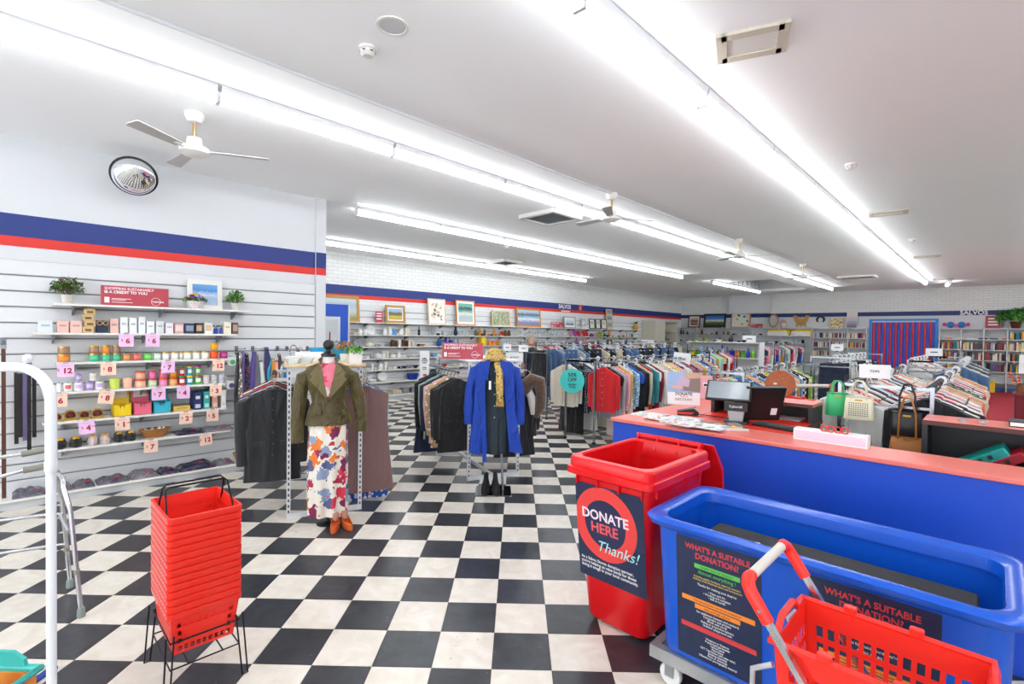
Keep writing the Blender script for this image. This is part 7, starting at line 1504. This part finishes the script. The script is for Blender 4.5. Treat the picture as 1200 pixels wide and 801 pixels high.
MB().loft([[Vector(((.14*s+rs.uniform(-.012,.012))*math.cos(q*PI/10),(.1*s+rs.uniform(-.01,.01))*math.sin(q*PI/10),z)) for q in range(20)] for s,z in((.8,0),(1,.05),(1.02,.12),(1.0,.19),(.95,.22))]).build('bag_skin',pbr('cloudy_plastic','#9a948c',.15,var=.5,scale=18,bump=.8),t,smooth=50); MB().box(-.05,.05,-.112,-.108,.06,.09).build('label',PAPER,t)
for i,(x,w_,h,c,l) in enumerate(((.42,.13,.035,'#2a2c34','dark notebook stack on the salmon top'),(.56,.13,.025,'#3a2a28','black ledger beside the notebooks'))):
    t=thing('notebook',l,'notebook',HO+Vector((x,.1,1.1505))); MB().rbox(0,w_,0,.18,0,h,.004).build('cover',CARD,t,color=srgb(c)); MB().box(.004,w_+.002,-.002,.176,.006,h-.006).build('pages',PAPER,t)
for i,x in enumerate((.2,.3)): t=thing('paper_clip_pot','small glass dish on the salmon top, %s'%('by the binders' if i==0 else 'by the notebooks'),'dish',HO+Vector((x,.1,1.1505))); MB().lathe([(.018,0),(.024,.02),(.021,.02),(.015,.004)],14).build('dish',CERAM,t,smooth=40,color=srgb('#b8bcc0')); MB().lathe([(.014,.006),(.012,.024)],8).build('clips',STEEL,t)
# ---- till
t=thing('point_of_sale','black touch-screen till with a grey customer display','till',PZ(868,493,1.0)+Vector((.0,.02,-.0745))); t.rotation_euler.z=.25
t.location.z=1.0005; t.location.y=4.14
ts=t
MB().loft([rrect(-.09,.09,-.1,.1,0,.03),rrect(-.085,.085,-.095,.095,.02,.03)]).build('foot',BLACKP,t,smooth=40)
MB().loft([[Vector((x,y,z)) for x,y,z in r] for r in([(-.05,-.05,.02),(.05,-.05,.02),(.05,.03,.02),(-.05,.03,.02)],[(-.07,-.06,.17),(.07,-.06,.17),(.07,.02,.17),(-.07,.02,.17)])]).build('neck',pbr('silver_plastic','#b8babd',.35,.4),t)
MB().box(-.085,.085,-.075,.0,.1,.17).build('name_block',BLACKP,t); text('Cybertill',.028,TXW,t,FACE((0,-.0765,.136)))
Ms=Tr(.05,.05,.22)@Rz(-.1)@Rx(-.0); Mh=Tr(.06,.04,.1)@Rz(PI*.0)@Rx(.42)
MB().rbox(-.15,.175,.0,.035,0.0,.3,.012,M=Tr(.155,.14,.01)@Rz(.55)@Rx(.35)).build('main_screen',BLACKP,t); MB().box(-.135,.16,.0355,.037,.02,.28,Tr(.155,.14,.01)@Rz(.55)@Rx(.35)).build('screen_glass',pbr('screen_dark','#2a2e36',.1),t)
Mc=Tr(-.06,-.09,.18)@Rx(-.75)
MB().rbox(-.17,.17,-.012,.012,0,.2,.01,M=Mc).build('customer_display',BLACKP,t); MB().box(-.155,.155,-.0135,-.012,.015,.185,Mc).build('display_glass',pbr('display_grey','#8a9298',.15),t); MB().box(-.05,.05,-.0,.1,.12,.17).build('display_arm',BLACKP,t)
MB().box(.09,.14,.012,.014,.05,.11,Tr(.155,.123,.01)@Rz(.55)@Rx(.35)).build('sticker',PAPER,t)
# plinth that carries the till
t=thing('till_plinth','low salmon shelf between counter and desk carrying the till','shelf',(-1.86,3.935,0)); MB().box(0,.82,0,.412,.975,1.0).build('shelf_top',RT2,t); MB().box(0,.82,.0,.02,.3,.975).build('front_board',DKL,t); MB().box(0,.02,.02,.38,0,.975).build('side_board',DKL,t); MB().box(.80,.82,.02,.38,0,.975).build('side_board',DKL,t)
# keyboard
p=PZ(910,497,.93); t=thing('keyboard','black computer keyboard lying on the red desk','keyboard',(-1.36,4.1,1.0005),-.2); 
MB().rbox(0,.36,0,.12,0,.018,.008).build('case',BLACKP,t)
kme=MB().rbox(-.009,.009,-.009,.009,0,.006,.003).mesh('key',pbr('key_grey','#3a3d42',.5))
for i in range(15):
    for j in range(5): link('key',kme,t,loc=(.02+.0228*i,.016+.022*j,.018))
# papers on the desk
for i,(x,y,r,l) in enumerate(((-1.55,4.66,.1,'curled white receipt papers under the hutch top'),(-1.25,4.66,-.15,'loose white papers at the hutch end'))):
    t=thing('paper_sheaf',l,'paper',(x,y,1.001),r)
    for k in range(4): MB().loft([[Vector((-.12+.08*q,-.09+.02*k,.002+.004*k+.012*(q/3)**2*(k%2))) for q in range(4)],[Vector((-.12+.08*q,.06,.002+.004*k+.01*(q/3)**2)) for q in range(4)]],cap=False,close=False).build('sheet',PAPER,t)
# carved wooden disc on a stand
p=Vector((-1.33,4.70,1.156)); t=thing('carved_plate','round carved terracotta plate on a dark wooden stand','plate',p,math.atan2(-p.y,-p.x)+PI/2)
MB().lathe([(.02,-.014),(.115,-.01),(.12,0),(.115,.01),(.08,.006),(.02,.01)],32,M=Tr(0,0,.135)@Rx(PI/2-.15)).build('plate',pbr('carved_wood','#a85a34',.6,bump=1.0,scale=70,var=.35),t,smooth=40)
MB().cbox((.0,-.03,.008),(.07,.1,.016)).build('stand_foot',DKWOOD,t); MB().box(-.012,.012,-.035,-.02,.0,.12).build('stand_post',DKWOOD,t); MB().box(-.03,.03,.0,.02,.0,.06).build('stand_back',DKWOOD,t); MB().box(-.1,-.075,-.0175,-.016,.11,.125,Tr(.05,0,0.02)).build('sticker',PAPER,t)
# card terminal
p=PZ(806,486,1.0); t=thing('card_terminal','black card payment terminal with a red underside on the counter wing','terminal',(p.x,p.y,1.0005),.5)
MB().prism([(-.09,.0),(.08,.0),(.09,.03),(.05,.06),(-.02,.05),(-.09,.035)],-.04,.04,Rx(PI/2)).build('body',BLACKP,t); MB().prism([(-.092,.01),(.03,.012),(.05,.03),(-.09,.028)],-.042,.042,Rx(PI/2)).build('red_band',RT2,t); MB().box(.0,.07,-.03,.03,0,.004,Tr(0,0,.055)@Ry(-.18)).build('screen',MATS['display_grey'],t)
for i in range(4):
    for j in range(3): MB().cbox((-.075+.018*i,-.022+.022*j,.046-.003*(3-i)),(.012,.014,.006)).build('key',MATS['key_grey'],t)
MB().tube([(.08,0,.012),(.2,-.02,.006),(.42,-.12,.006)],.004,6).build('cable',BLACKP,t)
# magazines and flyers along the counter
MG=[blotch('flyer_print_%d'%i,c,18,srgb('#e8e8e4'),.3,.4) for i,c in enumerate(([srgb('#8ab090'),srgb('#c85a50'),srgb('#7a90b0')],[srgb('#d84a3a'),srgb('#3a5a8a'),srgb('#c8c070')],[srgb('#5a9a6a'),srgb('#4a7ab0'),srgb('#b0b8bc')]))]
MG2=blotch('magazine_cover',[srgb('#e86a2a'),srgb('#d82a2a'),srgb('#f0c020'),srgb('#3a3a3a')],10,srgb('#5a5a5a'),.25,.5)
FZ=[1.0005]
def flyers(px,py,n,w_,h,rz,mi,label,name='flyer_stack'):
    p=PZ(px,py,1.0); t=thing(name,label,'flyers',(p.x,p.y,FZ[0] if n<9 else 1.0005),rz); FZ[0]+=.0026*(n if px!=802 else 0); rs=random.Random(px)
    for k in range(n): MB().box(-w_/2,w_/2,-h/2,h/2,.0025*k,.0025*k+.0022,Rz(rs.uniform(-.08,.08))).build('sheet',mi if k==n-1 else PAPER,t)
flyers(762,486,3,.28,.2,.1,MG[0],'spread flyers at the corner of the counter'); flyers(778,492,3,.28,.19,-.1,MG[1],'red-printed flyers beside the corner flyers'); flyers(802,493,3,.26,.2,.15,MG[2],'green-printed flyers before the card terminal'); flyers(826,502,4,.3,.2,.0,MG[2],'landscape flyers next to the magazine pile'); flyers(798,500,3,.26,.18,-.15,MG[1],'flyers near the counter front edge'); flyers(848,501,9,.24,.28,-.9,MG2,'pile of glossy magazines with an orange cover',name='magazine_pile')
# donate poster and pink poster on the counter wing
def stand_poster(px0,px1,py0,py1,dist,label,build):
    c=PZ((px0+px1)/2,py1,1.0); dist=depth(c); rz=math.atan2(-c.y,-c.x)+PI/2; w_=(px1-px0)*dist/FPX; h=(py1-py0)*dist/FPX
    t=thing('counter_poster',label,'poster',(c.x,c.y,1.0008),rz); 
    MB().box(-w_/2,w_/2,-.002,.002,0,h).build('board',PAPER,t); MB().box(-w_/2,w_/2,.002,.06,0,.006).build('foot',GLASS,t); build(t,w_,h); return t
def donate(t,w_,h):
    MB().box(-w_/2,w_/2,-.0028,-.002,h*.38,h).build('photo_ground',pbr('poster_sky','#9ab4dc',.5),t)
    MB().prism([(-w_*.08,h*.45),(w_*.5,h*.4),(w_*.5,h*.84),(w_*.02,h*.8)],0,.001,Tr(0,-.003,0)@Rx(PI/2)).build('armchair_print',pbr('print_taupe','#8a7a74',.5),t); MB().prism([(-w_*.25,h*.6),(w_*.15,h*.55),(w_*.18,h*.78),(-w_*.1,h*.9)],0,.001,Tr(0,-.0042,0)@Rx(PI/2)).build('cushion_print',pbr('print_lilac','#c0b0c4',.5),t); MB().prism([(-w_*.4,h*.5),(0,h*.48),(-w_*.05,h*.58),(-w_*.38,h*.6)],0,.001,Tr(0,-.0054,0)@Rx(PI/2)).build('rug_print',pbr('print_blush','#d8b0ac',.5),t); MB().prism([(w_*.05,h*.8),(w_*.5,h*.84),(w_*.5,h),(w_*.05,h)],0,.001,Tr(0,-.0042,0)@Rx(PI/2)).build('box_print',pbr('print_tan','#c8a88a',.5),t)
    text('DONATE',h*.12,TXK,t,FACE((0,-.0032,h*.33)),bold=.001); text('FOR A',h*.08,TXR,t,FACE((0,-.0032,h*.25))); text('DISCOUNT',h*.10,TXK,t,FACE((0,-.0032,h*.16)))
stand_poster(783,819,436,474,6.6,'counter poster of furniture reading DONATE and DISCOUNT',donate)
def pinkp(t,w_,h):
    MB().box(-w_/2,w_/2,-.0028,-.002,0,h).build('pink_ground',pbr('poster_pink','#eeb8bc',.5),t); MB().box(-w_*.25,w_*.25,-.0036,-.0028,h*.5,h*.7).build('print_patch',PAPER,t); MB().box(-w_*.16,w_*.16,-.0044,-.0036,h*.55,h*.64).build('print_line',TXK,t)
stand_poster(820,834,440,467,6.7,'narrow pink poster on the counter wing behind the till',pinkp)
# white leaflet box on the counter with red scissors handles
p=PZ(1010,518,1.0); t=thing('leaflet_box','low white box standing on the counter by the handbags','box',(-.77,3.83,1.0005),.0); MB().loft([rrect(-.21,.21,-.05,.05,0,.004),rrect(-.21,.21,-.05,.05,.075,.004),rrect(-.206,.206,-.046,.046,.075,.004),rrect(-.206,.206,-.046,.046,.004,.004)]).build('tray',PAPER,t); MB().box(-.2,.2,-.0515,-.05,.01,.065).build('front_label',pbr('lilac_label','#e4d4e4',.6),t)
for i,x in enumerate((-.02,.06)): q=thing('scissors','red-handled scissors in the white box, %s'%('left pair' if 0 else ('first pair' if i==0 else 'second pair')),'scissors',(-.77+x,3.83,1.006)); 
for q in [o for o in bpy.data.objects if o.name.startswith('scissors')]:
    for s in(-1,1): MB().tube([(s*.02+.018*math.cos(k*PI/6),0,.085+.02*math.sin(k*PI/6)) for k in range(12)],.005,6,closed=True).build('handle_loop',RT2,q,smooth=60)
    MB().box(-.008,.008,-.003,.003,0,.07).build('blade',STEEL,q)
# ---- handbags on the end of the tops rack
def handbag(px0,px1,py0,py1,dist,col,label,strap,ph=0,name='handbag',perf=False,rough=.4):
    cx,cy=(px0+px1)/2,(py0+py1)/2; c=PY(cx,cy,dist); dist=depth(c); w_=(px1-px0)*dist/FPX/2; h=(py1-py0)*dist/FPX/2; rz=math.atan2(-c.y,-c.x)+PI/2+ph
    t=thing(name,label,'handbag',c,rz); m_=oc('leather_oc',.35,bump=.3)
    MB().loft([rrect(-w_*.98,w_*.98,-.045,.045,-h,.02),rrect(-w_,w_,-.05,.05,-h*.9,.025),rrect(-w_*.94,w_*.94,-.04,.04,h*.4,.02),rrect(-w_*.88,w_*.88,-.022,.022,h,.012)]).build('body',m_,t,smooth=40,color=srgb(col))
    MB().box(-w_*.9,w_*.9,-.026,.026,h*.93,h*1.03).build('top_zip',m_,t,color=[q*.7 for q in srgb(col)])
    for s in(-1,1): MB().tube([(-w_*.5,s*.028,h*.8),(-w_*.45,s*.028,h+strap*.6),(-w_*.2,s*.024,h+strap),(w_*.2,s*.024,h+strap),(w_*.45,s*.028,h+strap*.6),(w_*.5,s*.028,h*.8)],.007,8).build('handle',m_,t,smooth=60,color=[q*.85 for q in srgb(col)])
    if perf:
        pm=MB().lathe([(.0045,0),(.0045,.001)],8,M=Rx(PI/2)).mesh('perforation',pbr('perforation_dark','#4a4438',.6))
        for i in range(9):
            for j in range(7): link('perforation',pm,t,loc=(-w_*.6+i*w_*.15,-.0515+.006*(j/7),-h*.6+j*h*.18))
    MB().cbox((0,-.03,h*.75),(.05,.012,.012)).build('clasp',GOLD,t)
    return t
handbag(969.5,992,460,486,4.92,'#3fc07a','bright green handbag hung on the rack end',.1,.25); handbag(992,1021,465,491,4.86,'#ece4c8','cream perforated handbag beside the green one',.13,-.1,perf=True)
handbag(1047,1078,483,512,4.9,'#1c1c22','black quilted handbag hanging by long straps',.22,0); handbag(1046,1079,512,530,4.84,'#b8722c','tan leather clutch hanging below the black handbag',.3,0)

# ================================================================== LABELS: number look-alikes from something one can find
ORD=['first','second','third','fourth','fifth','sixth','seventh','eighth','ninth','tenth','eleventh','twelfth','thirteenth','fourteenth','fifteenth','sixteenth','seventeenth','eighteenth','nineteenth','twentieth']
REF=[('china shelf','y','the pilaster end'),('book row','x','the striped doorway'),('disc row','-x','the striped doorway'),('half-price rack','y','the turquoise disc'),('jeans rack','y','the half-price rack'),('glassware','y','the person'),('bright tops','y','the counter end'),('childrens rack','-y','the far wall'),('behind the till','y','the till'),('trouser rack','-y','the far wall'),('tops rack with the handbags','y','the handbags'),('before the bookshelves','-y','the bookshelves'),('velvet blazer','-x','the mannequin'),('blazer rack','-x','the mannequin'),('blue coat','-x','the mannequin'),('blue-coat rack','-x','the mannequin'),('candle row','y','the sage candle'),('slipper','y','the rail'),('pale row','y','the sage candle'),('wire easel','x','the crimson card'),('peg for scarves','y','the shelves'),('holding belts','y','the rail'),('pot shelf','x','the corner cabinet'),('toy shelf','x','the corner cabinet')]
seen={}
for o in list(bpy.data.objects):
    if o.parent is None and 'label' in o: seen.setdefault(o['label'],[]).append(o)
for lab,os_ in seen.items():
    if len(os_)<2 or len(os_)>20: continue
    for key,ax,ref in REF:
        if key in lab:
            sg=-1 if ax[0]=='-' else 1; i='xyz'.index(ax[-1]); os_.sort(key=lambda q:sg*q.location[i])
            for k,q in enumerate(os_): q['label']='%s, %s from %s'%(lab.replace('hanging on','on').replace('standing on','on'),ORD[k],ref)
            break
